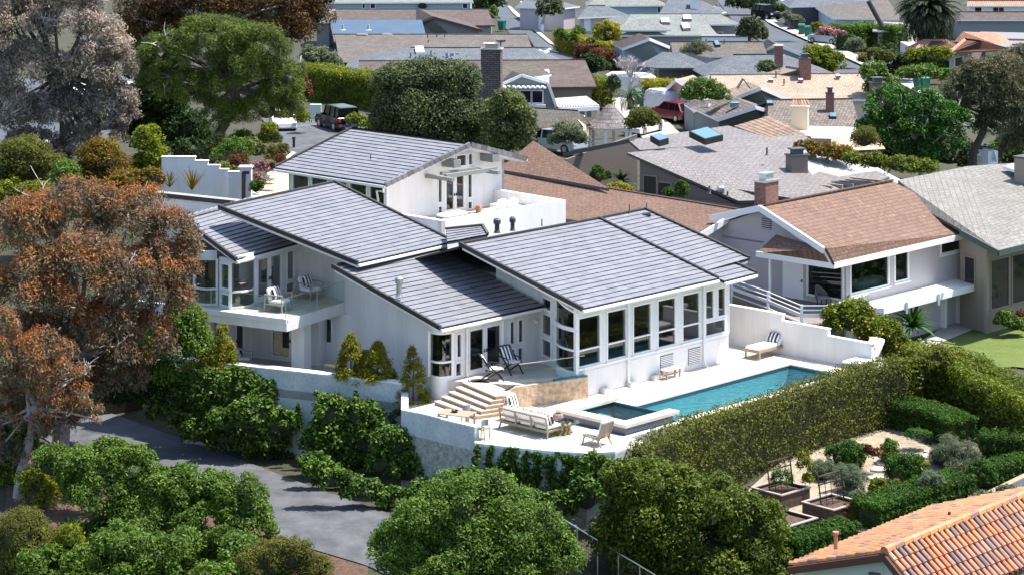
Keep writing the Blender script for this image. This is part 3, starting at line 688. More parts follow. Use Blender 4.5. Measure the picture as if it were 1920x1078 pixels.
# outer walls of the pool (downhill side)
mb=MB()
thick(mb,[P(-5.2,7.5)[:2],P(-4.0,7.45)[:2],P(-3.92,6.25)[:2],P(12.2,6.25)[:2],P(13.9,6.7)[:2],P(13.9,-2)[:2]],-4,-.01,.3)
mb.build('wall_face',M['wallblue'],rwt)
# lower deck by the french doors
st=MB(); ZD=.85
dk=[P(-4.45,-3.75),P(-2.95,-1.05),P(.0,.0),P(-.35,.0),P(1.4,-4.1),P(P.ux(849,VM),VM),P(-4.85,-4.3)]
mb=MB(); mb.prism([q[:2] for q in (P(-4.3,-3.9),P(-2.7,-1.0),P(-.02,-.12),P(1.4,-4.22),P(-4.6,-4.22))],.0,ZD); struct(mb.build('upper_deck',M['deck']))
M['travwall']=shingle('travertine_block',(.60,.47,.34),(.48,.36,.25),(.36,.28,.2),.62,.42,.008,weather=(.72,.62,.52),bump=.15,wscale=1.4)
sw=thing('stone_wall','honey coloured travertine wall holding up the small deck with the folding chairs','wall',P(-2.5,-.6,0))
mb=MB()
def uvwall(mb,a,b,z0,za,zb,th):
    d=math.dist(a[:2],b[:2]); q=[(a[0],a[1],z0),(b[0],b[1],z0),(b[0],b[1],zb),(a[0],a[1],za)]
    n=(-(b[1]-a[1])/d*th,(b[0]-a[0])/d*th,0); r=[add(k,n) for k in q]
    mb.poly(q,0,[(0,z0),(d,z0),(d,zb),(0,za)]); mb.poly([r[1],r[0],r[3],r[2]],0,[(0,z0),(d,z0),(d,za),(0,zb)])
    mb.poly([q[3],q[2],r[2],r[3]],0,[(0,0),(d,0),(d,th),(0,th)]); mb.poly([q[0],q[3],r[3],r[0]],0,[(0,z0),(0,za),(th,za),(th,z0)]); mb.poly([q[1],r[1],r[2],q[2]],0,[(0,z0),(th,z0),(th,zb),(0,zb)])
sA,sB,sC=P(-5.45,-1.25),P(-3.75,-.78),P(.05,.27)
uvwall(mb,sA,sB,-.02,.30,.97,.25); uvwall(mb,sB,sC,-.02,.97,1.0,.25)
mb.build('wall_face',M['travwall'],sw)
mb=MB(); mb.seg(add(lerp(sB,sC,.55),(-.05,.1,1.03)),add(sC,(-.08,.1,1.04)),.26,.05); mb.build('mosaic_top',M['teal'],sw)
gr=thing('glass_railing','clear glass railing with steel top rail on the travertine wall','railing',P(-2,-.5,1.0))
pts=[add(lerp(sB,sC,t),(-.06,.12,0)) for t in (0.08,.5,.97)]
for a,b in zip(pts,pts[1:]):
    g=MB(); g.poly([(a[0],a[1],1.0),(b[0],b[1],1.0),(b[0],b[1],1.95),(a[0],a[1],1.95)]); g.build('glass_panel',M['rail_glass'],gr)
mb=MB(); mb.seg((*pts[0][:2],1.96),(*pts[-1][:2],1.96),.045,.035); mb.build('top_rail',mat('satin_steel',(.62,.54,.48),.35,metal=.6),gr)
hr=thing('stair_handrail','thin dark handrail sloping down beside the travertine steps','handrail',P(-4.6,-1.1,.3))
mb=MB(); mb.seg(add(sA,(.0,.1,.42)),add(sB,(0,.1,1.05)),.05,.05); mb.build('rail',M['black'],hr)
# steps
stp=thing('garden_steps','flight of five broad travertine steps beside the curved bay','steps',P(-4.8,-2.5,0))
s0a,s0b=at(815,751,.17),at(893,779,.17); s1a,s1b=at(868,716,.85),at(930,742,.85)
M['riser']=mat('step_riser',(.40,.28,.17),.8,var=(.30,.20,.12),scale=3)
for k in range(5):
    t=k/4; z=.17*(k+1); a=lerp(s0a,s1a,t); b=lerp(s0b,s1b,t); bk=norm((s1a[0]-s0a[0],s1a[1]-s0a[1],0)); L_=1.0+.1*(4-k)
    a2,b2=add(a,mul(bk,L_)),add(b,mul(bk,L_)); mb=MB()
    mb.prism([a[:2],b[:2],b2[:2],a2[:2]],-.01 if k==0 else z-.175,z-.045,1)
    e=mul(bk,-.03); mb.prism([add(a,e)[:2],add(b,e)[:2],b2[:2],a2[:2]],z-.045,z,0); mb.build('step',[M['deck'],M['riser']],stp)
# pool
pool=thing('swimming_pool','long narrow turquoise swimming pool with pale stone coping','pool',P(6,4.4,0))
def basin(mb,poly,z0,z1,mw,mf):
    a=sum(poly[k][0]*poly[(k+1)%len(poly)][1]-poly[(k+1)%len(poly)][0]*poly[k][1] for k in range(len(poly)))
    if a<0: poly=poly[::-1]
    n=len(poly)
    for i in range(n):
        p,q=poly[i],poly[(i+1)%n]; mb.poly([(*q,z0),(*p,z0),(*p,z1-.18),(*q,z1-.18)],mw); mb.poly([(*q,z1-.18),(*p,z1-.18),(*p,z1),(*q,z1)],2)
    mb.poly([(*p,z0) for p in poly],mf)
pp=[P(-.3,2.84)[:2],P(12,2.84)[:2],P(12,5.9)[:2],P(-.3,5.9)[:2]]
mb=MB(); basin(mb,pp,-1.35,-.02,0,1); mb.build('basin',[M['poolwall'],M['poolwall'],M['pooltile']],pool)
def watermat():
    m=bpy.data.materials.new('pool_water'); m.use_nodes=True; nt=m.node_tree; N=nt.nodes; Lk=nt.links; N.clear()
    out=N.new('ShaderNodeOutputMaterial'); t=N.new('ShaderNodeBsdfTransparent'); t.inputs[0].default_value=(.52,.86,.88,1)
    g=N.new('ShaderNodeBsdfGlossy'); g.inputs['Roughness'].default_value=.05
    tc=N.new('ShaderNodeTexCoord'); no=N.new('ShaderNodeTexNoise'); no.inputs['Scale'].default_value=3.2; no.inputs['Detail'].default_value=5; Lk.new(tc.outputs['Object'],no.inputs['Vector'])
    bp=N.new('ShaderNodeBump'); bp.inputs['Strength'].default_value=.9; bp.inputs['Distance'].default_value=.16; Lk.new(no.outputs['Fac'],bp.inputs['Height'])
    Lk.new(bp.outputs[0],g.inputs['Normal']); fr=schlick(N,Lk,.02,bp.outputs[0])
    mx=N.new('ShaderNodeMixShader'); Lk.new(fr.outputs[0],mx.inputs[0]); Lk.new(t.outputs[0],mx.inputs[1]); Lk.new(g.outputs[0],mx.inputs[2]); Lk.new(mx.outputs[0],out.inputs[0]); return m
M['water']=watermat()
mb=MB(); mb.poly([(*p,-.13) for p in pp]); mb.build('water',M['water'],pool)
mb=MB(); mb.fbox(P,.1,12.35,2.47,2.86,-.03,.035); mb.fbox(P,11.98,12.35,2.862,6.3,-.03,.033); mb.fbox(P,-.3,12.35,5.88,6.3,-.03,.03); mb.build('coping',M['trav'],pool)
mb=MB(); mb.fbox(P,9.3,12,4.6,5.85,-1.3,-.45); mb.build('bench',M['poolwall'],pool)
spa=thing('hot_tub','raised square spa with stone rim spilling into the end of the pool','hot tub',P(-2,4,0))
mb=MB()
for a in ((-3.8,-3.45,2.05,5.9),(-3.45,-.62,2.05,2.4),(-3.45,-.62,5.55,5.9),(-.62,-.35,2.4,5.55)): mb.fbox(P,a[0],a[1],a[2],a[3],-.6 if a[0]!=-.62 else -1.3,.33 if a[0]!=-.62 else .25)
mb.build('wall',M['mosaic'],spa)
mb=MB(); mb.fbox(P,-3.92,-3.3,1.9,6.04,.33,.47); mb.fbox(P,-3.3,-.3,1.9,2.5,.33,.468); mb.fbox(P,-3.3,-.3,5.45,6.04,.33,.468); mb.build('coping',M['trav'],spa)
bp_=[P(-3.45,2.4)[:2],P(-.62,2.4)[:2],P(-.62,5.55)[:2],P(-3.45,5.55)[:2]]
mb=MB(); basin(mb,bp_,-.55,.33,0,1); mb.build('basin',[M['poolwall'],M['poolwall'],M['pooltile']],spa)
mb=MB(); mb.fbox(P,-3.4,-1.6,2.45,3.2,-.5,-.02); mb.fbox(P,-3.4,-2.8,3.2,5.5,-.5,-.02); mb.build('bench',M['poolwall'],spa)
mb=MB(); mb.poly([(*p,.22) for p in bp_]); mb.build('water',M['water'],spa)
# stepped wall on the far side of the pool
gw=thing('garden_wall','white stepped stucco wall behind the two sun loungers','wall',P(13.7,2,0))
mb=MB()
def vseg(v0,v1,z): mb.fbox(P,13.62,13.86,v0,v1,-2.4,z)
vs=[P.vx(x,13.62) for x in (1372,1466,1552,1634,1690)]
vseg(-2.6,vs[1],1.95); vseg(vs[1],vs[2],1.62); vseg(vs[2],vs[3],1.28); mb.build('wall_face',M['stucco'],gw)
mb=MB()
for a,b,z in ((-2.6,vs[1],1.95),(vs[1],vs[2],1.62),(vs[2],vs[3],1.28)): mb.fbox(P,13.59,13.89,a,b+.03,z+.001,z+.05)
mb.build('coping',M['stucco'],gw)
lw=thing('low_parapet','low white parapet with glass panel at the far corner of the pool','wall',P(13.7,7,0))
mb=MB(); mb.fbox(P,13.62,13.86,vs[3]+.05,vs[3]+.55,-1.2,.45); mb.fbox(P,12.6,13.86,vs[3]+.55,vs[3]+.75,-1.2,.449); mb.build('wall_face',M['stucco'],lw)
mb=MB(); a,b=P(13.74,vs[3]+.1),P(13.74,vs[3]+.55); mb.poly([(a[0],a[1],.45),(b[0],b[1],.45),(b[0],b[1],1.1),(a[0],a[1],1.1)]); mb.build('glass_panel',M['rail_glass'],lw)
# ================= outdoor furniture (front of every piece is local +Y, X is its width)
def cush(par,name,c,w,d,h,m,rx=0,ex=.35):
    mb=MB(); mb.pillow(c,w,d,h,0,ex,18,9,rx); return mb.build(name,M[m],par,smooth=True)
def armchair(name,label,group,frame='taupe',pil='stripe'):
    t=thing(name,label,'armchair',(0,0,0),group); W,D=.72,.74
    mb=MB()
    for sx in(-1,1): mb.seg((sx*W/2,-D/2,.62),(sx*W/2,D/2,.62),.05,.035); mb.seg((sx*W/2,-D/2,.28),(sx*W/2,D/2,.28),.04,.05)
    mb.seg((-W/2,D/2,.28),(W/2,D/2,.28),.04,.06); mb.seg((-W/2,-D/2,.28),(W/2,-D/2,.28),.04,.06); mb.seg((-W/2,-D/2,.62),(W/2,-D/2,.62),.04,.04)
    mb.box(-W/2,W/2,-D/2,D/2,.26,.275); mb.build('frame',M[frame],t)
    for sx in(-1,1):
        for sy in(-1,1): b=MB(); b.seg((sx*W/2,sy*D/2,0),(sx*W/2,sy*D/2,.64),.045,.045); b.build('leg',M[frame],t)
    cush(t,'seat_cushion',(0,.03,.36),.66,.70,.17,'cush'); cush(t,'back_cushion',(0,-.26,.62),.64,.46,.16,'cush',rx=1.9)
    cush(t,'pillow',(0.02,-.08,.66),.48,.46,.15,pil,rx=1.95,ex=.5); return t
ZB=3.045
a=armchair('armchair','white cushioned armchair with striped pillow at the front corner of the balcony','armchairs on the balcony')
a.scale=(1.3,)*3; b=copy_tree(a); c0=L.uv(530,583,ZB); put(a,L(c0[0]+.0,c0[1]-.25,ZB),L.deg-180+4)
c1=L.uv(585,560,ZB); put(b,L(c1[0],c1[1]-.15,ZB),L.deg-180-6,'white cushioned armchair with striped pillow behind another, by the balcony glass')
def sofa():
    t=thing('outdoor_sofa','three seat teak sofa with striped pillows, its open back to the patio edge','sofa',(0,0,0)); W,D=2.45,.85
    mb=MB()
    for x in(-W/2,-W/6,W/6,W/2): mb.seg((x,-D/2,.18),(x,-D/2-.1,.78),.06,.05)
    mb.seg((-W/2,-D/2-.1,.78),(W/2,-D/2-.1,.78),.05,.06); mb.seg((-W/2,-D/2-.05,.5),(W/2,-D/2-.05,.5),.03,.05); mb.seg((-W/2,-D/2,.24),(W/2,-D/2,.24),.05,.09)
    mb.seg((-W/2,D/2,.26),(W/2,D/2,.26),.05,.07)
    for sx in(-1,1): mb.seg((sx*W/2,-D/2,.26),(sx*W/2,D/2,.26),.05,.07)
    mb.box(-W/2,W/2,-D/2,D/2,.25,.27); mb.build('frame',M['teak'],t)
    for sx in(-1,1):
        for sy in(-1,1): b=MB(); b.seg((sx*W/2,sy*D/2,.26),(sx*(W/2+.03),sy*(D/2+.07),0),.05,.05); b.build('leg',M['teak'],t)
    for i in(-1,0,1):
        cush(t,'seat_cushion',(i*.79,.04,.36),.77,.80,.18,'cush'); cush(t,'back_cushion',(i*.79,-.36,.64),.74,.46,.2,'cush',rx=1.85)
        cush(t,'pillow',(i*.79-.12,-.16,.68),.52,.44,.16,'stripe',rx=1.95,ex=.5)
    cush(t,'pillow',(.98,-.1,.64),.44,.42,.15,'stripe',rx=2.0,ex=.5); return t
s=sofa(); s.scale=(1.14,)*3; put(s,P(*[(P.uv(934,797,0)[i]+P.uv(1035,826,0)[i])/2 for i in(0,1)],0),P.deg-90); s.location=add(tuple(s.location),mul((P.U[0],P.U[1],0),.45))
def slatchair(name,label,group,pillow=True):
    t=thing(name,label,'lounge chair',(0,0,0),group); W=.66
    mb=MB()
    for sx in(-1,1): mb.seg((sx*W/2,.38,.36),(sx*W/2,-.38,.26),.045,.06); mb.seg((sx*W/2,-.3,.25),(sx*W/2,-.52,.86),.045,.055)
    for i in range(6): mb.seg((-W/2,.34-.12*i,.355-.016*i),(W/2,.34-.12*i,.355-.016*i),.09,.02)
    for i in range(7): mb.seg((-W/2,-.335-.026*i,.36+.072*i),(W/2,-.335-.026*i,.36+.072*i),.022,.045)
    mb.seg((-W/2,-.52,.86),(W/2,-.52,.86),.04,.06); mb.build('frame',M['teak'],t)
    for sx in(-1,1):
        b=MB(); b.seg((sx*W/2,.3,.35),(sx*W/2,.40,0),.045,.045); b.build('leg',M['teak'],t)
        b=MB(); b.seg((sx*W/2,-.25,.27),(sx*W/2,-.46,0),.045,.045); b.build('leg',M['teak'],t)
    cush(t,'seat_cushion',(0,.02,.40),.58,.66,.1,'cush')
    if pillow: cush(t,'back_cushion',(0,-.33,.66),.56,.58,.13,'cush',rx=1.87)
    return t
c=slatchair('patio_chair','teak lounge chair with slatted back turned to the hedge end of the patio','teak chairs around the glass coffee table')
c.scale=(1.18,)*3; u,v=P.uv(1122,833,0); put(c,P(u,v-.1,0),P.deg+6)
c2=copy_tree(c); u,v=P.uv(983,792,0); put(c2,P(u+.1,v-.4,0),P.deg-180+6,'teak lounge chair with broad striped cushion backed by the travertine wall')
cush(c2,'pillow',(0,-.25,.68),.52,.54,.14,'stripe',rx=1.9,ex=.45)
ct=thing('coffee_table','rectangular glass coffee table on a driftwood stump base','coffee table',(0,0,0))
mb=MB(); mb.box(-.55,.55,-.85,.85,.42,.437); mb.build('glass_top',glassmat('table_glass',(.75,.82,.8),1.,1.6),ct)
mb=MB()
for i in range(9):
    an=i*.7; mb.tube([(.28*math.cos(an),.42*math.sin(an),0),(.2*math.cos(an+.5),.34*math.sin(an+.5),.2),(.3*math.cos(an+.2),.45*math.sin(an+.2),.415)],[.1,.08,.09],7)
mb.build('base',M['rawwood'],ct)
u,v=P.uv(1062,812,0); put(ct,P(u-.1,v-.1,0),P.deg-90+8)
bw=MB(); bw.lathe((0,0,0),[(.1,0),(.2,.08),(.25,.2),(.22,.32),(.17,.38),(.14,.38),(.18,.28),(.05,.12)],12); o=bw.build('stone_bowl',mat('carved_stone',(.34,.24,.2),.85,var=(.16,.11,.1),scale=9)); tag(o,'dark carved stone bowl standing on the glass coffee table','bowl'); o.location=add(P(u-.05,v-.45,0),(0,0,.438))
# dining set by the retaining wall
dt=thing('dining_table','square weathered teak table below the garden steps','table',(0,0,0))
mb=MB()
for i in range(7): mb.box(-.75+.215*i,-.54+.215*i,-.5,.5,.70,.74)
mb.build('tabletop',M['teak'],dt)
for sx in(-1,1):
    for sy in(-1,1): b=MB(); b.seg((sx*.66,sy*.42,0),(sx*.66,sy*.42,.70),.07,.07); b.build('leg',M['teak'],dt)
u,v=P.uv(856,773,.74); put(dt,P(u,v,0),P.deg-70)
bw=MB(); bw.lathe((0,0,0),[(.06,0),(.14,.05),(.17,.1),(.15,.1),(.1,.05)],12); o=bw.build('fruit_bowl',M['black']); tag(o,'small black bowl in the middle of the teak table','bowl'); o.location=P(u,v-.1,.742)
def dchair(label):
    t=thing('dining_chair',label,'chair',(0,0,0),'chairs at the teak table')
    for sx in(-1,1):
        b=MB(); b.seg((sx*.2,.22,0),(sx*.2,.2,.45),.04,.04); b.build('leg',M['teak'],t); b=MB(); b.seg((sx*.2,-.24,0),(sx*.2,-.2,.45),.04,.04); b.build('leg',M['teak'],t)
    mb=MB(); mb.box(-.24,.24,-.23,.24,.43,.46); mb.build('seat',M['teak'],t)
    mb=MB(); pts=arc_pts((.26,-.12),(-.26,-.12),.13,8); ribbon(mb,pts,.55,.82,.03); mb.seg((-.2,-.2,.45),(-.22,-.2,.6),.03,.03); mb.seg((.2,-.2,.45),(.22,-.2,.6),.03,.03); mb.build('backrest',M['gcush'],t); return t
d1=dchair('grey backed teak chair between the table and the sofa'); u,v=P.uv(908,823,0); put(d1,P(u,v-.1,0),P.deg+10)
d2=copy_tree(d1); u,v=P.uv(880,778,0.45); put(d2,P(u+.25,v-.3,0),P.deg+180,'grey backed teak chair tucked against the steps, only its top showing')
# folding chairs on the upper deck
def folding(label):
    t=thing('folding_chair',label,'folding chair',(0,0,0),'folding chairs on the small deck'); W=.56
    mb=MB()
    for sx in(-1,1): mb.seg((sx*W/2,.42,0),(sx*W/2,-.5,.98),.035,.05); mb.seg((sx*(W/2-.04),-.40,0),(sx*(W/2-.04),.36,.46),.035,.05); mb.seg((sx*(W/2+.03),-.36,.64),(sx*(W/2+.03),.25,.60),.05,.03); mb.seg((sx*(W/2+.03),.2,.6),(sx*(W/2+.03),.28,.4),.03,.03)
    mb.seg((-W/2,-.5,.98),(W/2,-.5,.98),.05,.04); mb.build('frame',M['black'],t)
    mb=MB()
    for i in range(6): mb.seg((-W/2,.38-.12*i,.44-.02*i),(W/2,.38-.12*i,.44-.02*i),.09,.02)
    mb.build('seat',M['teak'],t)
    cush(t,'back_cushion',(0,-.28,.70),.54,.62,.11,'stripe',rx=2.1); cush(t,'seat_cushion',(0,.08,.45),.52,.52,.08,'cush'); return t
f=folding('folding chair with striped cushion nearest the steps on the small deck'); f.scale=(1.2,)*3; u,v=P.uv(928,713,.85); put(f,P(u,v-.15,.85),P.deg-130)
f2=copy_tree(f); u,v=P.uv(960,703,.85); put(f2,P(u+.3,v-.35,.85),P.deg-190,'folding chair with striped cushion closest to the glass railing')
# stool bench by the wall
bn=thing('garden_bench','small pale bench with curved ends against the louvred pool wall','bench',(0,0,0))
mb=MB(); mb.prism([(-.55,-.2),(.55,-.2),(.6,.0),(.55,.2),(-.55,.2),(-.6,0)],.42,.47); mb.build('seat',M['trim'],bn)
for sx in(-1,1):
    for sy in(-1,1): b=MB(); b.seg((sx*.48,sy*.15,0),(sx*.48,sy*.15,.42),.07,.07); b.build('leg',M['teak'],bn)
mb=MB(); mb.seg((-.48,0,.2),(.48,0,.2),.04,.05); mb.build('stretcher',M['teak'],bn)
u,v=P.uv(1258,708,0); put(bn,P(u,.42,0),P.deg)
# loungers
def lounger(label):
    t=thing('sun_lounger',label,'sun lounger',(0,0,0),'sun loungers beside the stepped wall')
    mb=MB()
    for sx in(-1,1): mb.seg((sx*.33,1.0,.3),(sx*.33,-.95,.3),.05,.08)
    for i in range(14): mb.seg((-.33,.98-.14*i,.33),(.33,.98-.14*i,.33),.1,.02)
    mb.seg((-.33,1.0,.3),(.33,1.0,.3),.05,.08); mb.build('frame',M['teak'],t)
    for sx in(-1,1):
        b=MB(); b.seg((sx*.33,.93,0),(sx*.33,.93,.3),.06,.06); b.build('leg',M['teak'],t); b=MB(); b.seg((sx*.33,-.55,.0),(sx*.33,-.55,.3),.06,.06); b.build('leg',M['teak'],t)
        b=MB(); b.tube([(sx*.38,-.9,.13),(sx*.43,-.9,.13)],.13,12); b.build('wheel',M['black'],t)
    cush(t,'mattress',(0,.34,.39),.66,1.36,.14,'cush',ex=.2); cush(t,'back_cushion',(0,-.56,.68),.66,.95,.13,'cush',rx=-.98 if 0 else 2.25,ex=.2)
    cush(t,'pillow',(0,-.32,.62),.52,.40,.15,'stripe',rx=2.2,ex=.45); return t
l=lounger('white sun lounger with striped pillow standing clear at the pool corner'); l.scale=(1.32,)*3; u,v=P.uv(1428,668,0); put(l,P(u+.5,v-.0,0),P.deg+90)
l2=copy_tree(l); u,v=P.uv(1620,692,0); put(l2,P(u-.1,v+.1,0),P.deg+90,'white sun lounger half hidden by the hedge, tucked under the end of the stepped wall')
# patio chair below the balcony
c3=armchair('patio_armchair','striped pillow armchair in the shade below the balcony',None,pil='stripe'); q=at(455,690,0); put(c3,(q[0],q[1]+.6,0),L.deg-150)
# upper terrace lounge
ts=thing('terrace_sofa','white corner sofa with two big pillows on the upper terrace','sofa',P(15,-19,4.62))
mb=MB(); mb.fbox(P,12.4,15.7,-16.95,-16.05,4.66,5.0); mb.fbox(P,14.8,15.7,-20.4,-16.96,4.66,5.0); mb.build('base',M['cush'],ts)
for x,y in ((941,383),(962,381)):
    q=P.uv(x,y,5.25); mb=MB(); mb.pillow(P(q[0],q[1],5.25),.75,.3,.55,0,.5,16,8,.2,P.a); mb.build('pillow',M['cush'],ts,smooth=True)
tt=thing('terrace_table','low white table in front of the corner sofa','table',P(13.6,-18.6,4.62)); mb=MB(); mb.fbox(P,13.1,14.2,-19.3,-18.3,4.95,5.02); mb.build('tabletop',M['trim'],tt); mb=MB(); mb.fbox(P,13.3,14.0,-19.1,-18.5,4.62,4.95); mb.build('base',M['trim'],tt)
tl=thing('daybed','white cushioned daybed beside the upper french doors','daybed',P(11.4,-18.4,4.62)); q=P.uv(848,402,4.95)
mb=MB(); mb.fbox(P,q[0]-.9,q[0]+1.,q[1]-.4,q[1]+.4,4.64,4.85); mb.build('frame',M['teak'],tl); mb=MB(); mb.pillow(P(q[0],q[1],4.96),1.9,.8,.2,0,.25,16,8,0,P.a); mb.build('mattress',M['cush'],tl,smooth=True)
mb=MB(); mb.lathe(P(*P.uv(897,397,4.7),4.62),[(.12,0),(.2,.25),(.15,.38),(.1,.38)],10); o=mb.build('terracotta_pot',mat('terracotta',(.5,.22,.1),.8)); solo(o,'small terracotta pot by the parapet of the upper terrace','pot')
# sofa set seen through the pool wing windows
ls=thing('living_room_sofa','grey sofa with striped pillow seen through the pool wing windows','sofa',P(6,-2,.85))
mb=MB(); mb.fbox(P,4.6,6.8,-2.6,-1.6,.86,1.25); mb.fbox(P,6.5,6.9,-2.6,-1.0,1.25,1.75); mb.build('frame',M['gcush'],ls)
q=P(6.2,-1.5,1.6); mb=MB(); mb.pillow((0,0,0),.5,.16,.45,0,.5,16,8); o=mb.build('pillow',M['stripe'],None); o.parent=ls; o.location=sub(q,tuple(ls.location)); o.rotation_euler=(0,0,P.a+1.2)
# ================= neighbouring houses
M['brownsh']=shingle('brown_shingle',(.205,.122,.085),(.165,.096,.067),(0.085,0.043,0.030),.34,.20,.016,weather=(0.731,0.714,0.697))
M['brownflat']=M['brownsh']
M['greytile']=shingle('grey_flat_tile',(0.185,0.168,0.163),(0.158,0.147,0.147),(0.085,0.060,0.056),.42,.36,.022,rough=.6)
M['whitetile']=shingle('white_flat_tile',(0.380,0.374,0.363),(0.334,0.328,0.322),(0.207,0.196,0.190),.42,.36,.02,rough=.6)
M['greentile']=shingle('grey_green_tile',(0.196,0.190,0.167),(0.167,0.161,0.144),(0.098,0.086,0.075),.5,.34,.02,rough=.7)
M['compgrey']=shingle('grey_brown_composition',(0.127,0.110,0.095),(0.090,0.078,0.069),(0.049,0.044,0.041),.5,.30,.015)
M['compbrown']=shingle('brown_composition',(0.105,0.076,0.066),(0.069,0.050,0.045),(0.037,0.029,0.027),.5,.30,.015)
M['compblue']=shingle('blue_grey_composition',(0.115,0.128,0.150),(0.083,0.096,0.115),(0.045,0.051,0.064),.5,.30,.015)
M['slate']=shingle('grey_green_slate',(0.196,0.208,0.190),(0.145,0.156,0.150),(0.087,0.093,0.087),.4,.30,.015)
M['tansh']=shingle('tan_shake',(0.361,0.275,0.209),(0.289,0.217,0.167),(0.173,0.123,0.094),.45,.34,.02)
M['shake']=shingle('weathered_wood_shake',(.21,.17,.14),(.12,.10,.085),(.045,.038,.034),.28,.34,.03)
M['moss']=shingle('mossy_shake',(.10,.085,.065),(.065,.06,.05),(.03,.028,.025),.3,.34,.02)
M['blueroof']=mat('blue_membrane',(.05,.095,.15),.6,var=(.04,.08,.13),scale=.6)
M['lav']=mat('pale_mauve_stucco',(.48,.44,.45),.9,var=(.44,.40,.41),scale=.5,bump=.2)
M['tan']=mat('tan_stucco',(.30,.25,.20),.9)
M['taupew']=mat('taupe_stucco',(.20,.165,.14),.9)
M['gab']=mat('blue_grey_siding',(.16,.19,.20),.8)
M['pblue']=mat('pale_blue_siding',(.36,.45,.52),.8)
M['gwall']=mat('grey_siding',(.25,.26,.27),.85)
M['cream']=mat('cream_stucco',(.66,.57,.45),.85)
M['greenw']=mat('pale_green_stucco',(.42,.52,.47),.85)
M['dgreen']=mat('dark_green_trim',(.045,.075,.065),.5)
M['pane']=mat('dark_pane',(.015,.018,.022),.08,spec=.8)
M['sky_l']=mat('blue_skylight',(.12,.22,.30),.06,spec=1.)
def reflect(p,a,b):
    dx,dy=b[0]-a[0],b[1]-a[1]; l=math.hypot(dx,dy); nx,ny=-dy/l,dx/l; k=(p[0]-a[0])*nx+(p[1]-a[1])*ny
    return (p[0]-2*k*nx,p[1]-2*k*ny,p[2])
def rpoly(mb,pts,m=0,e=None):
    """roof polygon with uv in metres: first edge is the eave; gives it thickness"""
    a,b=pts[0],pts[1]; u=norm(sub(b,a)); nn=norm(cross(sub(pts[1],pts[0]),sub(pts[-1],pts[0])))
    if nn[2]<0: nn=mul(nn,-1)
    v=cross(nn,u); uv=[(sum((q[i]-a[i])*u[i] for i in range(3)),sum((q[i]-a[i])*v[i] for i in range(3))) for q in pts]
    if uv[-1][1]<0: uv=[(x,-y) for x,y in uv]
    mb.poly(pts,m,uv); low=[(q[0],q[1],q[2]-.16) for q in pts]; n=len(pts)
    for i in range(n): mb.poly([pts[i],low[i],low[(i+1)%n],pts[(i+1)%n]],1)
    mb.poly(low[::-1],1)
def gable_house(name,label,A,B,C,D,ze,zr,roof,wallm,trim='trim',z0=-.5,oh=.45,wins=(),hip=False,back=1.,group=None,doors=(),cat='house',px=True,gabcol=None):
    if px: A,B,C,D=at(*A,ze),at(*B,ze),at(*C,zr),at(*D,zr)
    A2,B2=reflect(A,D,C),reflect(B,D,C)
    if back!=1.: A2=lerp((D[0],D[1],ze),A2,back); B2=lerp((C[0],C[1],ze),B2,back)
    c=mul(add(add(A,B),add(A2,B2)),.25); c=(c[0],c[1],z0); t=thing(name,label,cat,c,group)
    mb=MB(); rpoly(mb,[A,B,C,D]); rpoly(mb,[B2,A2,D,C])
    if hip: rpoly(mb,[A2,A,D]); rpoly(mb,[B,B2,C])
    r=mb.build('roof',[M[roof],M[trim]],t)
    if not hip or True:
        m2=MB(); m2.seg(add(D,(0,0,.02)),add(C,(0,0,.02)),.25,.08); m2.build('ridge_cap',M[roof],r)
    # walls
    ue=norm(sub(B,A)); ve=norm(sub(A2,A)); ins=lambda p,su,sv: add(add(p,mul(ue,su*oh)),mul(ve,sv*oh))
    a,b,b2,a2=ins(A,1,1),ins(B,-1,1),ins(B2,-1,-1),ins(A2,1,-1)
    zt=ze+.02; mb=MB()
    k=oh*(zr-ze)/max(.5,dist((A[0],A[1],0),(A2[0],A2[1],0))/2)
    fl=lambda q,z:(q[0],q[1],z)
    mb.hexa([fl(q,z0) for q in (a,b,b2,a2)],[fl(q,ze+k-.17) for q in (a,b,b2,a2)])
    if not hip:
        for e,f_,g in ((b,b2,C),(a2,a,D)):
            s=-1 if g is C else 1
            gg=add(g,mul(ue,s*oh)); mb.poly([fl(e,ze+k-.17),fl(f_,ze+k-.17),(gg[0],gg[1],zr-.17)],0)
    w=mb.build('wall',M[wallm],t)
    p0,p1=(a[0],a[1]),(b[0],b[1])
    Ln=math.dist(p0,p1)
    for s0,s1,za,zb in wins:
        fwin(t,p0,p1,s0*Ln,s1*Ln,za,zb)
    t['_']=0; del t['_']
    t_f=dict(t=t,a=a,b=b,a2=a2,b2=b2,A=A,B=B,C=C,D=D,A2=A2,B2=B2); return t_f
def fwin(par,p0,p1,s0,s1,z0,z1,pane='pane',frame='trim',mull=True,name='window'):
    dx,dy=p1[0]-p0[0],p1[1]-p0[1]; Ln=math.hypot(dx,dy); ux,uy=dx/Ln,dy/Ln; ox,oy=uy,-ux
    q=lambda s,d:(p0[0]+ux*s+ox*d,p0[1]+uy*s+oy*d)
    mb=MB(); f=.09
    def bar(a0,a1,za,zb,d1=.06): mb.prism([q(a0,-.02),q(a1,-.02),q(a1,d1),q(a0,d1)],za,zb)
    bar(s0-f,s0,z0-f,z1+f); bar(s1,s1+f,z0-f,z1+f); bar(s0,s1,z0-f,z0); bar(s0,s1,z1,z1+f)
    if mull and s1-s0>1.2:
        for i in range(1,int((s1-s0)/.9)+1):
            x=s0+(s1-s0)*i/(int((s1-s0)/.9)+1); bar(x-.03,x+.03,z0,z1,.05)
    w=mb.build(name,M[frame],par); g=MB(); g.poly([(*q(s0,.012),z0),(*q(s1,.012),z0),(*q(s1,.012),z1),(*q(s0,.012),z1)]); g.build('pane',M[pane],w); return w
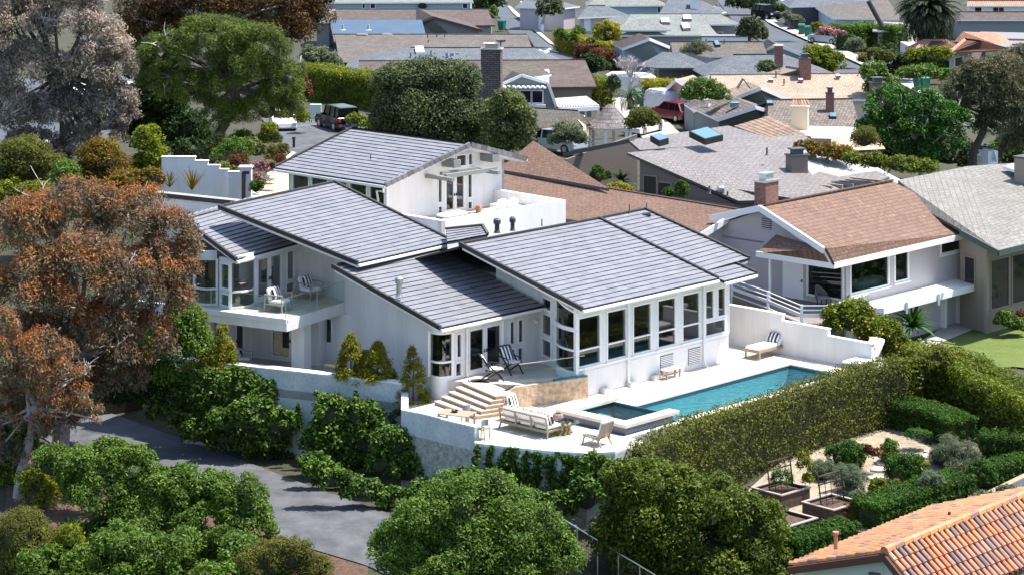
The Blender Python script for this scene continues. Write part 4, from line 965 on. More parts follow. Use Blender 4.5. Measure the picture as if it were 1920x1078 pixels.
def onroof(hd,px,py):   # point of the front roof plane under a pixel
    A,B,D=hd['A'],hd['B'],hd['D']; n=cross(sub(B,A),sub(D,A)); d=((px-CX)/F,1.,-(py-YH)/F); o=(0,0,H)
    t=sum(n[i]*(A[i]-o[i]) for i in range(3))/sum(n[i]*d[i] for i in range(3)); return (o[0]+d[0]*t,o[1]+d[1]*t,o[2]+d[2]*t)
def skylight(hd,pts,m='sky_l',h=.22,name='skylight',frame='black'):
    q=[onroof(hd,*p) for p in pts]; mb=MB(); mb.hexa([add(k,(0,0,-.1)) for k in q],[add(k,(0,0,h)) for k in q]); s=mb.build(name,M[frame],hd['t'])
    c=mul(add(add(q[0],q[1]),add(q[2],q[3])),.25); g=MB(); g.poly([add(lerp(k,c,.1),(0,0,h+.012)) for k in q]); g.build('pane',M[m],s)
def pipe(hd,px,py,h=.5,r=.06,m='dgrey'):
    q=onroof(hd,px,py); mb=MB(); mb.lathe(add(q,(0,0,-.05)),[(r*2.2,0),(r,.12),(r,h)],8); mb.build('roof_vent',M[m],hd['t'])
def chimney(par,c,w,d,z0,z1,m,deg=0,cap='dgrey',pots=True,uvm=False,name='chimney'):
    a=rad(deg); R=lambda x,y:(c[0]+x*math.cos(a)-y*math.sin(a),c[1]+x*math.sin(a)+y*math.cos(a))
    mb=MB(); pts=[R(-w/2,-d/2),R(w/2,-d/2),R(w/2,d/2),R(-w/2,d/2)]
    for i in range(4):
        p,q=pts[i],pts[(i+1)%4]; l=math.dist(p,q); mb.poly([(*p,z0),(*q,z0),(*q,z1),(*p,z1)],0,[(0,z0),(l,z0),(l,z1),(0,z1)])
    mb.poly([(*p,z1) for p in pts],0,[(0,0),(w,0),(w,d),(0,d)]); ch=mb.build(name,M[m],par)
    mb=MB(); e=1.12; mb.prism([R(-w/2*e,-d/2*e),R(w/2*e,-d/2*e),R(w/2*e,d/2*e),R(-w/2*e,d/2*e)],z1,z1+.1)
    if pots:
        mb.prism([R(-w*.3,-d*.3),R(w*.3,-d*.3),R(w*.3,d*.3),R(-w*.3,d*.3)],z1+.1,z1+.42); e=.85; mb.prism([R(-w/2*e,-d/2*e),R(w/2*e,-d/2*e),R(w/2*e,d/2*e),R(-w/2*e,d/2*e)],z1+.42,z1+.5)
    mb.build('chimney_cap',M[cap],ch); return ch
# --- brown roofed neighbour
ZN=.45
N0=at(1563,497,3.05); NF=Fr(N0[:2],46.6)     # origin: near corner of the eave
nb=thing('neighbour_house','mauve stucco house with brown shingle roof and white railed balcony right of the pool','house',NF(7,-4,0))
Er=NF.ux(1848,0)
rz_=5.3; rk=NF.solve if False else None
def ridge_v(px,py,z): return NF.uv(px,py,z)
uL,vR=ridge_v(1412,385,rz_+.0); uR,vR2=ridge_v(1688,342,rz_)
vr=(vR+vR2)/2
mb=MB(); E=lambda u,v,z:NF(u,v,z)
g0=NF.ux(1543,-2.4)
BC=at(1547,466,3.95)
# main slope, clipped hip at the left front
rpoly(mb,[E(0,0,3.05),E(Er,0,3.05),E(uR,vr,rz_),E(uL,vr,rz_),BC])
rpoly(mb,[E(Er,2*vr,3.05),E(uL,2*vr,3.05),E(uL,vr,rz_),E(uR,vr,rz_)])
rpoly(mb,[E(Er,0,3.05),E(Er,2*vr,3.05),E(uR,vr,rz_)])
rr=mb.build('roof',[M['brownsh'],M['trim']],nb)
mb=MB(); vl=NF.vx(1418,0); k=.36
rpoly(mb,[E(0,vl,3.05),E(0,0,3.05),BC,at(1455,440,3.95)]); mb.build('porch_roof',[M['brownsh'],M['trim']],nb)
mb=MB(); mb.seg(E(.0,0,3.0),E(Er,0,3.0),.1,.3); mb.seg(E(0,vl,3.0),E(0,0,3.0),.1,.3); mb.seg(E(Er,0,3.),E(Er,-1,3.),.1,.3); mb.build('fascia',M['trim'],rr)
mb=MB(); mb.seg(E(uL-.1,vr,rz_-.1),add(BC,(-.08,-.05,-.1)),.14,.34); mb.seg(E(uL-.1,vr,rz_-.1),E(uL-.6,vr*1.5,4.35),.14,.34); mb.build('barge_board',M['trim'],rr)
mb=MB()
for i in range(9): mb.seg(lerp(E(0,0,3.08),BC,i/9),lerp(E(0,0,3.1),BC,(i+.95)/9),.2,.09)
for i in range(30): mb.seg(lerp(E(uL,vr,rz_+.05),E(uR,vr,rz_+.05),i/30),lerp(E(uL,vr,rz_+.05),E(uR,vr,rz_+.08),(i+.96)/30),.24,.07)
mb.build('ridge_cap',M['brownsh'],rr)
WV=-.75; WU=2.0    # wall planes
we=NF.ux(1803,WV)
mb=MB()
w0,w1=E(WU,WV,0),E(we,WV,0)
s_=lambda a:NF.ux(a,WV)-WU
nw=[(s_(1594),s_(1667),ZN+.55,2.95),(s_(1677),s_(1704),ZN+.6,2.95),(s_(1763.5),s_(1802),ZN+1.55,3.0)]
wall(mb,w0,w1,-2.3,3.05,.2,nw)
v0=NF.vx(1432,WU); dv=(NF.vx(1467,WU),NF.vx(1506,WU)); wv=(NF.vx(1513,WU),NF.vx(1588,WU))
wl0,wl1=E(WU,v0,0),E(WU,WV,0); L1=WV-v0
o1=(dv[0]-v0,dv[1]-v0,ZN,ZN+2.05); o2=(wv[0]-v0,min(wv[1]-v0,L1-.02),ZN+.3,ZN+2.3)
wall(mb,wl0,wl1,-2.3,3.2,.2,[o1,o2])
wall(mb,E(we,WV,0),E(we,2*vr+1,0),-2.3,3.2,.2)
mb.build('wall',M['lav'],nb)
mb=MB(); gu=WU+.0
mb.hexa([E(gu,v0-9,-1),E(gu,v0,-1),E(gu+.2,v0,-1),E(gu+.2,v0-9,-1)],[E(gu,v0-9,3.3),E(gu,v0,3.3),E(gu+.2,v0,3.3),E(gu+.2,v0-9,3.3)])
mb.poly([E(gu,-1.2,3.2),E(gu,vr,rz_-.2),E(gu,2*vr+1.2,3.2)][::-1])
mb.build('gable_wall',M['lav'],nb)
for i,x in enumerate(nw): window(nb,w0,w1,*x,glass='tint',fw=.09,sill=True)
door(nb,wl0,wl1,*o1,hand=1,solid=True); window(nb,wl0,wl1,*o2,glass='tint',fw=.08)
q=E(gu-.02,vr+.2,4.35); mb=MB(); mb.fbox(NF,gu-.03,gu+.02,vr-.15,vr+.5,4.0,4.6,0)
for i in range(5): mb.fbox(NF,gu-.06,gu-.02,vr-.13,vr+.48,4.03+i*.115,4.08+i*.115,1)
mb.build('gable_vent',[M['dgrey'],M['lav']],nb)
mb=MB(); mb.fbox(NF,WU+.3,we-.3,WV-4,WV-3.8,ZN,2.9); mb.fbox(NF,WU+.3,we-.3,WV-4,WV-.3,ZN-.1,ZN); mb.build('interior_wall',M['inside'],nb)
for a,b in ((1600,1655),(1680,1700)):   # bedding behind the windows
    mb=MB(); c=E((NF.ux(a,WV-.8)+NF.ux(b,WV-.8))/2,WV-.9,ZN+.72); mb.pillow(c,abs(NF.ux(b,WV)-NF.ux(a,WV)),1.0,.5,0,.4,16,8,0,NF.a); mb.build('bedding',M['cush'],nb,smooth=True)
# roof over the balcony: deck slab, shelf and rails
mb=MB(); du=NF.ux(1840,WV+1.75); mb.prism([NF(WU-.2,WV-.1)[:2],NF(du,WV-.1)[:2],NF(du,WV+1.75)[:2],NF(3.2,WV+1.75)[:2]],ZN-.36,ZN); mb.build('balcony_shelf',M['trim'],nb)
bpts=[NF.uv(x,y,ZN-.15) for x,y in ((1372,560),(1440,585),(1503,612),(1553,612),(1627,590))]
bpts=[NF(*q)[:2] for q in bpts]
mb=MB(); mb.prism(bpts+[NF(WU,WV)[:2],NF(WU,v0-2)[:2],NF(-2.5,v0-3)[:2]],ZN-.55,ZN-.02); mb.build('balcony_floor',M['taupew'],nb)
mb=MB()
for k,p in enumerate(bpts): mb.box(p[0]-.07,p[0]+.07,p[1]-.07,p[1]+.07,ZN-.55,ZN+.98)
rl=mb.build('balcony_railing',M['trim'],nb)
for z,h in ((ZN+.93,.05),(ZN+.70,.05),(ZN+.42,.18),(ZN+.06,.05)):
    mb=MB()
    for p,q in zip(bpts,bpts[1:]): mb.seg((*p,z),(*q,z),.05,h)
    mb.build('rail',M['trim'],rl)
for x,y in ((1433,0),):
    v=NF.vx(1443.5,.15); mb=MB(); mb.fbox(NF,.1,.2,v-.05,v+.05,ZN-.3,3.0); mb.build('post',M['trim'],nb)
# ground floor under the shelf
mb=MB()
for x in (1768,1797,1690): u=NF.ux(x,WV+.1); mb.fbox(NF,u-.12,u+.12,WV-.1,WV+.3,-2.3,ZN-.36) if x!=1797 else mb.fbox(NF,u-.1,u+.35,WV-.4,WV+1.4,-2.3,ZN-.36)
mb.build('column',M['trim'],nb)
for s in (1760,1700):
    u=NF.ux(s,WV+1.8); mb=MB(); mb.seg(NF(u,WV+1.8,ZN+.05),NF(u,WV+1.8,ZN-.6),.12,.16); mb.build('downspout',M['trim'],nb)
mb=MB(); mb.fbox(NF,2,we-.4,WV-1.7,WV-1.5,-2.3,0); mb.build('wall',M['lav'],nb)
bc=NF.uv(1409,380,5.0); chimney(nb,NF(uL+.9,vr-.3),1.15,.8,4.85,6.55,'brick',46.6,'steel')
# the long brown roof running behind (left part of the same house)
R1=thing('courtyard_house','long low house with brown shingle gable roof behind the terrace','house',at(1100,330,3))
mb=MB(); k0,k1=at(945,321,4.7),at(1386,393,4.7); kn=norm((-(k1[1]-k0[1]),k1[0]-k0[0],0)); kn=mul(kn,-1) if kn[1]>0 else kn
e0_,e1_=add(k0,(kn[0]*5,kn[1]*5,-1.5)),add(k1,(kn[0]*3.4,kn[1]*3.4,-1.1))
rpoly(mb,[e0_,e1_,k1,k0]); rpoly(mb,[add(k1,(-kn[0]*5,-kn[1]*5,-1.6)),add(k0,(-kn[0]*5,-kn[1]*5,-1.6)),k0,k1])
h0,h1,h2=at(935,318,4.8),at(1142,354,4.8),at(1000,264,6.4)
rpoly(mb,[h0,h1,h2])
mb.build('roof',[M['brownsh'],M['dgrey']],R1)
mb=MB()
for i in range(40): mb.seg(lerp(k0,k1,i/40),lerp(k0,k1,(i+.95)/40),.2,.08)
mb.build('ridge_cap',M['brownsh'],R1)
wl=lambda q,d:(q[0]-kn[0]*d,q[1]-kn[1]*d)
mb=MB(); mb.prism([wl(e0_,.6),wl(lerp(e1_,e0_,.03),.6),wl(lerp(k1,k0,.03),4.2),wl(k0,4.2)],-1,2.9); mb.poly([(*wl(lerp(e1_,e0_,.02),.5),-1),(*wl(lerp(k1,k0,.02),3),-1),add(lerp(k1,k0,.02),(0,0,-.2)),(*wl(lerp(e1_,e0_,.02),.5),3.4)]); mb.build('wall',M['lav'],R1)
mb=MB(); mb.seg(add(e1_,(0,0,-.15)),add(k1,(0,0,-.15)),.14,.34); mb.build('barge_board',M['trim'],R1)
for x,y in ((1080,380),(1137,383)): q=at(x,y,3.9); mb=MB(); mb.tube([add(q,(-.2,-.1,0)),add(q,(0,0,.18)),add(q,(.25,.05,.05))],.1,8); mb.build('roof_vent',M['brownsh'],R1)
# balcony furniture of the neighbour
def wicker(label):
    t=thing('wicker_chair',label,'chair',(0,0,0),'wicker chairs on the neighbour balcony')
    mb=MB(); pts=arc_pts((.36,.25),(-.36,.25),.62,12); ribbon(mb,pts,.28,lambda t:.55+.42*math.sin(math.pi*t)**.7,.05); mb.build('backrest',mat('grey_wicker',(.20,.17,.15),.9,fine=.3,bscale=20),t)
    mb=MB(); mb.pillow((0,0,.42),.62,.62,.14); mb.build('seat',M['gcush'],t)
    for sx in(-1,1):
        for sy in(-1,1): b=MB(); b.seg((sx*.28,sy*.25,0),(sx*.28,sy*.25,.36),.04,.04); b.build('leg',M['black'],t)
    return t
w=wicker('grey wicker chair beside the white panelled door'); q=at(1500,556,ZN); put(w,(q[0],q[1],ZN),-60)
for (x,y,an,lb) in ((1573,552,120,'grey wicker chair against the big tinted window'),(1545,572,20,'pale backed wicker chair with its back to the white railing')):
    k=copy_tree(w); q=at(x,y,ZN); put(k,(q[0],q[1],ZN),an,lb)
rt=thing('patio_table','dark round table between wicker chairs on the railed balcony','table',(0,0,0)); mb=MB(); mb.lathe((0,0,.68),[(.1,0),(.55,.02),(.55,.06),(.05,.06)],16); mb.build('tabletop',M['dgrey'],rt); mb=MB(); mb.lathe((0,0,0),[(.3,0),(.28,.04),(.05,.1),(.05,.68)],10); mb.build('base',M['dgrey'],rt); q=at(1538,556,ZN); put(rt,(q[0],q[1],ZN))
# --- grey tile house with skylights
g2=thing('skylight_house','taupe house with a wide pale grey tile roof carrying two skylights','house',at(1400,330,2))
mb=MB()
ga,gb,gc,gd=at(1176,287,5.0),at(1385,377,2.75),at(1640,322,2.75),at(1440,243,5.0)
rA=dict(A=gb,B=gc,D=ga); 
def quadroof(mb,pts): rpoly(mb,pts)
rpoly(mb,[gb,at(1560,372,2.75),at(1668,332,2.9),at(1500,252,5.0),ga])
ge,gf=at(1178,263,4.9),at(1365,236,5.3)
rpoly(mb,[at(1200,282,4.6),at(1450,262,4.8),gf,ge])
mb.build('roof',[M['greytile'],M['dgrey']],g2)
mb=MB(); rpoly(mb,[at(1560,372,2.6),at(1690,338,2.6),at(1590,285,4.2),at(1484,283,4.6)]); mb.build('roof',[M['whitetile'],M['trim']],g2)
hd=dict(t=g2,A=gb,B=at(1560,372,2.75),D=ga)
skylight(hd,[(1292,255),(1322,270),(1356,262),(1326,246)],h=.3)
skylight(hd,[(1219,263),(1236,273),(1254,268),(1238,258)],h=.3)
for x,y,h in ((1438,290,.5),(1330,358,.35),(1364,368,.35),(1330,362,.3)): pipe(hd,x,y,h)
q=onroof(hd,1352,360); mb=MB(); mb.pillow(add(q,(0,0,.15)),.5,.5,.45); mb.build('roof_vent',M['steel'],g2)
mb=MB(); mb.prism([lerp(ga,gb,.03)[:2],lerp(ga,gb,.95)[:2],at(1545,365,2.75)[:2],at(1480,262,4.6)[:2]],-1,lambda p:2.5); 
gw0,gw1=lerp(ga,gb,.06),lerp(ga,gb,.9)
wall(mb,(gw0[0]+.4,gw0[1]),(gw1[0]+.4,gw1[1]),-1,lambda s:4.55-2.05*s/math.dist(gw0[:2],gw1[:2]),.2)
mb.build('wall',M['taupew'],g2)
fw0,fw1=(gw0[0]+.36,gw0[1]),(gw1[0]+.36,gw1[1])
lf=math.dist(fw0,fw1)
for i in range(3): fwin(g2,fw0,fw1,.4+i*1.15,1.4+i*1.15,.6,3.6-.32*i,frame='tan',mull=False)
mb=MB(); wall(mb,at(1062,294,3.4)[:2],at(1195,282,3.4)[:2],-1,lambda s:3.2+1.3*s/6.,.2); mb.build('wall',M['taupew'],g2)
mb=MB(); mb.seg(at(1060,290,3.3),at(1185,264,4.9),.5,.25); mb.build('roof_edge',M['dgrey'],g2)
chimney(g2,at(1494,345,2.9)[:2],1.15,.95,2.2,4.75,'taupew',20,'dgrey')
mb=MB()
for k in range(6): mb.seg(at(1508+k*14,346-k*2.5,3.15),at(1560+k*20,352-k*2,3.1),.16,.2)
mb.build('pergola_beams',M['tan'],g2)
mb=MB(); rpoly(mb,[at(1362,352,3.3),at(1520,378,2.9),at(1540,372,3.),at(1376,344,3.4)]); mb.build('eave_roof',[M['greytile'],M['dgrey']],g2)
# --- right edge house with grey green tile
g3=thing('green_trim_house','tan house with grey green tile roof and dark green fascia at the right edge','house',at(1850,480,0))
mb=MB(); t0,t1,t2,t3=at(1872,470,3.0),at(2010,436,3.0),at(1990,300,5.3),at(1815,312,5.3)
rpoly(mb,[t0,t1,t2,t3]); rpoly(mb,[at(1872,470,3.0),at(1815,312,5.3),at(1700,338,5.2),at(1748,405,3.6)][::-1]) if 0 else None
rpoly(mb,[lerp(t0,t0,0),t3,at(1684,338,5.2),at(1742,398,4.0)]); mb.build('roof',[M['greentile'],M['dgreen']],g3)
mb=MB(); mb.seg(add(t0,(0,0,-.15)),add(t1,(0,0,-.15)),.12,.32); mb.seg(add(t0,(0,0,-.15)),at(1800,436,3.7),.12,.32); mb.build('fascia',M['dgreen'],g3)
mb=MB(); q0,q1,q2=at(1806,560,-.9),at(1835,575,-.9),at(1935,555,-.9)
wall(mb,at(1800,570,-.9)[:2],at(1850,585,-.9)[:2],-2.5,3.2,.2); wall(mb,at(1850,585,-.9)[:2],at(1960,556,-.9)[:2],-2.5,2.8,.2); mb.build('wall',M['tan'],g3)
pA,pB=at(1850,585,-.9)[:2],at(1960,556,-.9)[:2]
pC=at(1800,570,-.9)[:2]
fwin(g3,pC,pA,.5,1.4,.2,1.9,frame='tan')
for i in range(2): fwin(g3,pA,pB,.4+i*2.2,2.2+i*2.2,-.8,1.9,frame='tan',mull=False,name='door')
mb=MB(); rpoly(mb,[at(1935,330,5.3),at(1990,310,5.3),at(1960,290,5.9),at(1880,312,5.4)]); mb.build('roof',[M['whitetile'],M['trim']],g3)
mb=MB(); mb.seg(at(1838,445,2.9),at(1838,545,-.5),.12,.12); mb.build('drainpipe',M['dgreen'],g3)
chimney(g3,at(1925,345,4.6)[:2],1.2,1.,4,6.2,'tan',46,pots=False)
dk=thing('wooden_stair_rail','pale wooden stair railing in front of the tan house','railing',at(1900,580,-1.5)); mb=MB()
pts=[at(1892,570,-1.4),at(1925,560,-1.2)]
for a in (at(1893,586,-2.),at(1918,580,-2.)): mb.seg(a,add(a,(0,0,1.5)),.1,.1)
for z in (.2,.6,1.0,1.35): mb.seg(add(at(1890,586,-2.),(0,0,z)),add(at(1935,576,-2.),(0,0,z)),.06,.06)
mb.seg(at(1840,560,-1.6),at(1893,577,-1.9),.08,.08); mb.build('rail',mat('pale_wood',(.5,.42,.34),.8),dk)
# --- terracotta tile house, bottom right
zT=3.4
tb=thing('terracotta_tile_house','pale green house with mottled terracotta barrel tile roof in the bottom right corner','house',at(1700,1060,1))
def barrel(mb,A,B,C,D,cw=.26,ch=.42,r=.085):
    """barrel tiles: A,B eave; D,C ridge; columns run A->D"""
    nu=max(1,int(dist(A,B)/cw)); nv=max(1,int(dist(A,D)/ch)); nn=norm(cross(sub(B,A),sub(D,A)))
    if nn[2]<0: nn=mul(nn,-1)
    u=norm(sub(B,A))
    for i in range(nu):
        s=(i+.5)/nu
        for j in range(nv):
            t0,t1=j/nv,min(1,(j+1.12)/nv)
            a=lerp(lerp(A,B,s),lerp(D,C,s),t0); b=lerp(lerp(A,B,s),lerp(D,C,s),t1)
            R=[]
            for q,rr_,lift in ((a,r*1.15,.05+random.uniform(-.008,.008)),(b,r*.95,.02)):
                R.append([add(add(q,mul(u,rr_*math.cos(k*math.pi/5))),mul(nn,rr_*math.sin(k*math.pi/5)+lift)) for k in range(6)])
            ix=mb.p(R[0]); iy=mb.p(R[1])
            for k in range(5): mb.f.append((ix+k,ix+k+1,iy+k+1,iy+k)); mb.m.append(0); mb.uv.append(None)
            mb.f.append(tuple(ix+k for k in range(6))); mb.m.append(0); mb.uv.append(None)
M['barrel']=island('terracotta_barrel_tile',[(0,(.44,.155,.07)),(.3,(.51,.205,.10)),(.55,(.37,.18,.12)),(.72,(.25,.15,.125)),(.86,(.13,.115,.12)),(1,(.52,.27,.16))],.65,.15)
M['barrel2']=island('terracotta_flat_tile',[(0,(.46,.175,.075)),(.4,(.52,.23,.10)),(.75,(.36,.17,.10)),(.92,(.20,.12,.095)),(1,(.53,.29,.16))],.65,.12)
M['under']=mat('roof_underlay',(.09,.04,.025),.9)
Rg=at(1650,1037,3.9); Rg2=at(1960,920,4.6)   # ridge from near end to far end
e1,e2=at(1475,1062,3.1),at(1752,940,3.1)        # left eave
mb=MB(); n0=norm(cross(sub(e2,e1),sub(Rg,e1)))
Rm=at(1658,1036,4.0); Rf=at(1985,905,4.0); eL,eN=at(1478,1062,3.0),at(1752,951,3.0)
barrel(mb,eL,eN,Rf,Rm,.28,.34,.09); m_=mb.build('roof',M['barrel2'],tb)
mb=MB(); slab(mb,[add(q,(0,0,-.01)) for q in (eL,eN,Rf,Rm)],.12); mb.build('roof_deck',M['under'],m_)
rA_,rB_=at(1735,1135,2.9),at(2070,1010,2.9)
mb=MB(); barrel(mb,rA_,rB_,Rf,Rm,.27,.40,.09); m_=mb.build('roof',M['barrel'],tb)
mb=MB(); slab(mb,[add(q,(0,0,-.01)) for q in (rA_,rB_,Rf,Rm)],.12); mb.build('roof_deck',M['under'],m_)
mb=MB()
for k in range(22): mb.tube([add(lerp(Rm,Rf,k/22),(0,0,.06)),add(lerp(Rm,Rf,(k+1.15)/22),(0,0,.10))],[.15,.12],8)
mb.build('ridge_tiles',M['barrel2'],tb)
mb=MB(); mb.seg(add(eL,(0,0,-.12)),add(Rm,(0,-.02,-.14)),.1,.22); mb.seg(add(Rm,(0,-.02,-.14)),add(rA_,(0,-.02,-.12)),.1,.22); mb.build('barge_board',M['under'],tb)
mb=MB(); A_,B_,C_=(eL[0]+.5,eL[1]+.15),(Rm[0],Rm[1]+.35),(rA_[0]-.2,rA_[1]+.4)
mb.poly([(*A_,-4),(*B_,-4),(*B_,Rm[2]-.2),(*A_,2.85)]); mb.poly([(*B_,-4),(*C_,-4),(*C_,2.75),(*B_,Rm[2]-.2)])
mb.prism([(A_[0],A_[1]+.01),(B_[0],B_[1]+.01),(Rf[0],Rf[1]),(eN[0],eN[1])],-4,2.8); mb.build('wall',M['greenw'],tb)
q=lerp((*A_,0),(*B_,0),.93); mb=MB(); mb.box(q[0]-.25,q[0]+.25,q[1]-.08,q[1]+.06,2.85,3.25); mb.build('gable_vent',M['dgrey'],tb)
q=at(1567,1030,3.3); mb=MB(); mb.lathe((q[0],q[1],2.9),[(.1,0),(.07,.1),(.065,.85),(.1,.9),(.1,.98)],10); mb.build('roof_vent',mat('terracotta_pipe',(.45,.2,.13),.7),tb)
q=at(1780,970,3.7); mb=MB(); mb.lathe((q[0],q[1],3.5),[(.08,0),(.05,.1),(.05,.4)],8); mb.build('roof_vent',M['brown'],tb)
# ================= houses further back, streets
M['terr']=shingle('terracotta_pantile',(.52,.27,.18),(.42,.20,.13),(.20,.09,.06),.24,3.,.05)
M['paleterr']=shingle('pale_terracotta',(.66,.50,.38),(.58,.42,.31),(.34,.21,.15),.26,.42,.035)
M['metalroof']=shingle('grey_metal_roof',(.30,.33,.38),(.28,.31,.36),(.15,.17,.2),.45,9.,.03)
M['stonec']=shingle('ledge_stone',(.24,.18,.17),(.13,.10,.095),(.04,.035,.03),.5,.16,.035)
M['solar']=shingle('solar_panel',(.015,.02,.05),(.012,.018,.045),(.30,.32,.36),.55,3,.05,rough=.15)
def fgable(par,Lp,Rp,Ap,zl,za,back,roof,wallm,trim='trim',z0=-.5,oh=.5,wins=()):
    """gable facing the camera: eave pixels, apex pixel, back apex pixel (same height)"""
    l,r=at(*Lp,zl),at(*Rp,zl); a=at(*Ap,za); b=at(*back,za); d=sub(b,a); d=(d[0],d[1],0)
    mb=MB(); l2,r2=add(l,d),add(r,d)
    rpoly(mb,[l2,l,a,b]); rpoly(mb,[r,r2,b,a]); ro=mb.build('roof',[M[roof],M[trim]],par)
    m2=MB(); m2.seg(add(l,(0,0,-.1)),add(a,(0,0,-.1)),.12,.3); m2.seg(add(a,(0,0,-.1)),add(r,(0,0,-.1)),.12,.3); m2.build('barge_board',M[trim],ro)
    dn=norm(d); p=[add(k,mul(dn,oh)) for k in (l,r,a)]; q0=lerp(p[0],p[1],.05); q1=lerp(p[0],p[1],.95)
    mb=MB(); mb.poly([(q0[0],q0[1],z0),(q1[0],q1[1],z0),(q1[0],q1[1],zl-.05),(p[2][0],p[2][1],za-.2),(q0[0],q0[1],zl-.05)])
    e0,e1=add(q0,d),add(q1,d); mb.poly([(e0[0],e0[1],z0),(q0[0],q0[1],z0),(q0[0],q0[1],zl),(e0[0],e0[1],zl)]); mb.poly([(q1[0],q1[1],z0),(e1[0],e1[1],z0),(e1[0],e1[1],zl),(q1[0],q1[1],zl)])
    mb.build('wall',M[wallm],par)
    Y=(q0[1]+q1[1])/2; Ln=math.dist(q0[:2],q1[:2])
    for xa,ya,xb,yb in wins:
        f=lambda x:((x-CX)*Y/F-q0[0])/(q1[0]-q0[0])*Ln
        fwin(par,q0[:2],q1[:2],f(xa),f(xb),H-(yb-YH)*Y/F,H-(ya-YH)*Y/F)
    return q0,q1
def fpix(hd,wins,pane='pane'):   # windows on the front wall given in pixels
    a,b=hd['a'],hd['b']
    Ln=math.dist(a[:2],b[:2])
    for xa,ya,xb,yb in wins:
        def s(x):
            k=(x-CX)/F; ux,uy=(b[0]-a[0])/Ln,(b[1]-a[1])/Ln; return (k*a[1]-a[0])/(ux-k*uy)
        s0,s1=s(xa),s(xb); Y=a[1]+(b[1]-a[1])*s0/Ln; fwin(hd['t'],a[:2],b[:2],s0,s1,H-(yb-YH)*Y/F,H-(ya-YH)*Y/F,pane)
def flat(par,pts,z,z0,roofm,wallm,th=.25,name='flat_roof'):
    q=[at(*p,z) for p in pts]; mb=MB(); slab(mb,q,th); mb.build(name,M[roofm],par)
    c=mul(add(add(q[0],q[1]),add(q[2],q[3])),.25); mb=MB(); mb.prism([lerp(k,c,.06)[:2] for k in q],z0,z-th); mb.build('wall',M[wallm],par)
GH=gable_house
h=GH('blue_house','pale blue house with white framed windows at the very top left of the roofs',(598,6),(888,5),(880,-13),(610,-13),3.2,4.0,'slate','pblue',z0=0); fpix(h,[(695,8,703,16),(868,8,876,16),(680,6,684,16)])
t=h['t']; Yh=h['a'][1]-.06; mb=MB(); q=[(atY(792+9*math.cos(k*math.pi/3),12.5+7*math.sin(k*math.pi/3),Yh)) for k in range(6)]; mb.poly(q[::-1]); mb.build('window',M['pane'],t)
h=GH('garage','small grey green roofed garage at the left end of the brown roofed house',(586,42),(624,42),(630,17),(592,17),3,4.2,'slate','gwall',cat='garage')
h=GH('brown_roof_house','long house with brown composition roof, dark gable and blue roofed wing',(632,50),(928,48),(914,18),(630,18),3,4.4,'compbrown','gwall','brown'); t=h['t']
mb=MB(); rpoly(mb,[at(625,64,3.1),at(798,64,3.1),at(791,38,4.2),at(622,38,4.2)]); mb.build('wing_roof',[M['blueroof'],M['brown']],t)
fgable(t,(782,44),(905,57),(812,32),3.3,4.6,(786,17),'compbrown','gwall','brown')
for x,y in ((637,43),(643,57),(691,57)): q=at(x,y,3.6); mb=MB(); mb.lathe(q,[(.4,0),(.15,.08),(.1,.6)],8); mb.build('roof_vent',M['walk'],t)
h=GH('grey_roof_house','house with one wide plain grey brown roof beside the lane',(637,118),(1005,112),(988,65),(627,65),3,4.9,'compgrey','gwall','brown'); g=h
for x in (679,726,762): q=onroof(h,x,68); mb=MB(); mb.pillow(q,1.3,.8,.5); mb.build('roof_vent',M['taupew'],h['t'])
for x,y in ((802,76),(819,76),(834,76),(803,86)): pipe(h,x,y,.6)
h=GH('solar_panel_house','hip roofed blue grey house with solar panels and a white skylight',(640,136),(1062,133),(1000,90),(770,90),3,4.7,'compblue','gwall',hip=True)
skylight(h,[(778,93),(780,104),(796,104),(793,92)],'trim',.3,'skylight','trim'); pipe(h,770,110,.6); pipe(h,808,106,.6)
q=[onroof(h,*p) for p in ((837,113),(903,113),(903,103),(835,103))]; mb=MB(); q=[add(k,(0,0,.12)) for k in q]; rpoly(mb,q); mb.build('solar_panel',[M['solar'],M['black']],h['t'])
h=GH('stone_chimney_house','brown roofed house with dark left gable and green gambrel dormer',(672,168),(1119,163),(1097,113),(673,115),3,4.6,'compbrown','taupew','brown'); t=h['t']
Y0=200.
chimney(t,((922-CX)*193/F,193.),1.6,1.2,0,8.35,'stonec',-8,'walk',pots=True)
q=atY(939,80,193); mb=MB(); mb.lathe((q[0],q[1],q[2]-.3),[(.05,0),(.05,.3),(.35,.35),(.42,.5),(.1,.42)],10); mb.build('satellite_dish',M['dgrey'],t)
fr=[atY(x,y,Y0) for x,y in ((930,204),(942,158),(978,142),(1027,156),(1043,200))]; bk=[(p[0]-1.5,p[1]+7,p[2]) for p in fr]
mb=MB(); mb.poly(fr); mb.build('gable_wall',M['gab'],t)
mb=MB()
for i in range(4): mb.poly([fr[i],fr[i+1],bk[i+1],bk[i]])
mb.build('gambrel_roof',M['moss'],t)
mb=MB()
for i in range(4): mb.seg(add(fr[i],(0,-.1,0)),add(fr[i+1],(0,-.1,0)),.2,.22)
mb.build('barge_board',M['trim'],t)
P0,P1=atY(940,199,Y0-.05),atY(1025,199,Y0-.05); s_=lambda x:(x-940)*Y0/F; z_=lambda y:H-(y-YH)*Y0/F
for xa,xb in ((954,971),(976,995),(998,1017)): fwin(t,P0[:2],P1[:2],s_(xa),s_(xb),z_(193),z_(171),mull=False)
mb=MB(); mb.box(P0[0]+s_(950),P0[0]+s_(1023),Y0-.5,Y0-.04,z_(206),z_(196)); mb.build('window_box',M['trim'],t)
mb=MB()
for i in range(9): x=P0[0]+s_(944+i*9); mb.seg((x,Y0-.1,z_(161)),(x+.25,Y0-1.0,z_(164)),.22,.08)
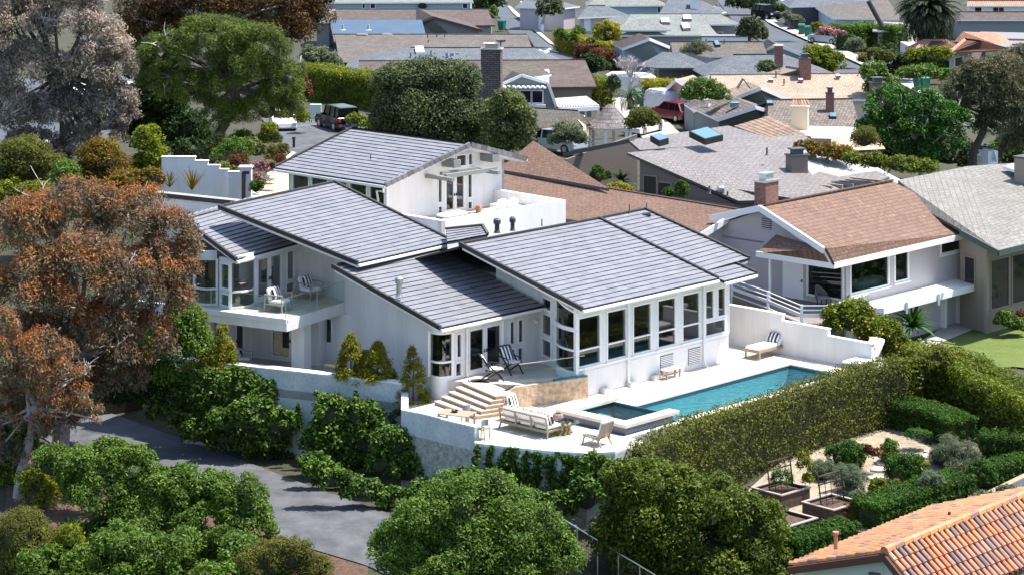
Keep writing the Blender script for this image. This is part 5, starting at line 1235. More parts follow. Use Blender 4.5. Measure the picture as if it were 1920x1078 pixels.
mb.seg((P0[0]+s_(942),Y0-.9,z_(163)),(P0[0]+s_(1024),Y0-.9,z_(162)),.1,.12); mb.build('awning_slats',M['trim'],t)
A_,B_,C_,D_=(850,166),(1034,140),(1000,117),(885,124); mb=MB(); rpoly(mb,[at(*A_,4.8),at(*B_,5.),at(*C_,6.),at(*D_,6.)]); mb.build('upper_roof',[M['moss'],M['trim']],t)
q0,q1=at(1003,141,4.7),at(1030,139,4.7); mb=MB(); mb.prism([q0[:2],q1[:2],(q1[0],q1[1]+3),(q0[0],q0[1]+3)],2,4.8); mb.build('wall',M['trim'],t)
h=GH('mossy_roof_wing','low wing with mossy brown shake roof beside the gazebo',(980,243),(1108,233),(1083,208),(985,202),2.7,3.7,'moss','cream','brown'); fpix(h,[(1003,246,1016,262)])
# pergola, gazebo
pg=thing('pergola','white slatted pergola roof below the yellow green hedge','pergola',at(1080,205,0)); q=[at(*p,2.7) for p in ((1042,186),(1098,182),(1122,199),(1048,203))]
mb=MB()
for i in range(16): mb.seg(lerp(q[0],q[1],i/15),lerp(q[3],q[2],i/15),.14,.12)
mb.build('slats',mat('weathered_white',(.5,.48,.5),.8),pg)
mb=MB(); mb.seg(add(q[3],(0,0,-.2)),add(q[2],(0,0,-.2)),.2,.35); mb.build('beam',M['trim'],pg)
for k in (q[2],q[3],q[0],q[1]): mb=MB(); mb.seg((k[0],k[1],-.5),(k[0],k[1],2.6),.2,.2); mb.build('post',M['trim'],pg)
gc=((1143-CX)*192/F,192.,.1); gz_=thing('gazebo','round white gazebo with conical weathered shingle roof','gazebo',gc)
M['gaz']=shingle('weathered_cone_shingle',(.21,.18,.18),(.13,.105,.10),(.055,.045,.04),.3,.26,.02)
mb=MB(); nr=24
prof=[(2.05,2.25),(1.75,2.42),(1.3,2.75),(.85,3.2),(.4,3.75),(.12,3.98)]
for (r0,z0),(r1,z1) in zip(prof,prof[1:]):
    for i in range(nr):
        a0,a1=2*math.pi*i/nr,2*math.pi*(i+1)/nr; f=lambda r,a,z:(gc[0]+r*math.cos(a),gc[1]+r*math.sin(a),gc[2]+z)
        mb.poly([f(r0,a0,z0),f(r0,a1,z0),f(r1,a1,z1),f(r1,a0,z1)],0,[(2*a0,z0),(2*a1,z0),(2*a1,z1),(2*a0,z1)])
mb.build('roof',M['gaz'],gz_)
mb=MB(); mb.lathe(add(gc,(0,0,2.05)),[(1.9,0),(1.95,.2)],24); mb.build('beam',M['trim'],gz_)
for i in range(6):
    an=i*math.pi/3+.3; mb=MB(); x,y=gc[0]+1.75*math.cos(an),gc[1]+1.75*math.sin(an); mb.box(x-.12,x+.12,y-.12,y+.12,-.3,2.2); mb.build('post',M['trim'],gz_)
mb=MB()
for i in range(1,6):
    a0,a1=i*math.pi/3+.3,(i+1)*math.pi/3+.3
    for z in (.45,1.0): mb.seg((gc[0]+1.75*math.cos(a0),gc[1]+1.75*math.sin(a0),gc[2]+z),(gc[0]+1.75*math.cos(a1),gc[1]+1.75*math.sin(a1),gc[2]+z),.08,.1)
mb.build('railing',M['trim'],gz_)
# right hand blocks
h=GH('pale_blue_house','pale blue hip roofed house at the top centre beside the tree',(1100,12),(1249,11),(1215,-6),(1120,-6),3,4.0,'slate','pblue',hip=True); fpix(h,[(1233,14,1238,24)])
h=GH('white_wall_house','grey hip roofed house with white door next to the round clipped bush',(1083,34),(1178,30),(1135,11),(1102,11),2.8,4.,'compblue','lav',hip=True); fpix(h,[(1096,37,1106,58)],'trim')
h=GH('slate_house','grey green slate roofed house with three pale skylights',(1150,67),(1346,66),(1312,27),(1185,27),2.9,4.4,'slate','gwall',hip=True)
for p in ([(1238,40),(1240,48),(1256,48),(1254,40)],[(1280,34),(1281,42),(1297,42),(1295,34)],[(1276,49),(1281,60),(1295,59),(1290,49)]): skylight(h,p,'trim',.35,'skylight','taupew')
t=h['t']; mb=MB(); rpoly(mb,[at(1157,57,3.5),at(1258,57,3.5),at(1216,37,4.5),at(1192,37,4.5)]); rpoly(mb,[at(1328,46,3.5),at(1388,46,3.5),at(1352,28,4.4),at(1312,28,4.4)]); rpoly(mb,[at(1258,57,3.5),at(1240,46,4.0),at(1216,37,4.5)]); mb.build('roof',[M['slate'],M['trim']],t)
q0,q1=at(1162,58,3.3),at(1250,58,3.3); mb=MB(); mb.prism([q0[:2],q1[:2],(q1[0],q1[1]+4),(q0[0],q0[1]+4)],-.5,3.4); mb.build('wall',M['gwall'],t); fwin(t,q0[:2],q1[:2],1.7,3.9,1.4,2.7)
q0,q1=at(1332,47,3.3),at(1378,47,3.3); mb=MB(); mb.prism([q0[:2],q1[:2],(q1[0],q1[1]+4),(q0[0],q0[1]+4)],-.5,3.4); mb.build('wall',M['gwall'],t); fwin(t,q0[:2],q1[:2],.9,1.4,.6,2.4,mull=False)
t=thing('white_gable_house','house with broad pale blue gable and brown roof behind the bare tree','house',at(1230,100,0))
fgable(t,(1167,92),(1272,95),(1218,73),2.6,4.2,(1198,63),'compbrown','pblue',wins=[(1205,95,1213,103),(1215,95,1226,102),(1229,95,1236,103)])
h=GH('skylight_bungalow','brown grey roofed bungalow with a small blue skylight and white vent pipes',(1262,106),(1440,106),(1430,79),(1258,79),2.8,4.,'compgrey','gwall'); skylight(h,[(1338,81),(1342,90),(1351,89),(1346,80)],h=.25); pipe(h,1324,82); pipe(h,1358,83)
fgable(h['t'],(1430,97),(1508,104),(1456,83),2.7,3.9,(1440,74),'compgrey','pblue',wins=[(1483,104,1492,110),(1498,104,1503,110)])
t=thing('flat_white_annex','flat roofed white annex beside the grey green slate roof','annex',at(1360,82,0)); flat(t,[(1313,68),(1405,68),(1395,65),(1316,65)],3.2,-.3,'whitetile','trim',.15)
h=GH('blue_slate_house','large blue grey roofed house with brick chimney behind the yellow hedge',(1322,142),(1566,139),(1468,102),(1375,103),2.7,4.3,'compblue','dgrey',hip=True)
mb=MB(); rpoly(mb,[at(1232,128,2.8),at(1345,128,2.8),at(1278,100,4.),at(1243,98,4.)]); rpoly(mb,[at(1345,128,2.8),at(1350,112,3.6),at(1278,100,4.)]); rpoly(mb,[at(1195,124,2.8),at(1232,128,2.8),at(1243,98,4.)]); mb.build('roof',[M['compblue'],M['dgrey']],h['t'])
q0,q1=at(1235,129,2.6),at(1340,129,2.6); mb=MB(); mb.prism([q0[:2],q1[:2],(q1[0],q1[1]+4),(q0[0],q0[1]+4)],-.5,2.7); mb.build('wall',M['dgrey'],h['t'])
chimney(h['t'],((1460-CX)*229/F,229.),.75,.7,3,5.3,'brick',0,'trim',pots=False)
h=GH('tan_roof_house','house with wide tan shake roof and a square brick chimney',(1300,188),(1640,187),(1611,138),(1330,141),2.7,4.3,'tansh','cream'); t=h['t']
mb=MB(); rpoly(mb,[at(1405,152,3.7),at(1535,150,3.7),at(1497,128,4.9),at(1473,124,4.9)]); mb.build('roof',[M['tansh'],M['taupew']],t)
chimney(t,((1509-CX)*212/F,212.),.9,.8,3,5.7,'brick',10,'dgrey'); 
for x,y in ((1462,131),(1455,143),(1470,158)): pipe(h,x,y,.5)
for p in ([(1440,150),(1441,153),(1450,153),(1448,150)],[(1496,150),(1498,153),(1506,153),(1505,150)],[(1566,142),(1568,146),(1576,145),(1574,142)]): skylight(h,p,'trim',.12,'skylight','taupew')
fgable(t,(1372,186),(1480,187),(1428,164),2.9,4.2,(1402,154),'tansh','gab')
q=at(1393,155,4.5); mb=MB(); mb.seg(add(q,(-.5,0,-.5)),add(q,(0,0,.3)),.9,.08); mb.seg(add(q,(0,0,.3)),add(q,(.6,0,-.5)),.9,.08); mb.build('roof_vent',M['dgrey'],t)
fgable(t,(1250,166),(1297,168),(1268,149),2.6,3.6,(1300,141),'tansh','cream')
t=thing('arch_window_house','blue grey house with shake roof and a white half round window in its gable','house',at(1410,228,0))
q0,q1=fgable(t,(1344,224),(1484,221),(1418,200),2.5,3.8,(1365,178),'shake','gab',wins=[(1373,222,1388,231)])
fgable(t,(1300,207),(1346,213),(1330,196),2.3,3.1,(1312,184),'shake','gab')
Ya=(q0[1]+q1[1])/2-.05; c=atY(1419,219,Ya); mb=MB(); r=.52
mb.poly([(c[0]+r*math.cos(k*math.pi/10),Ya,c[2]+r*math.sin(k*math.pi/10)) for k in range(11)]+[(c[0]-r,Ya,c[2]-.5),(c[0]+r,Ya,c[2]-.5)]); wn=mb.build('window',M['pane'],t)
mb=MB()
for k in range(11):
    a0=k*math.pi/10; 
    if k<10: a1=(k+1)*math.pi/10; mb.seg((c[0]+r*math.cos(a0),Ya-.04,c[2]+r*math.sin(a0)),(c[0]+r*math.cos(a1),Ya-.04,c[2]+r*math.sin(a1)),.1,.1)
    if k%2==0 and 0<k<10: mb.seg((c[0],Ya-.03,c[2]),(c[0]+r*math.cos(a0),Ya-.03,c[2]+r*math.sin(a0)),.04,.04)
mb.seg((c[0]-r,Ya-.04,c[2]),(c[0]+r,Ya-.04,c[2]),.08,.08); mb.seg((c[0]-r,Ya-.04,c[2]-.5),(c[0]-r,Ya-.04,c[2]),.1,.1); mb.seg((c[0]+r,Ya-.04,c[2]-.5),(c[0]+r,Ya-.04,c[2]),.1,.1); mb.build('frame',M['trim'],wn)
q=at(1377,197,3.6); mb=MB(); mb.box(q[0]-.35,q[0]+.35,q[1]-.3,q[1]+.3,q[2]-.2,q[2]+.2); mb.build('skylight',M['sky_l'],t)
h=GH('shake_roof_house','brown shake roofed house with two dark brick chimneys left of the green tree',(1440,241),(1612,239),(1598,186),(1440,188),2.6,4.2,'shake','gwall','brown')
chimney(h['t'],((1556-CX)*192/F,192.),.6,.55,3,4.9,'brick',0,'dgrey'); chimney(h['t'],((1645-CX)*196/F,196.),1.1,.9,1,5.3,'brick',10,'dgrey')
skylight(h,[(1555,216),(1556,224),(1568,224),(1568,216)],h=.2); skylight(h,[(1437,193),(1438,199),(1450,199),(1448,193)],h=.2)
t=thing('pale_tile_house','house with pale terracotta tile roof and a cream chimney capped with tiles','house',at(1480,262,0))
mb=MB(); barrel(mb,at(1378,240,3.2),at(1468,273,3.2),at(1522,259,4.1),at(1442,221,4.3),.36,.5,.14); r_=mb.build('roof',island('pale_tile',[(0,(.60,.43,.31)),(.6,(.70,.54,.40)),(1,(.50,.34,.25))],.7,.1),t)
mb=MB(); slab(mb,[at(1378,240,3.19),at(1468,273,3.19),at(1522,259,4.09),at(1442,221,4.29)],.15); mb.build('roof_deck',M['under'],r_)
flat(t,[(1450,258),(1640,262),(1625,240),(1490,236)],3.3,-.5,'cream','cream')
mb=MB(); rpoly(mb,[at(1555,285,2.9),at(1660,280,2.9),at(1640,250,3.8),at(1560,255,3.8)]); mb.build('roof',[M['paleterr'],M['under']],t)
ch=chimney(t,((1500-CX)*182/F,182.),1.25,.9,2,5.0,'cream',-12,'cream',pots=False); cx_,cy_=(1500-CX)*182/F,182.
mb=MB(); barrel(mb,(cx_-.75,cy_-.6,5.15),(cx_+.75,cy_-.6,5.15),(cx_+.6,cy_,5.5),(cx_-.6,cy_,5.5),.22,.4,.08); mb.build('tile_cap',M['barrel2'],ch)
# far right
h=GH('hip_roof_villa','large brown hip roofed villa with a blue grey wall left of the date palm',(1562,35),(1692,37),(1664,0),(1648,0),2.8,4.4,'compgrey','pblue',hip=True); fpix(h,[(1613,40,1617,45),(1620,40,1624,45)])
h=GH('dark_roof_house','dark grey roofed house beyond the clipped hedge at the top',(1480,13),(1642,10),(1620,-8),(1500,-8),3,4.1,'compblue','dgrey',hip=True)
h=GH('charcoal_roof_house','charcoal roofed house with a white chimney at the head of the right street',(1236,26),(1354,24),(1310,0),(1255,-3),2.8,4.2,'compblue','trim',hip=True); chimney(h['t'],((1303-CX)*302/F,302.),1.2,1.,2.5,4.4,'trim',0,'trim',pots=False)
t=thing('terracotta_villa','villa with bright terracotta hip roofs under the date palm','house',at(1790,105,0))
for A,B,C,D in (((1776,99),(1874,92),(1838,76),(1808,72)),((1698,90),(1802,93),(1775,74),(1732,74)),((1792,78),(1905,76),(1868,62),(1805,60))):
    mb=MB(); a_,b_,c_,d_=at(*A,3.),at(*B,3.),at(*C,4.1),at(*D,4.1); rpoly(mb,[a_,b_,c_,d_]); e_,f_=reflect(a_,d_,c_),reflect(b_,d_,c_); rpoly(mb,[e_,a_,d_]); rpoly(mb,[b_,f_,c_]); rpoly(mb,[f_,e_,d_,c_]); mb.build('roof',[M['terr'],M['under']],t)
q0,q1=at(1780,99,2.8),at(1868,92,2.8); mb=MB(); mb.prism([q0[:2],q1[:2],(q1[0],q1[1]+6),(q0[0],q0[1]+6)],-.5,2.85); mb.build('wall',M['lav'],t); fwin(t,q0[:2],q1[:2],.8,2.0,.6,2.2)
q0,q1=at(1705,89,2.8),at(1790,92,2.8); mb=MB(); mb.prism([q0[:2],q1[:2],(q1[0],q1[1]+6),(q0[0],q0[1]+6)],-.5,2.85); mb.build('wall',M['lav'],t)
t=thing('flat_roof_house','house with flat white roof right of the terracotta villa','house',at(1880,85,0)); flat(t,[(1845,90),(1935,88),(1925,76),(1850,76)],3.2,-.5,'whitetile','trim'); flat(t,[(1842,72),(1935,74),(1925,62),(1838,60)],3.4,-.5,'whitetile','trim')
h=GH('white_cottage','white cottage with red tiled porch at the top right corner',(1812,12),(1935,12),(1930,2),(1815,2),3,3.6,'terr','trim'); fpix(h,[(1828,14,1840,23),(1862,14,1882,24)])
h=GH('low_brown_house','low brown roofed house in front of the white cottage',(1790,38),(1935,38),(1930,23),(1780,23),2.6,3.4,'compbrown','gwall')
h=GH('white_shed','small white roofed outbuilding with a slanting black flue',(1636,58),(1690,60),(1686,42),(1640,40),2.6,3.4,'whitetile','cream',cat='outbuilding'); q=at(1655,52,3.3); mb=MB(); mb.tube([q,add(q,(-1.6,.2,3.0))],.28,8); mb.build('flue',M['black'],h['t'])
h=GH('small_grey_shed','small grey roofed white shed between the eucalyptus trunks',(1835,292),(1868,300),(1862,278),(1838,274),2.4,3.2,'compgrey','trim',cat='shed')
h=GH('pink_house','pinkish house with flat roof at the head of the centre lane',(965,14),(1060,16),(1050,3),(985,0),2.8,3.5,'compblue','lav',hip=True)
# ---- streets
def resample(pl,n):
    d=[0.]
    for a,b in zip(pl,pl[1:]): d.append(d[-1]+math.dist(a,b))
    out=[]
    for i in range(n):
        s=d[-1]*i/(n-1); k=max(j for j in range(len(pl)) if d[j]<=s+1e-9); k=min(k,len(pl)-2); t=(s-d[k])/(d[k+1]-d[k]); out.append((pl[k][0]+(pl[k+1][0]-pl[k][0])*t,pl[k][1]+(pl[k+1][1]-pl[k][1])*t))
    return out
def strip(name,lp,rp,m,lift=.08,n=30,cols=4,px=True):
    l,r=resample(lp,n),resample(rp,n); 
    g=(lambda p:G(*p)) if px else (lambda p:(p[0],p[1],float(gz(*p))))
    l=[g(p) for p in l]; r=[g(p) for p in r]; mb=MB()
    rows=[]
    for a,b in zip(l,r):
        row=[]
        for k in range(cols+1):
            q=lerp(a,b,k/cols); row.append((q[0],q[1],float(gz(q[0],q[1]))+lift))
        rows.append(row)
    idx=[mb.p(q) for q in rows]
    for a,b in zip(idx,idx[1:]):
        for k in range(cols): mb.f.append((a+k,a+k+1,b+k+1,b+k)); mb.m.append(0); mb.uv.append(None)
    return struct(mb.build(name,M[m],smooth=True))
strip('lane',[(925,-8),(930,25),(965,80),(1010,135),(1090,190)],[(948,-8),(958,25),(1030,85),(1100,115),(1165,190)],'street')
strip('lane_kerb',[(952,15),(962,28),(1030,85),(1098,113)],[(956,14),(972,28),(1038,85),(1106,113)],'walk',.2,cols=1)
strip('street',[(1335,-10),(1385,55),(1480,112),(1600,165),(1700,230)],[(1382,-10),(1440,48),(1540,93),(1660,148),(1830,240)],'street')
strip('sidewalk',[(1386,0),(1442,47),(1542,92),(1662,147),(1832,238)],[(1400,0),(1462,47),(1570,92),(1690,140),(1850,232)],'walk',.22,cols=2)
strip('driveway_concrete',[(1120,170),(1150,200),(1230,290)],[(1170,170),(1225,205),(1300,275)],'walk',.12,cols=3)
strip('upper_street',[(-20,150),(120,150),(260,140)],[(-20,330),(120,300),(250,250)],'street',.1,cols=6)
strip('crosswalk',[(95,160),(180,158),(262,155)],[(95,172),(180,172),(262,172)],'paint',.14,n=14,cols=2)
for k in range(5):
    x=1010+0*k
for k,(a,b) in enumerate((((1002,104),(1012,97)),((1018,102),(1030,95)),((1030,98),(1042,100)))): strip('road_marking',[(a[0],a[1]-2),(b[0],b[1]-2)],[(a[0]+6,a[1]+1),(b[0]+6,b[1]+1)],'paint',.13,n=4,cols=1)
# ---- vehicles: built at the origin with the nose towards +Y
def paint(n,c,r=.25): return mat(n,c,r,spec=.7)
M['carglass']=mat('car_glass',(.004,.006,.008),.2,spec=.15)
M['tyre']=mat('tyre_rubber',(.02,.02,.02),.85); M['rim']=mat('alloy_rim',(.4,.4,.42),.35,metal=.8)
M['tail']=mat('tail_lamp_red',(.45,.01,.01),.3); M['lamp']=mat('headlamp_clear',(.75,.78,.8),.15)
def car(name,label,cat,body,kind,group=None,cover=False):
    t=thing(name,label,cat,(0,0,0),group)
    S={'boxy':dict(L=4.6,W=1.9,Ht=1.95,hood=1.12,belt=1.15,ws=.62,rs=-2.15,wt=.45,rt=-2.1,wr=.40,gc=.35),
       'suv':dict(L=4.8,W=1.92,Ht=1.72,hood=1.05,belt=1.05,ws=1.15,rs=-2.25,wt=.35,rt=-1.75,wr=.37,gc=.28),
       'sedan':dict(L=4.7,W=1.85,Ht=1.45,hood=.88,belt=.92,ws=1.0,rs=-1.7,wt=.2,rt=-1.0,wr=.34,gc=.2),
       'truck':dict(L=5.4,W=1.9,Ht=1.8,hood=1.1,belt=1.1,ws=1.3,rs=-2.5,wt=.6,rt=-2.45,wr=.38,gc=.32)}[kind]
    Lh=S['L']/2; W=S['W']/2; hd,bl,gc=S['hood'],S['belt'],S['gc']
    prof=[(-Lh,gc+.1),(-Lh,bl-.08),(-Lh+.12,bl),(S['ws']-.05,bl),(Lh-.35,hd-.04),(Lh-.05,hd-.25),(Lh,gc+.12),(Lh-.15,gc),(-Lh+.15,gc)]
    rings=[]
    for f,z0 in ((-1,0),(-.94,0),(.94,0),(1,0)):
        k=.97 if abs(f)==1 else 1.0
        rings.append([(f*W,y*k,gc+(z-gc)*(k if abs(f)==1 else 1)) for y,z in prof])
    mb=MB(); mb.tube_rings(rings); mb.build('body',body,t)
    gh=S['Ht']; mb=MB(); b=[(-W*.93,S['rs'],bl-.02),(W*.93,S['rs'],bl-.02),(W*.93,S['ws'],bl-.02),(-W*.93,S['ws'],bl-.02)]; u=[(-W*.80,S['rt'],gh-.06),(W*.80,S['rt'],gh-.06),(W*.80,S['wt'],gh-.06),(-W*.80,S['wt'],gh-.06)]
    mb.hexa(b,u); mb.build('windows',M['carglass'],t)
    mb=MB(); mb.hexa([add(q,(0,0,0)) for q in [(-W*.82,S['rt']-.04,gh-.07),(W*.82,S['rt']-.04,gh-.07),(W*.82,S['wt']+.06,gh-.07),(-W*.82,S['wt']+.06,gh-.07)]],[(-W*.76,S['rt']+.02,gh),(W*.76,S['rt']+.02,gh),(W*.76,S['wt']-.06,gh),(-W*.76,S['wt']-.06,gh)]); mb.build('roof',body,t)
    for sx in(-1,1):
        mb=MB()
        for i in range(2): mb.seg(add(mul(b[(0,3)[i]] if sx<0 else b[(1,2)[i]],1),(0,0,0)),(u[(0,3)[i]] if sx<0 else u[(1,2)[i]]),.1,.1)
        mb.seg((sx*W*.94,-.45,bl),(sx*W*.81,-.45,gh-.05),.1,.09); mb.seg((sx*W*.94,-1.45 if kind!='sedan' else -1.3,bl),(sx*W*.81,-1.35 if kind!='sedan' else -.9,gh-.05),.1,.1)
        mb.build('pillars',body,t)
    for sx in(-1,1):
        for y in(-Lh+.85,Lh-.9):
            w=MB(); w.tube([(sx*(W-.2),y,S['wr']),(sx*(W+.02),y,S['wr'])],S['wr'],14); wo=w.build('wheel',M['tyre'],t); r=MB(); r.tube([(sx*(W-.05),y,S['wr']),(sx*(W+.03),y,S['wr'])],S['wr']*.6,10); r.build('rim',M['rim'],wo)
        l=MB(); l.box(sx*W*.8-.17,sx*W*.8+.17,Lh-.12,Lh+.01,hd-.34,hd-.2); l.build('headlight',M['lamp'],t)
        l=MB(); l.box(sx*W*.84-.12,sx*W*.84+.12,-Lh-.015,-Lh+.1,bl-.35,bl-.12); l.build('tail_light',M['tail'],t)
        l=MB(); l.box(sx*(W+.1)-.1,sx*(W+.1)+.1,S['ws']-.15,S['ws'],bl,bl+.16); l.build('mirror',body,t)
    pl=MB(); pl.box(-.26,.26,-Lh-.012,-Lh+.05,.62,.76); pl.build('number_plate',M['trim'],t)
    bp=MB(); bp.box(-W*.95,W*.95,-Lh-.06,-Lh+.1,gc+.08,gc+.28); bp.build('bumper',M['dgrey'] if kind=='boxy' else body,t)
    if kind=='boxy':
        s=MB(); s.tube([(0,-Lh,1.05),(0,-Lh-.24,1.05)],.39,16); s.build('spare_wheel',M['black'],t)
        a=MB()
        for sx in(-1,1): a.box(sx*W*.98-.08,sx*W*.98+.08,-Lh+.4,-Lh+1.3,.75,.85); a.box(sx*W*.98-.08,sx*W*.98+.08,Lh-1.35,Lh-.45,.75,.85)
        a.build('fender_flare',M['black'],t)
    return t
def place(t,px,py,deg,lift=.1):
    q=G(px,py); put(t,(q[0],q[1],q[2]+lift),deg); return t
black=mat('black_gloss',(.004,.005,.007),.18,spec=.12); white=paint('white_gloss',(.75,.75,.76)); silver=mat('silver_metallic',(.50,.54,.58),.3,metal=.5); red=paint('crimson_gloss',(.13,.004,.014),.2); blue=paint('navy_gloss',(.02,.05,.12),.2)
place(car('parked_car','black boxy off road car with spare wheel on its tail, parked above the tile roof','car',black,'boxy'),632,245,28)
place(car('parked_car','white sedan half hidden by the pine, facing the camera on the upper drive','car',white,'sedan'),530,243,190)
place(car('pickup_truck','silver pickup with camper shell parked behind the brown courtyard roof','pickup truck',silver,'truck'),1037,286,-128)
place(car('parked_car','crimson SUV parked nose away on the pale concrete drive','car',red,'suv'),1263,228,33)
place(car('parked_car','white car behind the gazebo, mostly hidden by its bush','car',white,'sedan'),1205,252,150)
place(car('parked_car','black boxy SUV facing the camera at the kerb of the right street','car',black,'boxy'),1437,38,-150)
place(car('parked_car','silver blue SUV parked at the kerb beside the dark clipped hedge','car',silver,'suv'),1551,84,40)
place(car('parked_car','dark blue sedan across the drive behind the pink flowers','car',blue,'sedan'),1511,48,75)
place(car('parked_car','dark SUV farthest up the right street under the trees','car',black,'suv'),1428,14,-140)
place(car('delivery_van','white topped van beside the dark SUV at the top of the street','van',white,'suv'),1456,15,-120)
place(car('parked_car','blue car under the grey eucalyptus on the upper street','car',blue,'sedan'),222,243,110)
place(car('parked_car','white car low in the shade below the grey eucalyptus','car',white,'sedan'),120,290,100)
M['tarp']=mat('white_tarp',(.62,.64,.67),.8,var=(.5,.52,.56),scale=2,bump=.5,bscale=4)
def covered(label,px,py,deg,Lc,Wc,Hc):
    mb=MB(); rings=[]; n=20
    for z,k in ((0,1.0),(.5,1.02),(Hc*.6,1.0),(Hc*.85,.92),(Hc*.97,.75),(Hc,.4)):
        rings.append([((Wc/2)*k*math.copysign(abs(math.cos(2*math.pi*i/n))**.45,math.cos(2*math.pi*i/n))+random.uniform(-.05,.05),(Lc/2)*k*math.copysign(abs(math.sin(2*math.pi*i/n))**.45,math.sin(2*math.pi*i/n))+random.uniform(-.05,.05),z+random.uniform(-.05,.05)) for i in range(n)])
    mb.tube_rings(rings); o=mb.build('covered_vehicle',M['tarp'],smooth=False); tag(o,label,'covered vehicle'); place(o,px,py,deg)
covered('long white tarpaulin covered camper below the bare tree',1182,183,55,5.6,2.1,2.3)
covered('white tarpaulin covered vehicle right behind the crimson SUV',1243,215,30,4.2,2.0,2.2)
def bin_(label,m,px,py,deg=0,grp='wheeled rubbish bins along the streets'):
    t=thing('rubbish_bin',label,'bin',(0,0,0),grp); mb=MB(); mb.hexa([(-.25,-.28,.08),(.25,-.28,.08),(.25,.28,.08),(-.25,.28,.08)],[(-.33,-.38,1.0),(.33,-.38,1.0),(.33,.38,1.0),(-.33,.38,1.0)]); mb.build('bin_body',m,t)
    mb=MB(); mb.hexa([(-.36,-.42,1.0),(.36,-.42,1.0),(.36,.42,1.0),(-.36,.42,1.0)],[(-.3,-.34,1.1),(.3,-.34,1.1),(.3,.34,1.13),(-.3,.34,1.13)]); mb.build('lid',m,t)
    for sx in(-1,1): w=MB(); w.tube([(sx*.28,.34,.12),(sx*.34,.34,.12)],.12,8); w.build('wheel',M['tyre'],t)
    place(t,px,py,deg); t.scale=(1.25,)*3; return t
gb=mat('green_bin',(.015,.13,.09),.5); gd=mat('dark_bin',(.03,.035,.04),.5)
for lb,m,x,y in (('green bin on the lane beside the brown roofed house',gb,941,60),('dark grey bin standing alone on the right hand kerb',gd,1484,59),('green bin of the street pair nearest the dark grey bin',gb,1503,68),('green bin of the street pair nearest the silver blue SUV',gb,1515,72),('left one of the two green bins by the brick paved verge',gb,1723,172),('right one of the two green bins by the brick paved verge',gb,1734,172),('upper green bin beside the small palm',gb,1198,198),('lower green bin beside the small palm',gb,1208,205)): bin_(lb,m,x,y,random.uniform(-30,30))
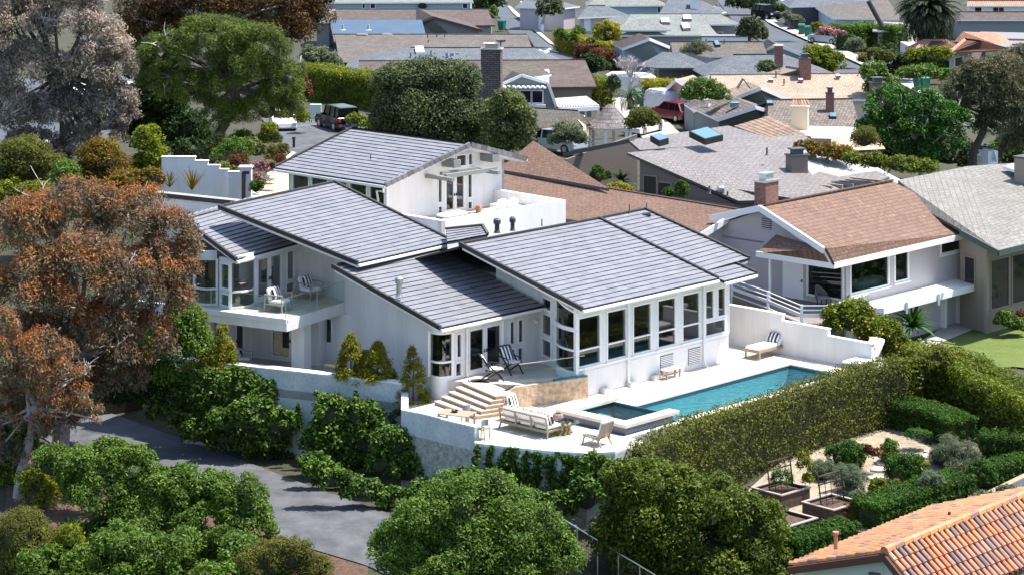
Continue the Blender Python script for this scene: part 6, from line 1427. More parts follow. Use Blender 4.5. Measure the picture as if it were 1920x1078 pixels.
# ================= vegetation tools
M['vwhite']=mat('pale_limb',(.50,.46,.45),.85,var=(.30,.26,.25),scale=2)
def lm(n,cols,tip=None,**k):
    st=[(i/(len(cols)-1),c) for i,c in enumerate(cols)]; tp=[(i/(len(tip)-1),c) for i,c in enumerate(tip)] if tip else None
    return leafmat(n,st,tp,**k)
LM=dict(
 laurel=lm('laurel_leaf',[(.026,.072,.007),(.066,.140,.013),(.115,.20,.024),(.19,.265,.07)]),
 olive=lm('olive_hedge_leaf',[(.038,.062,.006),(.082,.106,.009),(.14,.155,.013),(.20,.19,.03)],nscale=.9),
 darkolive=lm('dark_olive_leaf',[(.026,.058,.005),(.062,.105,.008),(.11,.15,.013),(.19,.20,.035)],nscale=.7),
 rust=lm('rust_eucalyptus_leaf',[(.08,.11,.03),(.14,.14,.06),(.28,.23,.21),(.13,.07,.035)],[(.20,.055,.016),(.36,.15,.04),(.27,.085,.04)],nscale=.45),
 greyeuc=lm('grey_eucalyptus_leaf',[(.25,.21,.17),(.34,.29,.26),(.18,.18,.10),(.50,.45,.43)],[(.30,.21,.19),(.45,.39,.39)],nscale=.3),
 darkred=lm('dark_red_leaf',[(.055,.028,.014),(.10,.05,.022),(.05,.05,.018),(.14,.07,.025)],[(.17,.08,.018),(.11,.06,.02)]),
 pine=lm('pine_needle',[(.042,.075,.012),(.09,.135,.02),(.15,.19,.035)],trans=.25),
 dark=lm('dark_green_leaf',[(.010,.030,.008),(.024,.055,.014),(.045,.085,.02)]),  # foliage that is deep green by itself
 ygreen=lm('yellow_green_leaf',[(.085,.13,.008),(.16,.20,.012),(.24,.25,.018)]),
 yellow=lm('golden_leaf',[(.16,.19,.014),(.28,.27,.022),(.40,.36,.04)]),
 oak=lm('oak_leaf',[(.030,.052,.018),(.060,.092,.032),(.10,.13,.056),(.16,.185,.10)],nscale=.5),
 pitto=lm('pittosporum_leaf',[(.07,.11,.025),(.14,.18,.055),(.23,.26,.11)]),
 box=lm('boxwood_leaf',[(.018,.065,.005),(.040,.105,.008),(.07,.145,.014)]),
 lav=lm('lavender_leaf',[(.08,.12,.06),(.12,.16,.09),(.17,.20,.14)],rough=.7),
 ivy=lm('ivy_leaf',[(.014,.045,.005),(.040,.105,.008),(.09,.18,.016),(.21,.28,.07)],nscale=1.1,nvar=.4),
 redbrown=lm('copper_leaf',[(.09,.028,.012),(.15,.05,.02),(.12,.06,.02)]),
 pink=lm('pink_blossom',[(.45,.13,.20),(.6,.30,.36),(.10,.14,.03),(.35,.08,.14)],rough=.7),
 feather=lm('feathery_green_leaf',[(.018,.075,.010),(.045,.135,.018),(.085,.19,.03)],nscale=.5),
 eucr=lm('olive_eucalyptus_leaf',[(.055,.075,.03),(.10,.12,.055),(.15,.155,.08),(.20,.19,.14)],[(.16,.12,.07),(.16,.155,.10)],nscale=.4),
 lemon=lm('citrus_leaf',[(.06,.105,.008),(.12,.165,.012),(.20,.215,.018),(.05,.09,.008)]),
 soft=lm('soft_olive_leaf',[(.075,.09,.012),(.125,.135,.025),(.17,.175,.045)],rough=.7),
 greygreen=lm('grey_green_leaf',[(.09,.12,.06),(.14,.17,.10),(.20,.22,.15)],rough=.65),
 autumn=lm('orange_olive_leaf',[(.09,.105,.010),(.17,.14,.015),(.22,.11,.018),(.12,.06,.012)]),
 conif=lm('golden_conifer_leaf',[(.10,.14,.008),(.20,.22,.014),(.30,.28,.022),(.14,.12,.02)],rough=.6),
 frond=lm('palm_frond',[(.018,.032,.016),(.034,.05,.026),(.075,.09,.055)],nvar=.15),
 frondlt=lm('young_palm_frond',[(.06,.09,.04),(.11,.14,.06)]))
def leaf_mesh(name,cl,n,Lf,Wf,m,parent=None,up=.3,out=.7,rnd=.9,hang=0.,rho0=.55,below=-.7,extra=None):
    """n leaf blades through ellipsoid clumps cl: rows cx,cy,cz,rx,ry,rz (world)"""
    cl=np.asarray(cl,float); r=RNG
    w=(cl[:,3]*cl[:,4]*cl[:,5])**(2/3.); w/=w.sum(); k=r.choice(len(cl),n,p=w)
    d=r.normal(size=(n,3)); d/=np.linalg.norm(d,axis=1)[:,None]; d[:,2]=np.where(d[:,2]<below,-d[:,2],d[:,2])
    rho=(rho0+(1.04-rho0)*r.random(n)**.6)[:,None]; rho=rho*(1+.16*r.exponential(size=(n,1))*(r.random((n,1))<.22)); pos=cl[k,:3]+d*rho*cl[k,3:6]
    nn=out*d+np.array([0,0,up])+rnd*r.normal(size=(n,3))*.6; nn/=np.linalg.norm(nn,axis=1)[:,None]
    t=r.normal(size=(n,3))+np.array([0,0,-hang*2.5]); t-=nn*(t*nn).sum(1)[:,None]; t/=np.linalg.norm(t,axis=1)[:,None]; b=np.cross(nn,t)
    s=(.6+.75*r.random(n))[:,None]; a=t*Lf*.5*s; c=b*Wf*.5*s
    V=np.stack([pos-a,pos+c-a*.1,pos+a,pos-c-a*.1],1).reshape(-1,3)
    off=np.array(WL.get(parent.name,(0,0,0))) if parent is not None else np.zeros(3)
    V=V-off
    me=bpy.data.meshes.new(name); me.vertices.add(4*n); me.loops.add(4*n); me.polygons.add(n)
    me.vertices.foreach_set('co',V.astype(np.float32).ravel()); me.loops.foreach_set('vertex_index',np.arange(4*n,dtype=np.int32)); me.polygons.foreach_set('loop_start',np.arange(0,4*n,4,dtype=np.int32))
    me.update(calc_edges=True); me.materials.append(m)
    at_=me.attributes.new('tip','FLOAT','FACE'); at_.data.foreach_set('value',np.clip(.5+.5*d[:,2]*rho[:,0],0,1).astype(np.float32))
    o=bpy.data.objects.new(name,me); link(o)
    if parent is not None: o.parent=parent; WL[o.name]=tuple(off)
    else: WL[o.name]=(0,0,0)
    return o
def subclumps(ells,K,rs=(.26,.42),flat=1.,low=-.55,rad_=(.62,.92)):
    out=[]
    for e in ells:
        for _ in range(K):
            d=RNG.normal(size=3); d/=np.linalg.norm(d)
            if d[2]<low: d[2]=-d[2]
            q=RNG.uniform(*rad_); m=(e[3]*e[4]*e[5])**(1/3.); s=RNG.uniform(*rs)*m
            out.append((e[0]+d[0]*e[3]*q,e[1]+d[1]*e[4]*q,e[2]+d[2]*e[5]*q,s,s,s*flat))
    return out
def pxell(ells,Y,dep=1.):
    o=[]
    for e in ells:
        y=Y+(e[4] if len(e)>4 else 0); c=atY(e[0],e[1],y); rx,rz=e[2]*y/F,e[3]*y/F; o.append((c[0],c[1],c[2],rx,dep*(rx+rz)/2,rz))
    return o
def hull(parent,ells,k,name='branches_or_core',m='hull'):  # solid dark ellipsoids added inside foliage to make it opaque, not real limbs
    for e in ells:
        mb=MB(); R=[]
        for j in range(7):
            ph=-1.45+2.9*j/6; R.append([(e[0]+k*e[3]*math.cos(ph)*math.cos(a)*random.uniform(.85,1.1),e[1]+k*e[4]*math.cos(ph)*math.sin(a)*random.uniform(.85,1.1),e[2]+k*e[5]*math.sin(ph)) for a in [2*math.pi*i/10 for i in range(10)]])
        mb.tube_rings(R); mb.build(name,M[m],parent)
def limb(mb,a,b,r0,r1,bend=.12,n=5,sides=5):
    d=dist(a,b); pts=[]; o=[random.uniform(-bend,bend)*d for _ in range(3)]
    for i in range(n+1):
        t=i/n; q=lerp(a,b,t); k=math.sin(math.pi*t); pts.append((q[0]+o[0]*k,q[1]+o[1]*k,q[2]+abs(o[2])*k*.6))
    mb.tube(pts,[r0+(r1-r0)*i/n for i in range(n+1)],sides,cap=False); return pts
CV=1.75
def plant(name,label,cat,ells,Y,lf,LW,cover=5.,K=26,group=None,trunk=None,tr=(.2,.1),bark='bark',limbs=0,twigs=0,hk=.62,base=None,dep=1.,rs=(.26,.42),crown='crown',nmax=46000,lr=.06,limbmat=None,**kw):
    E=pxell(ells,Y,dep)
    bx=base if base else E[-1][:2]; bz=float(gz(*bx[:2])); 
    if base and len(base)>2: bz=base[2]
    if trunk: p=atY(*trunk[0],Y); bx=p[:2]; bz=p[2]
    t=thing(name,label,cat,(float(bx[0]),float(bx[1]),bz),group)
    K=int(K*2.0); cover*=CV; nmax=int(nmax*2.2); hk*=.84; rs=(rs[0]*.85,rs[1]*.95)
    sc=subclumps(E,K,rs) if K else E
    area=sum(math.pi*e[3]*e[5] for e in E); n=int(min(nmax,cover*area/(LW[0]*LW[1]*.5)))
    leaf_mesh(crown,sc,n,LW[0],LW[1],LM[lf],t,**kw)
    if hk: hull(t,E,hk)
    if trunk:
        mb=MB(); pts=[atY(*q,Y) for q in trunk]; m=len(pts); pts[0]=(pts[0][0],pts[0][1],pts[0][2]-.3)
        mb.tube(pts,[tr[0]+(tr[1]-tr[0])*i/(m-1) for i in range(m)],8,cap=False)
        tops=[]
        idx=RNG.choice(len(sc),min(limbs,len(sc)),replace=False) if limbs else []
        for i in idx:
            src=pts[-1] if random.random()<.6 or m<3 else lerp(pts[-2],pts[-1],random.uniform(.2,1))
            tops.append(limb(mb,src,sc[i][:3],tr[1]*.75,lr*.5))
        nb=len(mb.f)
        if twigs and len(idx):
            for _ in range(twigs):
                c=sc[int(idx[RNG.integers(len(idx))])]
                e=(c[0]+RNG.normal()*c[3]*1.1,c[1]+RNG.normal()*c[4]*1.1,c[2]+abs(RNG.normal())*c[5]*1.1)
                pts_=limb(mb,c[:3],e,lr*.6,.012,.2,4,4)
                for _k in range(2):
                    s2=pts_[2]; limb(mb,s2,(s2[0]+RNG.normal()*c[3]*.6,s2[1]+RNG.normal()*.4,s2[2]+abs(RNG.normal())*c[5]*.6),lr*.4,.01,.2,3,3)
            for q in range(nb,len(mb.f)): mb.m[q]=1
        mb.build('trunk',[M[bark],M[limbmat or bark]],t)
    return t
def hedge(name,label,path,w,z0,z1,lf,LW,cover=4.,group=None,cat='hedge',r=.32,rough=.06,px=None,hm='hull'):
    """box hedge along a world xy path"""
    pts=resample(path,max(3,int(sum(math.dist(a,b) for a,b in zip(path,path[1:]))/.35)))
    f0=z0 if callable(z0) else (lambda t:z0); f1=z1 if callable(z1) else (lambda t:z1)
    n=len(pts); cl=[]; tot=0.
    base=(sum(p[0] for p in pts)/n,sum(p[1] for p in pts)/n,f0(.5)); t=thing(name,label,cat,base,group)
    for i,p in enumerate(pts):
        a,b=pts[max(i-1,0)],pts[min(i+1,n-1)]; dx,dy=b[0]-a[0],b[1]-a[1]; l=math.hypot(dx,dy); nx,ny=-dy/l,dx/l; s=i/(n-1); za,zb=f0(s),f1(s); H_=zb-za
        end=i in(0,n-1)
        for sd in(-1,1):
            for k in range(max(2,int(H_/.38))): z=za+(k+.6)*H_/max(2,int(H_/.38)); q=w/2-r*.55+RNG.normal()*rough; cl.append((p[0]+sd*nx*q,p[1]+sd*ny*q,min(z,zb-r*.5),r,r,r))
        for k in range(max(1,int(w/.4))): q=(k+.5)/max(1,int(w/.4))*w-w/2; q*=.82; cl.append((p[0]+nx*q,p[1]+ny*q,zb-r*.6+RNG.normal()*rough,r,r,r*.8))
        if end:
            for k in range(max(2,int(H_/.4))): cl.append((p[0],p[1],za+(k+.5)*H_/max(2,int(H_/.4)),r*1.2,r*1.2,r))
    length=sum(math.dist(a,b) for a,b in zip(pts,pts[1:])); Hm=f1(.5)-f0(.5); area=length*(w+2*Hm)+2*w*Hm
    leaf_mesh('foliage',cl,int(min(60000,cover*area/(LW[0]*LW[1]*.5))),LW[0],LW[1],LM[lf],t,rho0=.5)
    mb=MB(); ww=max(.1,w/2-r*.75)
    for i in range(n-1):
        a,b=pts[i],pts[i+1]; dx,dy=b[0]-a[0],b[1]-a[1]; l=math.hypot(dx,dy) or 1; nx,ny=-dy/l*ww,dx/l*ww; s0,s1=i/(n-1),(i+1)/(n-1)
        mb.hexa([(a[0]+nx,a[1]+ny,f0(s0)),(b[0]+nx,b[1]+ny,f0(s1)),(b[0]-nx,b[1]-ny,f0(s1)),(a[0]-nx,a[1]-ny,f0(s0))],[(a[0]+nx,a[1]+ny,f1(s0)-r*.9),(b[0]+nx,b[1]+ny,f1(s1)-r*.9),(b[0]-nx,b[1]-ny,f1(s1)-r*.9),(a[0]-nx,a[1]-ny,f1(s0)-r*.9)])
    mb.build('branches_or_core',M[hm],t); return t  # solid dark block added inside the hedge to make it opaque
def shrub(label,ells,Y,lf,LW=(.13,.06),cover=4.5,K=22,name='shrub',cat='shrub',group=None,hk=.72,**kw):
    return plant(name,label,cat,ells,Y,lf,LW,cover,K,group,hk=hk,crown='foliage',**kw)
# ================= the big trees
# left rust eucalyptus
plant('eucalyptus_tree','tall eucalyptus with rust coloured new leaves filling the left edge in front of the house','tree',
 [(60,430,80,70),(150,400,90,60,1),(240,410,80,60,1),(320,440,60,50,1),(60,540,80,80,-1),(160,520,100,80,-1),(270,530,85,70,0),(340,490,42,50,1),(60,650,75,70,-1),(170,640,95,70,-1),(265,640,70,60),(110,720,90,50,-1),(220,700,60,45),(20,760,55,55,-1),(320,560,45,45,.5)],109.5,'rust',(.20,.055),3.1,24,trunk=[(112,838),(120,760),(140,690),(150,620)],tr=(.42,.22),bark='eucbark',limbs=30,twigs=90,hk=0,rs=(.22,.42),lr=.06,nmax=90000,hang=.45,rho0=.2,limbmat='eucbark')
plant('eucalyptus_sapling','forked pale barked eucalyptus at the lower left, its leaves mixing with the rust crown','tree',
 [(30,730,60,60),(110,730,70,60),(70,680,80,60),(5,640,40,60),(150,780,50,35),(50,800,60,35),(20,850,40,30),(110,800,50,30)],105.5,'rust',(.19,.05),1.6,18,trunk=[(30,960),(38,890),(55,830),(66,760)],tr=(.26,.13),bark='eucbark',limbs=16,twigs=50,hk=0,rs=(.2,.36),hang=.45,rho0=.2,limbmat='eucbark')
mb=MB(); 
# grey eucalyptus upper left
plant('eucalyptus_tree','large dry grey eucalyptus with pale twiggy limbs in the top left corner','tree',
 [(40,60,80,70),(130,40,80,60),(190,90,55,60),(60,140,80,60),(160,150,75,60),(30,210,60,50),(120,215,80,45),(200,190,45,50),(0,-10,70,60),(110,-20,90,50),(200,250,40,35),(215,120,42,55),(222,205,40,50),(60,270,60,30),(150,270,50,30)],165,'greyeuc',(.26,.08),3.4,22,trunk=[(125,300),(122,250),(120,200),(110,140)],tr=(.45,.25),bark='bark',limbs=34,twigs=420,hk=0,rs=(.22,.38),lr=.10,nmax=52000,hang=.4,rho0=.15,limbmat='vwhite')
plant('eucalyptus_tree','dark reddish eucalyptus grove tree behind the pine at the top','tree',
 [(270,20,60,60),(340,0,70,50),(430,10,70,50),(510,30,60,55),(560,50,45,60),(250,80,40,50),(600,20,30,40),(330,55,50,40)],225,'darkred',(.30,.10),3.2,22,trunk=[(400,160),(395,110),(380,60)],tr=(.5,.25),bark='vwhite',limbs=30,twigs=60,hk=.5,lr=.09,limbmat='vwhite',hang=.3)
plant('pine_tree','broad pine with leaning dark trunk beside the white stepped wall','pine tree',
 [(320,110,62,50),(400,75,75,45),(480,95,70,50),(530,150,48,50),(350,170,60,45),(440,140,80,50),(300,150,45,40),(500,210,55,42),(420,215,50,35),(545,200,28,35)],162,'pine',(.26,.035),3.6,24,trunk=[(390,303),(402,270),(425,225),(445,190),(440,150)],tr=(.42,.2),bark='bark',limbs=36,twigs=26,hk=.35,lr=.09,rs=(.22,.36),rho0=.3,limbmat='vwhite',nmax=80000)
plant('broadleaf_tree','dark glossy evergreen tree in the shade left of the pine','tree',
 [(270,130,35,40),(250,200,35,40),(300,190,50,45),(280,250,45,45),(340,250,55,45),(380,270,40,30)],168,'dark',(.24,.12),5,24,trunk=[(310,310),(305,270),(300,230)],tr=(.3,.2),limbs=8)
plant('oak_tree','large dome shaped dark green oak behind the upper house','tree',
 [(760,170,65,45),(840,165,65,45),(800,215,100,50),(735,225,45,40),(870,220,50,45),(800,150,60,35),(800,258,105,35),(740,255,45,28),(865,255,50,28)],176,'oak',(.20,.10),6,34,trunk=[(800,285),(800,250),(800,215)],tr=(.4,.25),limbs=12,hk=.7)
plant('pittosporum_tree','pale flowering pittosporum tree squeezed between the oak and the brown shake roof','tree',
 [(950,200,38,30),(970,225,38,32),(930,240,35,30),(985,245,22,25),(955,268,40,20)],172,'pitto',(.22,.12),5,20,trunk=[(950,285),(950,260),(950,230)],tr=(.2,.12),limbs=6)
plant('acacia_tree','bright green feathery tree at the right between the tile house and the eucalyptus','tree',
 [(1670,200,52,36),(1735,205,60,36),(1690,250,75,40),(1760,255,55,38),(1650,245,45,32),(1725,290,60,25),(1795,230,30,30)],170,'feather',(.20,.10),3.4,22,trunk=[(1728,322),(1726,300),(1722,265)],tr=(.2,.12),bark='vwhite',limbs=26,twigs=20,hk=.35,lr=.07,rs=(.22,.36),limbmat='vwhite')
plant('eucalyptus_tree','olive grey eucalyptus with dark forked trunk near the right edge','tree',
 [(1800,165,45,35),(1850,180,50,45),(1880,140,45,35),(1790,210,35,30),(1860,235,40,35),(1900,200,35,45),(1830,140,45,28)],172,'eucr',(.22,.075),3.4,20,trunk=[(1822,322),(1825,285),(1840,255),(1852,215)],tr=(.35,.2),bark='bark',limbs=28,twigs=40,hk=.25,lr=.09,hang=.4,rho0=.3)
plant('eucalyptus_tree','leaning eucalyptus cut off by the right edge behind the white tiled roof','tree',
 [(1905,140,40,40),(1925,230,40,45),(1900,270,35,30),(1935,180,40,40),(1915,110,40,25)],180,'eucr',(.24,.08),3,18,trunk=[(1868,295),(1890,250),(1910,200)],tr=(.3,.18),limbs=16,twigs=20,hk=.3,lr=.08,hang=.4)
plant('street_tree','small dark leaved tree beside the lane in front of the pink house','tree',[(1030,12,26,18),(1022,25,18,12),(1040,22,16,12)],285,'oak',(.3,.16),3.5,18,trunk=[(1017,42),(1020,30),(1028,18)],tr=(.22,.12),bark='vwhite',limbs=10,hk=.3)
plant('street_tree','dark round headed tree beside the flat white annex','tree',[(1408,52,24,18),(1395,62,18,14),(1425,66,18,14)],250,'oak',(.28,.15),5,18,trunk=[(1405,86),(1405,70),(1406,58)],tr=(.2,.12),limbs=5)
plant('street_tree','bushy yellow green tree overhanging the right street','tree',[(1530,105,30,20),(1560,118,25,20),(1540,128,28,14),(1525,120,20,15)],236,'ygreen',(.26,.13),5,18,trunk=[(1545,150),(1545,135),(1545,120)],tr=(.2,.15),limbs=4)
plant('street_tree','olive bushy tree rising at the end of the tan roof','tree',[(1640,140,28,22),(1665,165,28,22),(1645,165,25,20),(1680,180,20,15)],208,'laurel',(.24,.12),5,18,trunk=[(1655,205),(1655,185),(1652,160)],tr=(.2,.12),limbs=5)
# bare tree
def twigtree(name,label,px,py,Y,Hh,wid,seedn=5):
    b=atY(px,py,Y); t=thing(name,label,'tree',b); mb=MB()
    def grow(p,d,l,r,k):
        e=add(p,mul(d,l)); mb.tube([p,add(lerp(p,e,.5),(random.uniform(-.06,.06)*l,random.uniform(-.06,.06)*l,.03*l)),e],[r,r*.85,r*.7],4 if k<3 else 3,cap=False)
        if k>=5: return
        for _ in range(3 if k<4 else 4):
            a=norm(add(d,(random.gauss(0,.42)*wid,random.gauss(0,.42)*wid,random.gauss(.1,.2)))); grow(e,a,l*random.uniform(.6,.85),r*.62,k+1)
    for _ in range(seedn): grow(b,norm((random.gauss(0,.45)*wid,random.gauss(0,.3),1)),Hh*.27,.09,1)
    mb.build('branches_or_core',M['vwhite'],t); return t
twigtree('bare_tree','leafless pale grey tree with dense upright twigs above the covered camper',1182,165,214,3.6,1.25,6)
twigtree('bare_tree','small bare tree at the head of the right street',1345,12,300,3.,1.3,3)
# date palm
def palm(label,px,py,Y,topy,rl,nf,lf,tr,orange=True,droop=1.):
    base=atY(px,py,Y); top=atY(px,topy,Y); t=thing('palm_tree',label,'palm tree',base)
    mb=MB(); mb.tube([lerp(base,top,k/6) for k in range(7)],[tr*1.1,tr,tr*.95,tr*.95,tr,tr*1.15,tr*1.2],10); mb.build('trunk',M['bark'],t)
    V=[]; mbf=MB()
    for i in range(nf):
        az=random.uniform(0,2*math.pi); el=random.uniform(-.75,1.35); l=rl*random.uniform(.85,1.1); p=(top[0],top[1],top[2]); pts=[p]; e=el
        for k in range(9):
            d=(math.cos(az)*math.cos(e),math.sin(az)*math.cos(e),math.sin(e)); p=add(p,mul(d,l/9)); pts.append(p); e-=droop*(.10+.05*k*.5)
        side=(-math.sin(az),math.cos(az),0)
        for k in range(1,len(pts)):
            d=norm(sub(pts[k],pts[k-1])); upv=cross(side,d)
            for h in range(2):
                q=lerp(pts[k-1],pts[k],h/2); ll=rl*.17*math.sin(math.pi*min(1,(k+h/2)/10.2)*.92+.15)
                for sd in(-1,1):
                    tipv=add(add(mul(side,sd*ll*.75),mul(d,ll*.65)),(0,0,-ll*.25)); w=mul(d,.14*rl*.22)
                    mbf.poly([q,add(add(q,mul(tipv,.5)),w),add(q,tipv),add(add(q,mul(tipv,.5)),mul(w,-1))])
    mbf.build('fronds',LM[lf],t)
    if orange:
        mb=MB()
        for i in range(26):
            az=random.uniform(0,6.28); a=add(top,(0,0,.1)); b_=add(top,(math.cos(az)*random.uniform(.5,1.2),math.sin(az)*random.uniform(.5,1.2),random.uniform(.3,1.5))); mb.tube([a,b_,add(b_,(math.cos(az)*.3,math.sin(az)*.3,-.35))],[.04,.05,.10],5)
        mb.build('fruit_stalks',mat('date_orange',(.42,.20,.03),.7),t)
    return t
palm('tall date palm with drooping fronds and orange fruit stalks by the terracotta villa',1742,96,252,24,4.1,270,'frond',.42)
palm('small palm with thick brown trunk beside the two green bins',1180,206,195,181,1.6,34,'frondlt',.18,False)
# ================= foreground planting
plant('laurel_shrub','big glossy green laurel thicket at the lower left beside the road','shrub',[(240,872,58,40),(320,922,95,45),(420,935,80,48),(190,920,80,52),(270,975,110,60),(390,985,110,60),(480,985,45,36),(200,1030,110,55),(330,1060,140,50),(440,1050,90,45),(150,880,45,40),(230,1050,120,60,-3),(380,1060,120,60,-3),(110,1075,90,50,-3),(480,1065,60,40,-3),(180,1110,110,50,-3),(330,1120,150,50,-3)],99.5,'laurel',(.17,.06),5.5,26,hk=0,crown='foliage',nmax=110000,out=.5,up=.5,rs=(.2,.34))
plant('round_tree','dense round crowned evergreen at the bottom centre in front of the ivy wall','tree',[(880,960,120,70),(820,1000,110,70),(950,1000,120,75),(880,1040,180,80),(760,1040,80,60),(1010,1050,90,60),(880,1100,200,60)],93,'laurel',(.15,.055),5,34,hk=.5,nmax=110000,out=.5,up=.5,rs=(.18,.3),trunk=[(880,1220),(880,1150),(880,1060)],tr=(.25,.2))
plant('laurel_tree','dark glossy evergreen at the bottom edge below the pool hedge','tree',[(1240,930,90,60),(1320,960,110,70),(1400,990,80,60),(1230,1000,100,80),(1340,1040,130,70),(1430,1060,60,50),(1180,900,55,45),(1170,1010,60,90),(1260,1090,120,50)],97,'darkolive',(.16,.075),4.5,26,hk=.5,nmax=80000,rs=(.2,.34),trunk=[(1300,1180),(1300,1100),(1300,1040)],tr=(.25,.2))
for lb,el,Y,lf,LW in (
 ('yellow green bush below the pale forked trunk',[(75,925,42,35),(60,905,35,25)],104,'ygreen',(.15,.05)),
 ('soft olive bush in the bottom left corner',[(40,1010,60,50),(110,1050,70,45),(20,1060,60,50)],97.5,'soft',(.16,.03)),
 ('bright yellow green spiky shrub in the bottom left corner',[(130,1010,28,26)],97,'ygreen',(.30,.035)),
 ('soft olive shrub at the road verge right of the laurel thicket',[(540,1045,55,35),(490,1060,70,35),(590,1070,40,25)],96,'soft',(.16,.03)),
 ('dark shrub mass between the rust eucalyptus and the balcony',[(300,640,55,45),(350,640,45,50),(290,690,50,35),(340,600,35,35)],112.6,'laurel',(.15,.07)),
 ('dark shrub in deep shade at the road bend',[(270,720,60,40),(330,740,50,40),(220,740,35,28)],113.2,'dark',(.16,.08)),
 ('green bush under the rust eucalyptus by the laurel thicket',[(150,880,45,40),(100,870,40,35),(200,850,35,28)],103,'laurel',(.16,.06)),
): shrub(lb,el,Y,lf,LW,cover=4.2,nmax=26000)
# golden conifers along the retaining wall
def column(label,px,topy,boty,Y,w):
    zt,zb=atY(px,topy,Y),atY(px,boty,Y); b=(zb[0],zb[1],zb[2]); t=thing('golden_conifer',label,'conifer',b,None); cl=[]; h=zt[2]-zb[2]
    for k in range(46):
        s=random.random()**1.15; r=1.25*w*(1-s)**.75+.08; a=random.uniform(0,6.28); cl.append((b[0]+math.cos(a)*r*.7,b[1]+math.sin(a)*r*.7,b[2]+s*h,.18+.14*(1-s),.18+.14*(1-s),.24))
    leaf_mesh('crown',cl,9000,.13,.04,LM['conif'],t,up=.6,out=.5,rho0=.1)
    mb=MB(); mb.tube([(b[0],b[1],b[2]-.2),(b[0],b[1],b[2]+h*.9)],[.05,.015],6); mb.build('trunk',M['bark'],t)
column('golden conifer tallest of the clump behind the retaining wall',658,632,712,111.6,.75)
column('golden conifer right hand one of the clump behind the retaining wall',708,645,716,111.2,.75)
column('short golden conifer between the two taller ones of the clump',683,660,714,111.6,.55)
column('golden conifer with ragged top at the step of the retaining wall',775,655,762,110.2,.68)
column('golden conifer under the balcony nearest the column',418,612,690,114.1,.6)
column('golden conifer under the balcony partly hidden by the rust tree',378,575,690,114.6,.7)
column('low golden conifer under the balcony in front of its taller neighbours',398,640,692,114.0,.5)
# pool hedge
hp=[P(-5.6,8.2),P(-1.5,7.4),P(3,7.1),P(8,7.05),P(12.6,7.1),P(14.6,7.6)]
hedge('pool_hedge','long clipped olive green hedge along the outer side of the pool',[p[:2] for p in hp],1.15,lambda t:-3.3+.75*min(1,t*1.3),lambda t:.25+.30*math.sin(t*9)*.3+.35*t,'olive',(.105,.062),5.2,r=.32,rough=.12)
hedge('round_hedge','massive rounded yellow green hedge between the gravel garden and the lawn',[at(1712,702,-.9)[:2],at(1790,722,-1.1)[:2],at(1880,768,-1.3)[:2],at(1960,805,-1.5)[:2]],2.2,-2.9,lambda t:.55-.7*t,'lemon',(.13,.07),4.2,r=.4,rough=.15)
shrub('ragged olive bush joining the pool hedge to the big rounded hedge',[(1690,745,40,40),(1720,700,40,30),(1660,720,35,35),(1760,680,35,25)],117.2,'olive',(.14,.08),cover=4.5)
shrub('citrus tree with yellow fruit behind the stepped white wall',[(1600,600,50,35),(1650,630,45,35),(1570,600,32,28),(1680,655,35,28),(1690,690,28,25)],124.6,'lemon',(.17,.09),cover=5,nmax=26000,name='citrus_tree',cat='tree')
mb=MB()
for _ in range(28):
    q=atY(random.gauss(1625,32),random.gauss(622,18),124.6-1.35); mb.pillow(q,.09,.09,.09,ex=1,n=6,k=4)
f=mb.build('lemons',mat('lemon_yellow',(.75,.45,.02),.5),bpy.data.objects['citrus_tree']); f['kind']='stuff'
# philodendron below the neighbour shelf
def spiky(name,label,px,py,Y,rl,nf,lf,el=(.2,1.3),cat='plant',dr=1.,wf=.10):
    b=atY(px,py,Y); t=thing(name,label,cat,b); mb=MB()
    for i in range(nf):
        az=random.uniform(0,6.28); e=random.uniform(*el); l=rl*random.uniform(.6,1.1); p=b; w=l*wf; pts=[p]
        for k in range(4): d=(math.cos(az)*math.cos(e),math.sin(az)*math.cos(e),math.sin(e)); p=add(p,mul(d,l/4)); pts.append(p); e-=.28*dr
        s=(-math.sin(az),math.cos(az),0)
        for k in range(4):
            w0=w*math.sin(math.pi*(k/4)*.8+.5); w1=w*math.sin(math.pi*((k+1)/4)*.8+.5) if k<3 else .01
            mb.poly([add(pts[k],mul(s,w0)),add(pts[k],mul(s,-w0)),add(pts[k+1],mul(s,-w1)),add(pts[k+1],mul(s,w1))])
    mb.build('leaves',LM[lf],t); return t
spiky('philodendron','large leaved dark green philodendron in the stone edged bed under the neighbour balcony',1712,614,131.5,1.5,120,'feather',(.1,1.35),dr=.9,wf=.06)
spiky('agave','spiky plant in the courtyard bed by the taupe house window',1165,342,149,1.3,36,'dark',(.2,1.4))
for i,(lb,px,py,rx,ry,Y) in enumerate((('clipped round topiary larger one beside the taupe wall',1121,330,16,19,147),('clipped topiary on the left under the taupe house eave',1255,362,14,10,142),('clipped egg shaped topiary under the taupe house eave',1278,356,14,18,141.5),('small clipped topiary ball tucked behind the larger one',1138,330,9,10,149))): shrub(lb,[(px,py,rx,ry)],Y,'box',(.09,.05),cover=6,K=40,name='topiary',cat='topiary',hk=.85,rs=(.2,.28))
shrub('low yellow flowering shrub between the topiaries',[(1160,352,22,8),(1180,357,12,6)],146,'yellow',(.12,.06),cover=5)
shrub('dark clipped bush at the corner of the tan house patio',[(1835,565,28,26),(1845,585,24,20)],137,'laurel',(.14,.07),cover=5)
shrub('small green shrub beside the pale stair railing',[(1885,600,22,16),(1905,610,20,14)],134,'laurel',(.14,.07),cover=5)
shrub('bush with red blooms at the right edge below the stair railing',[(1915,595,14,12)],134.5,'redbrown',(.13,.06),cover=4)
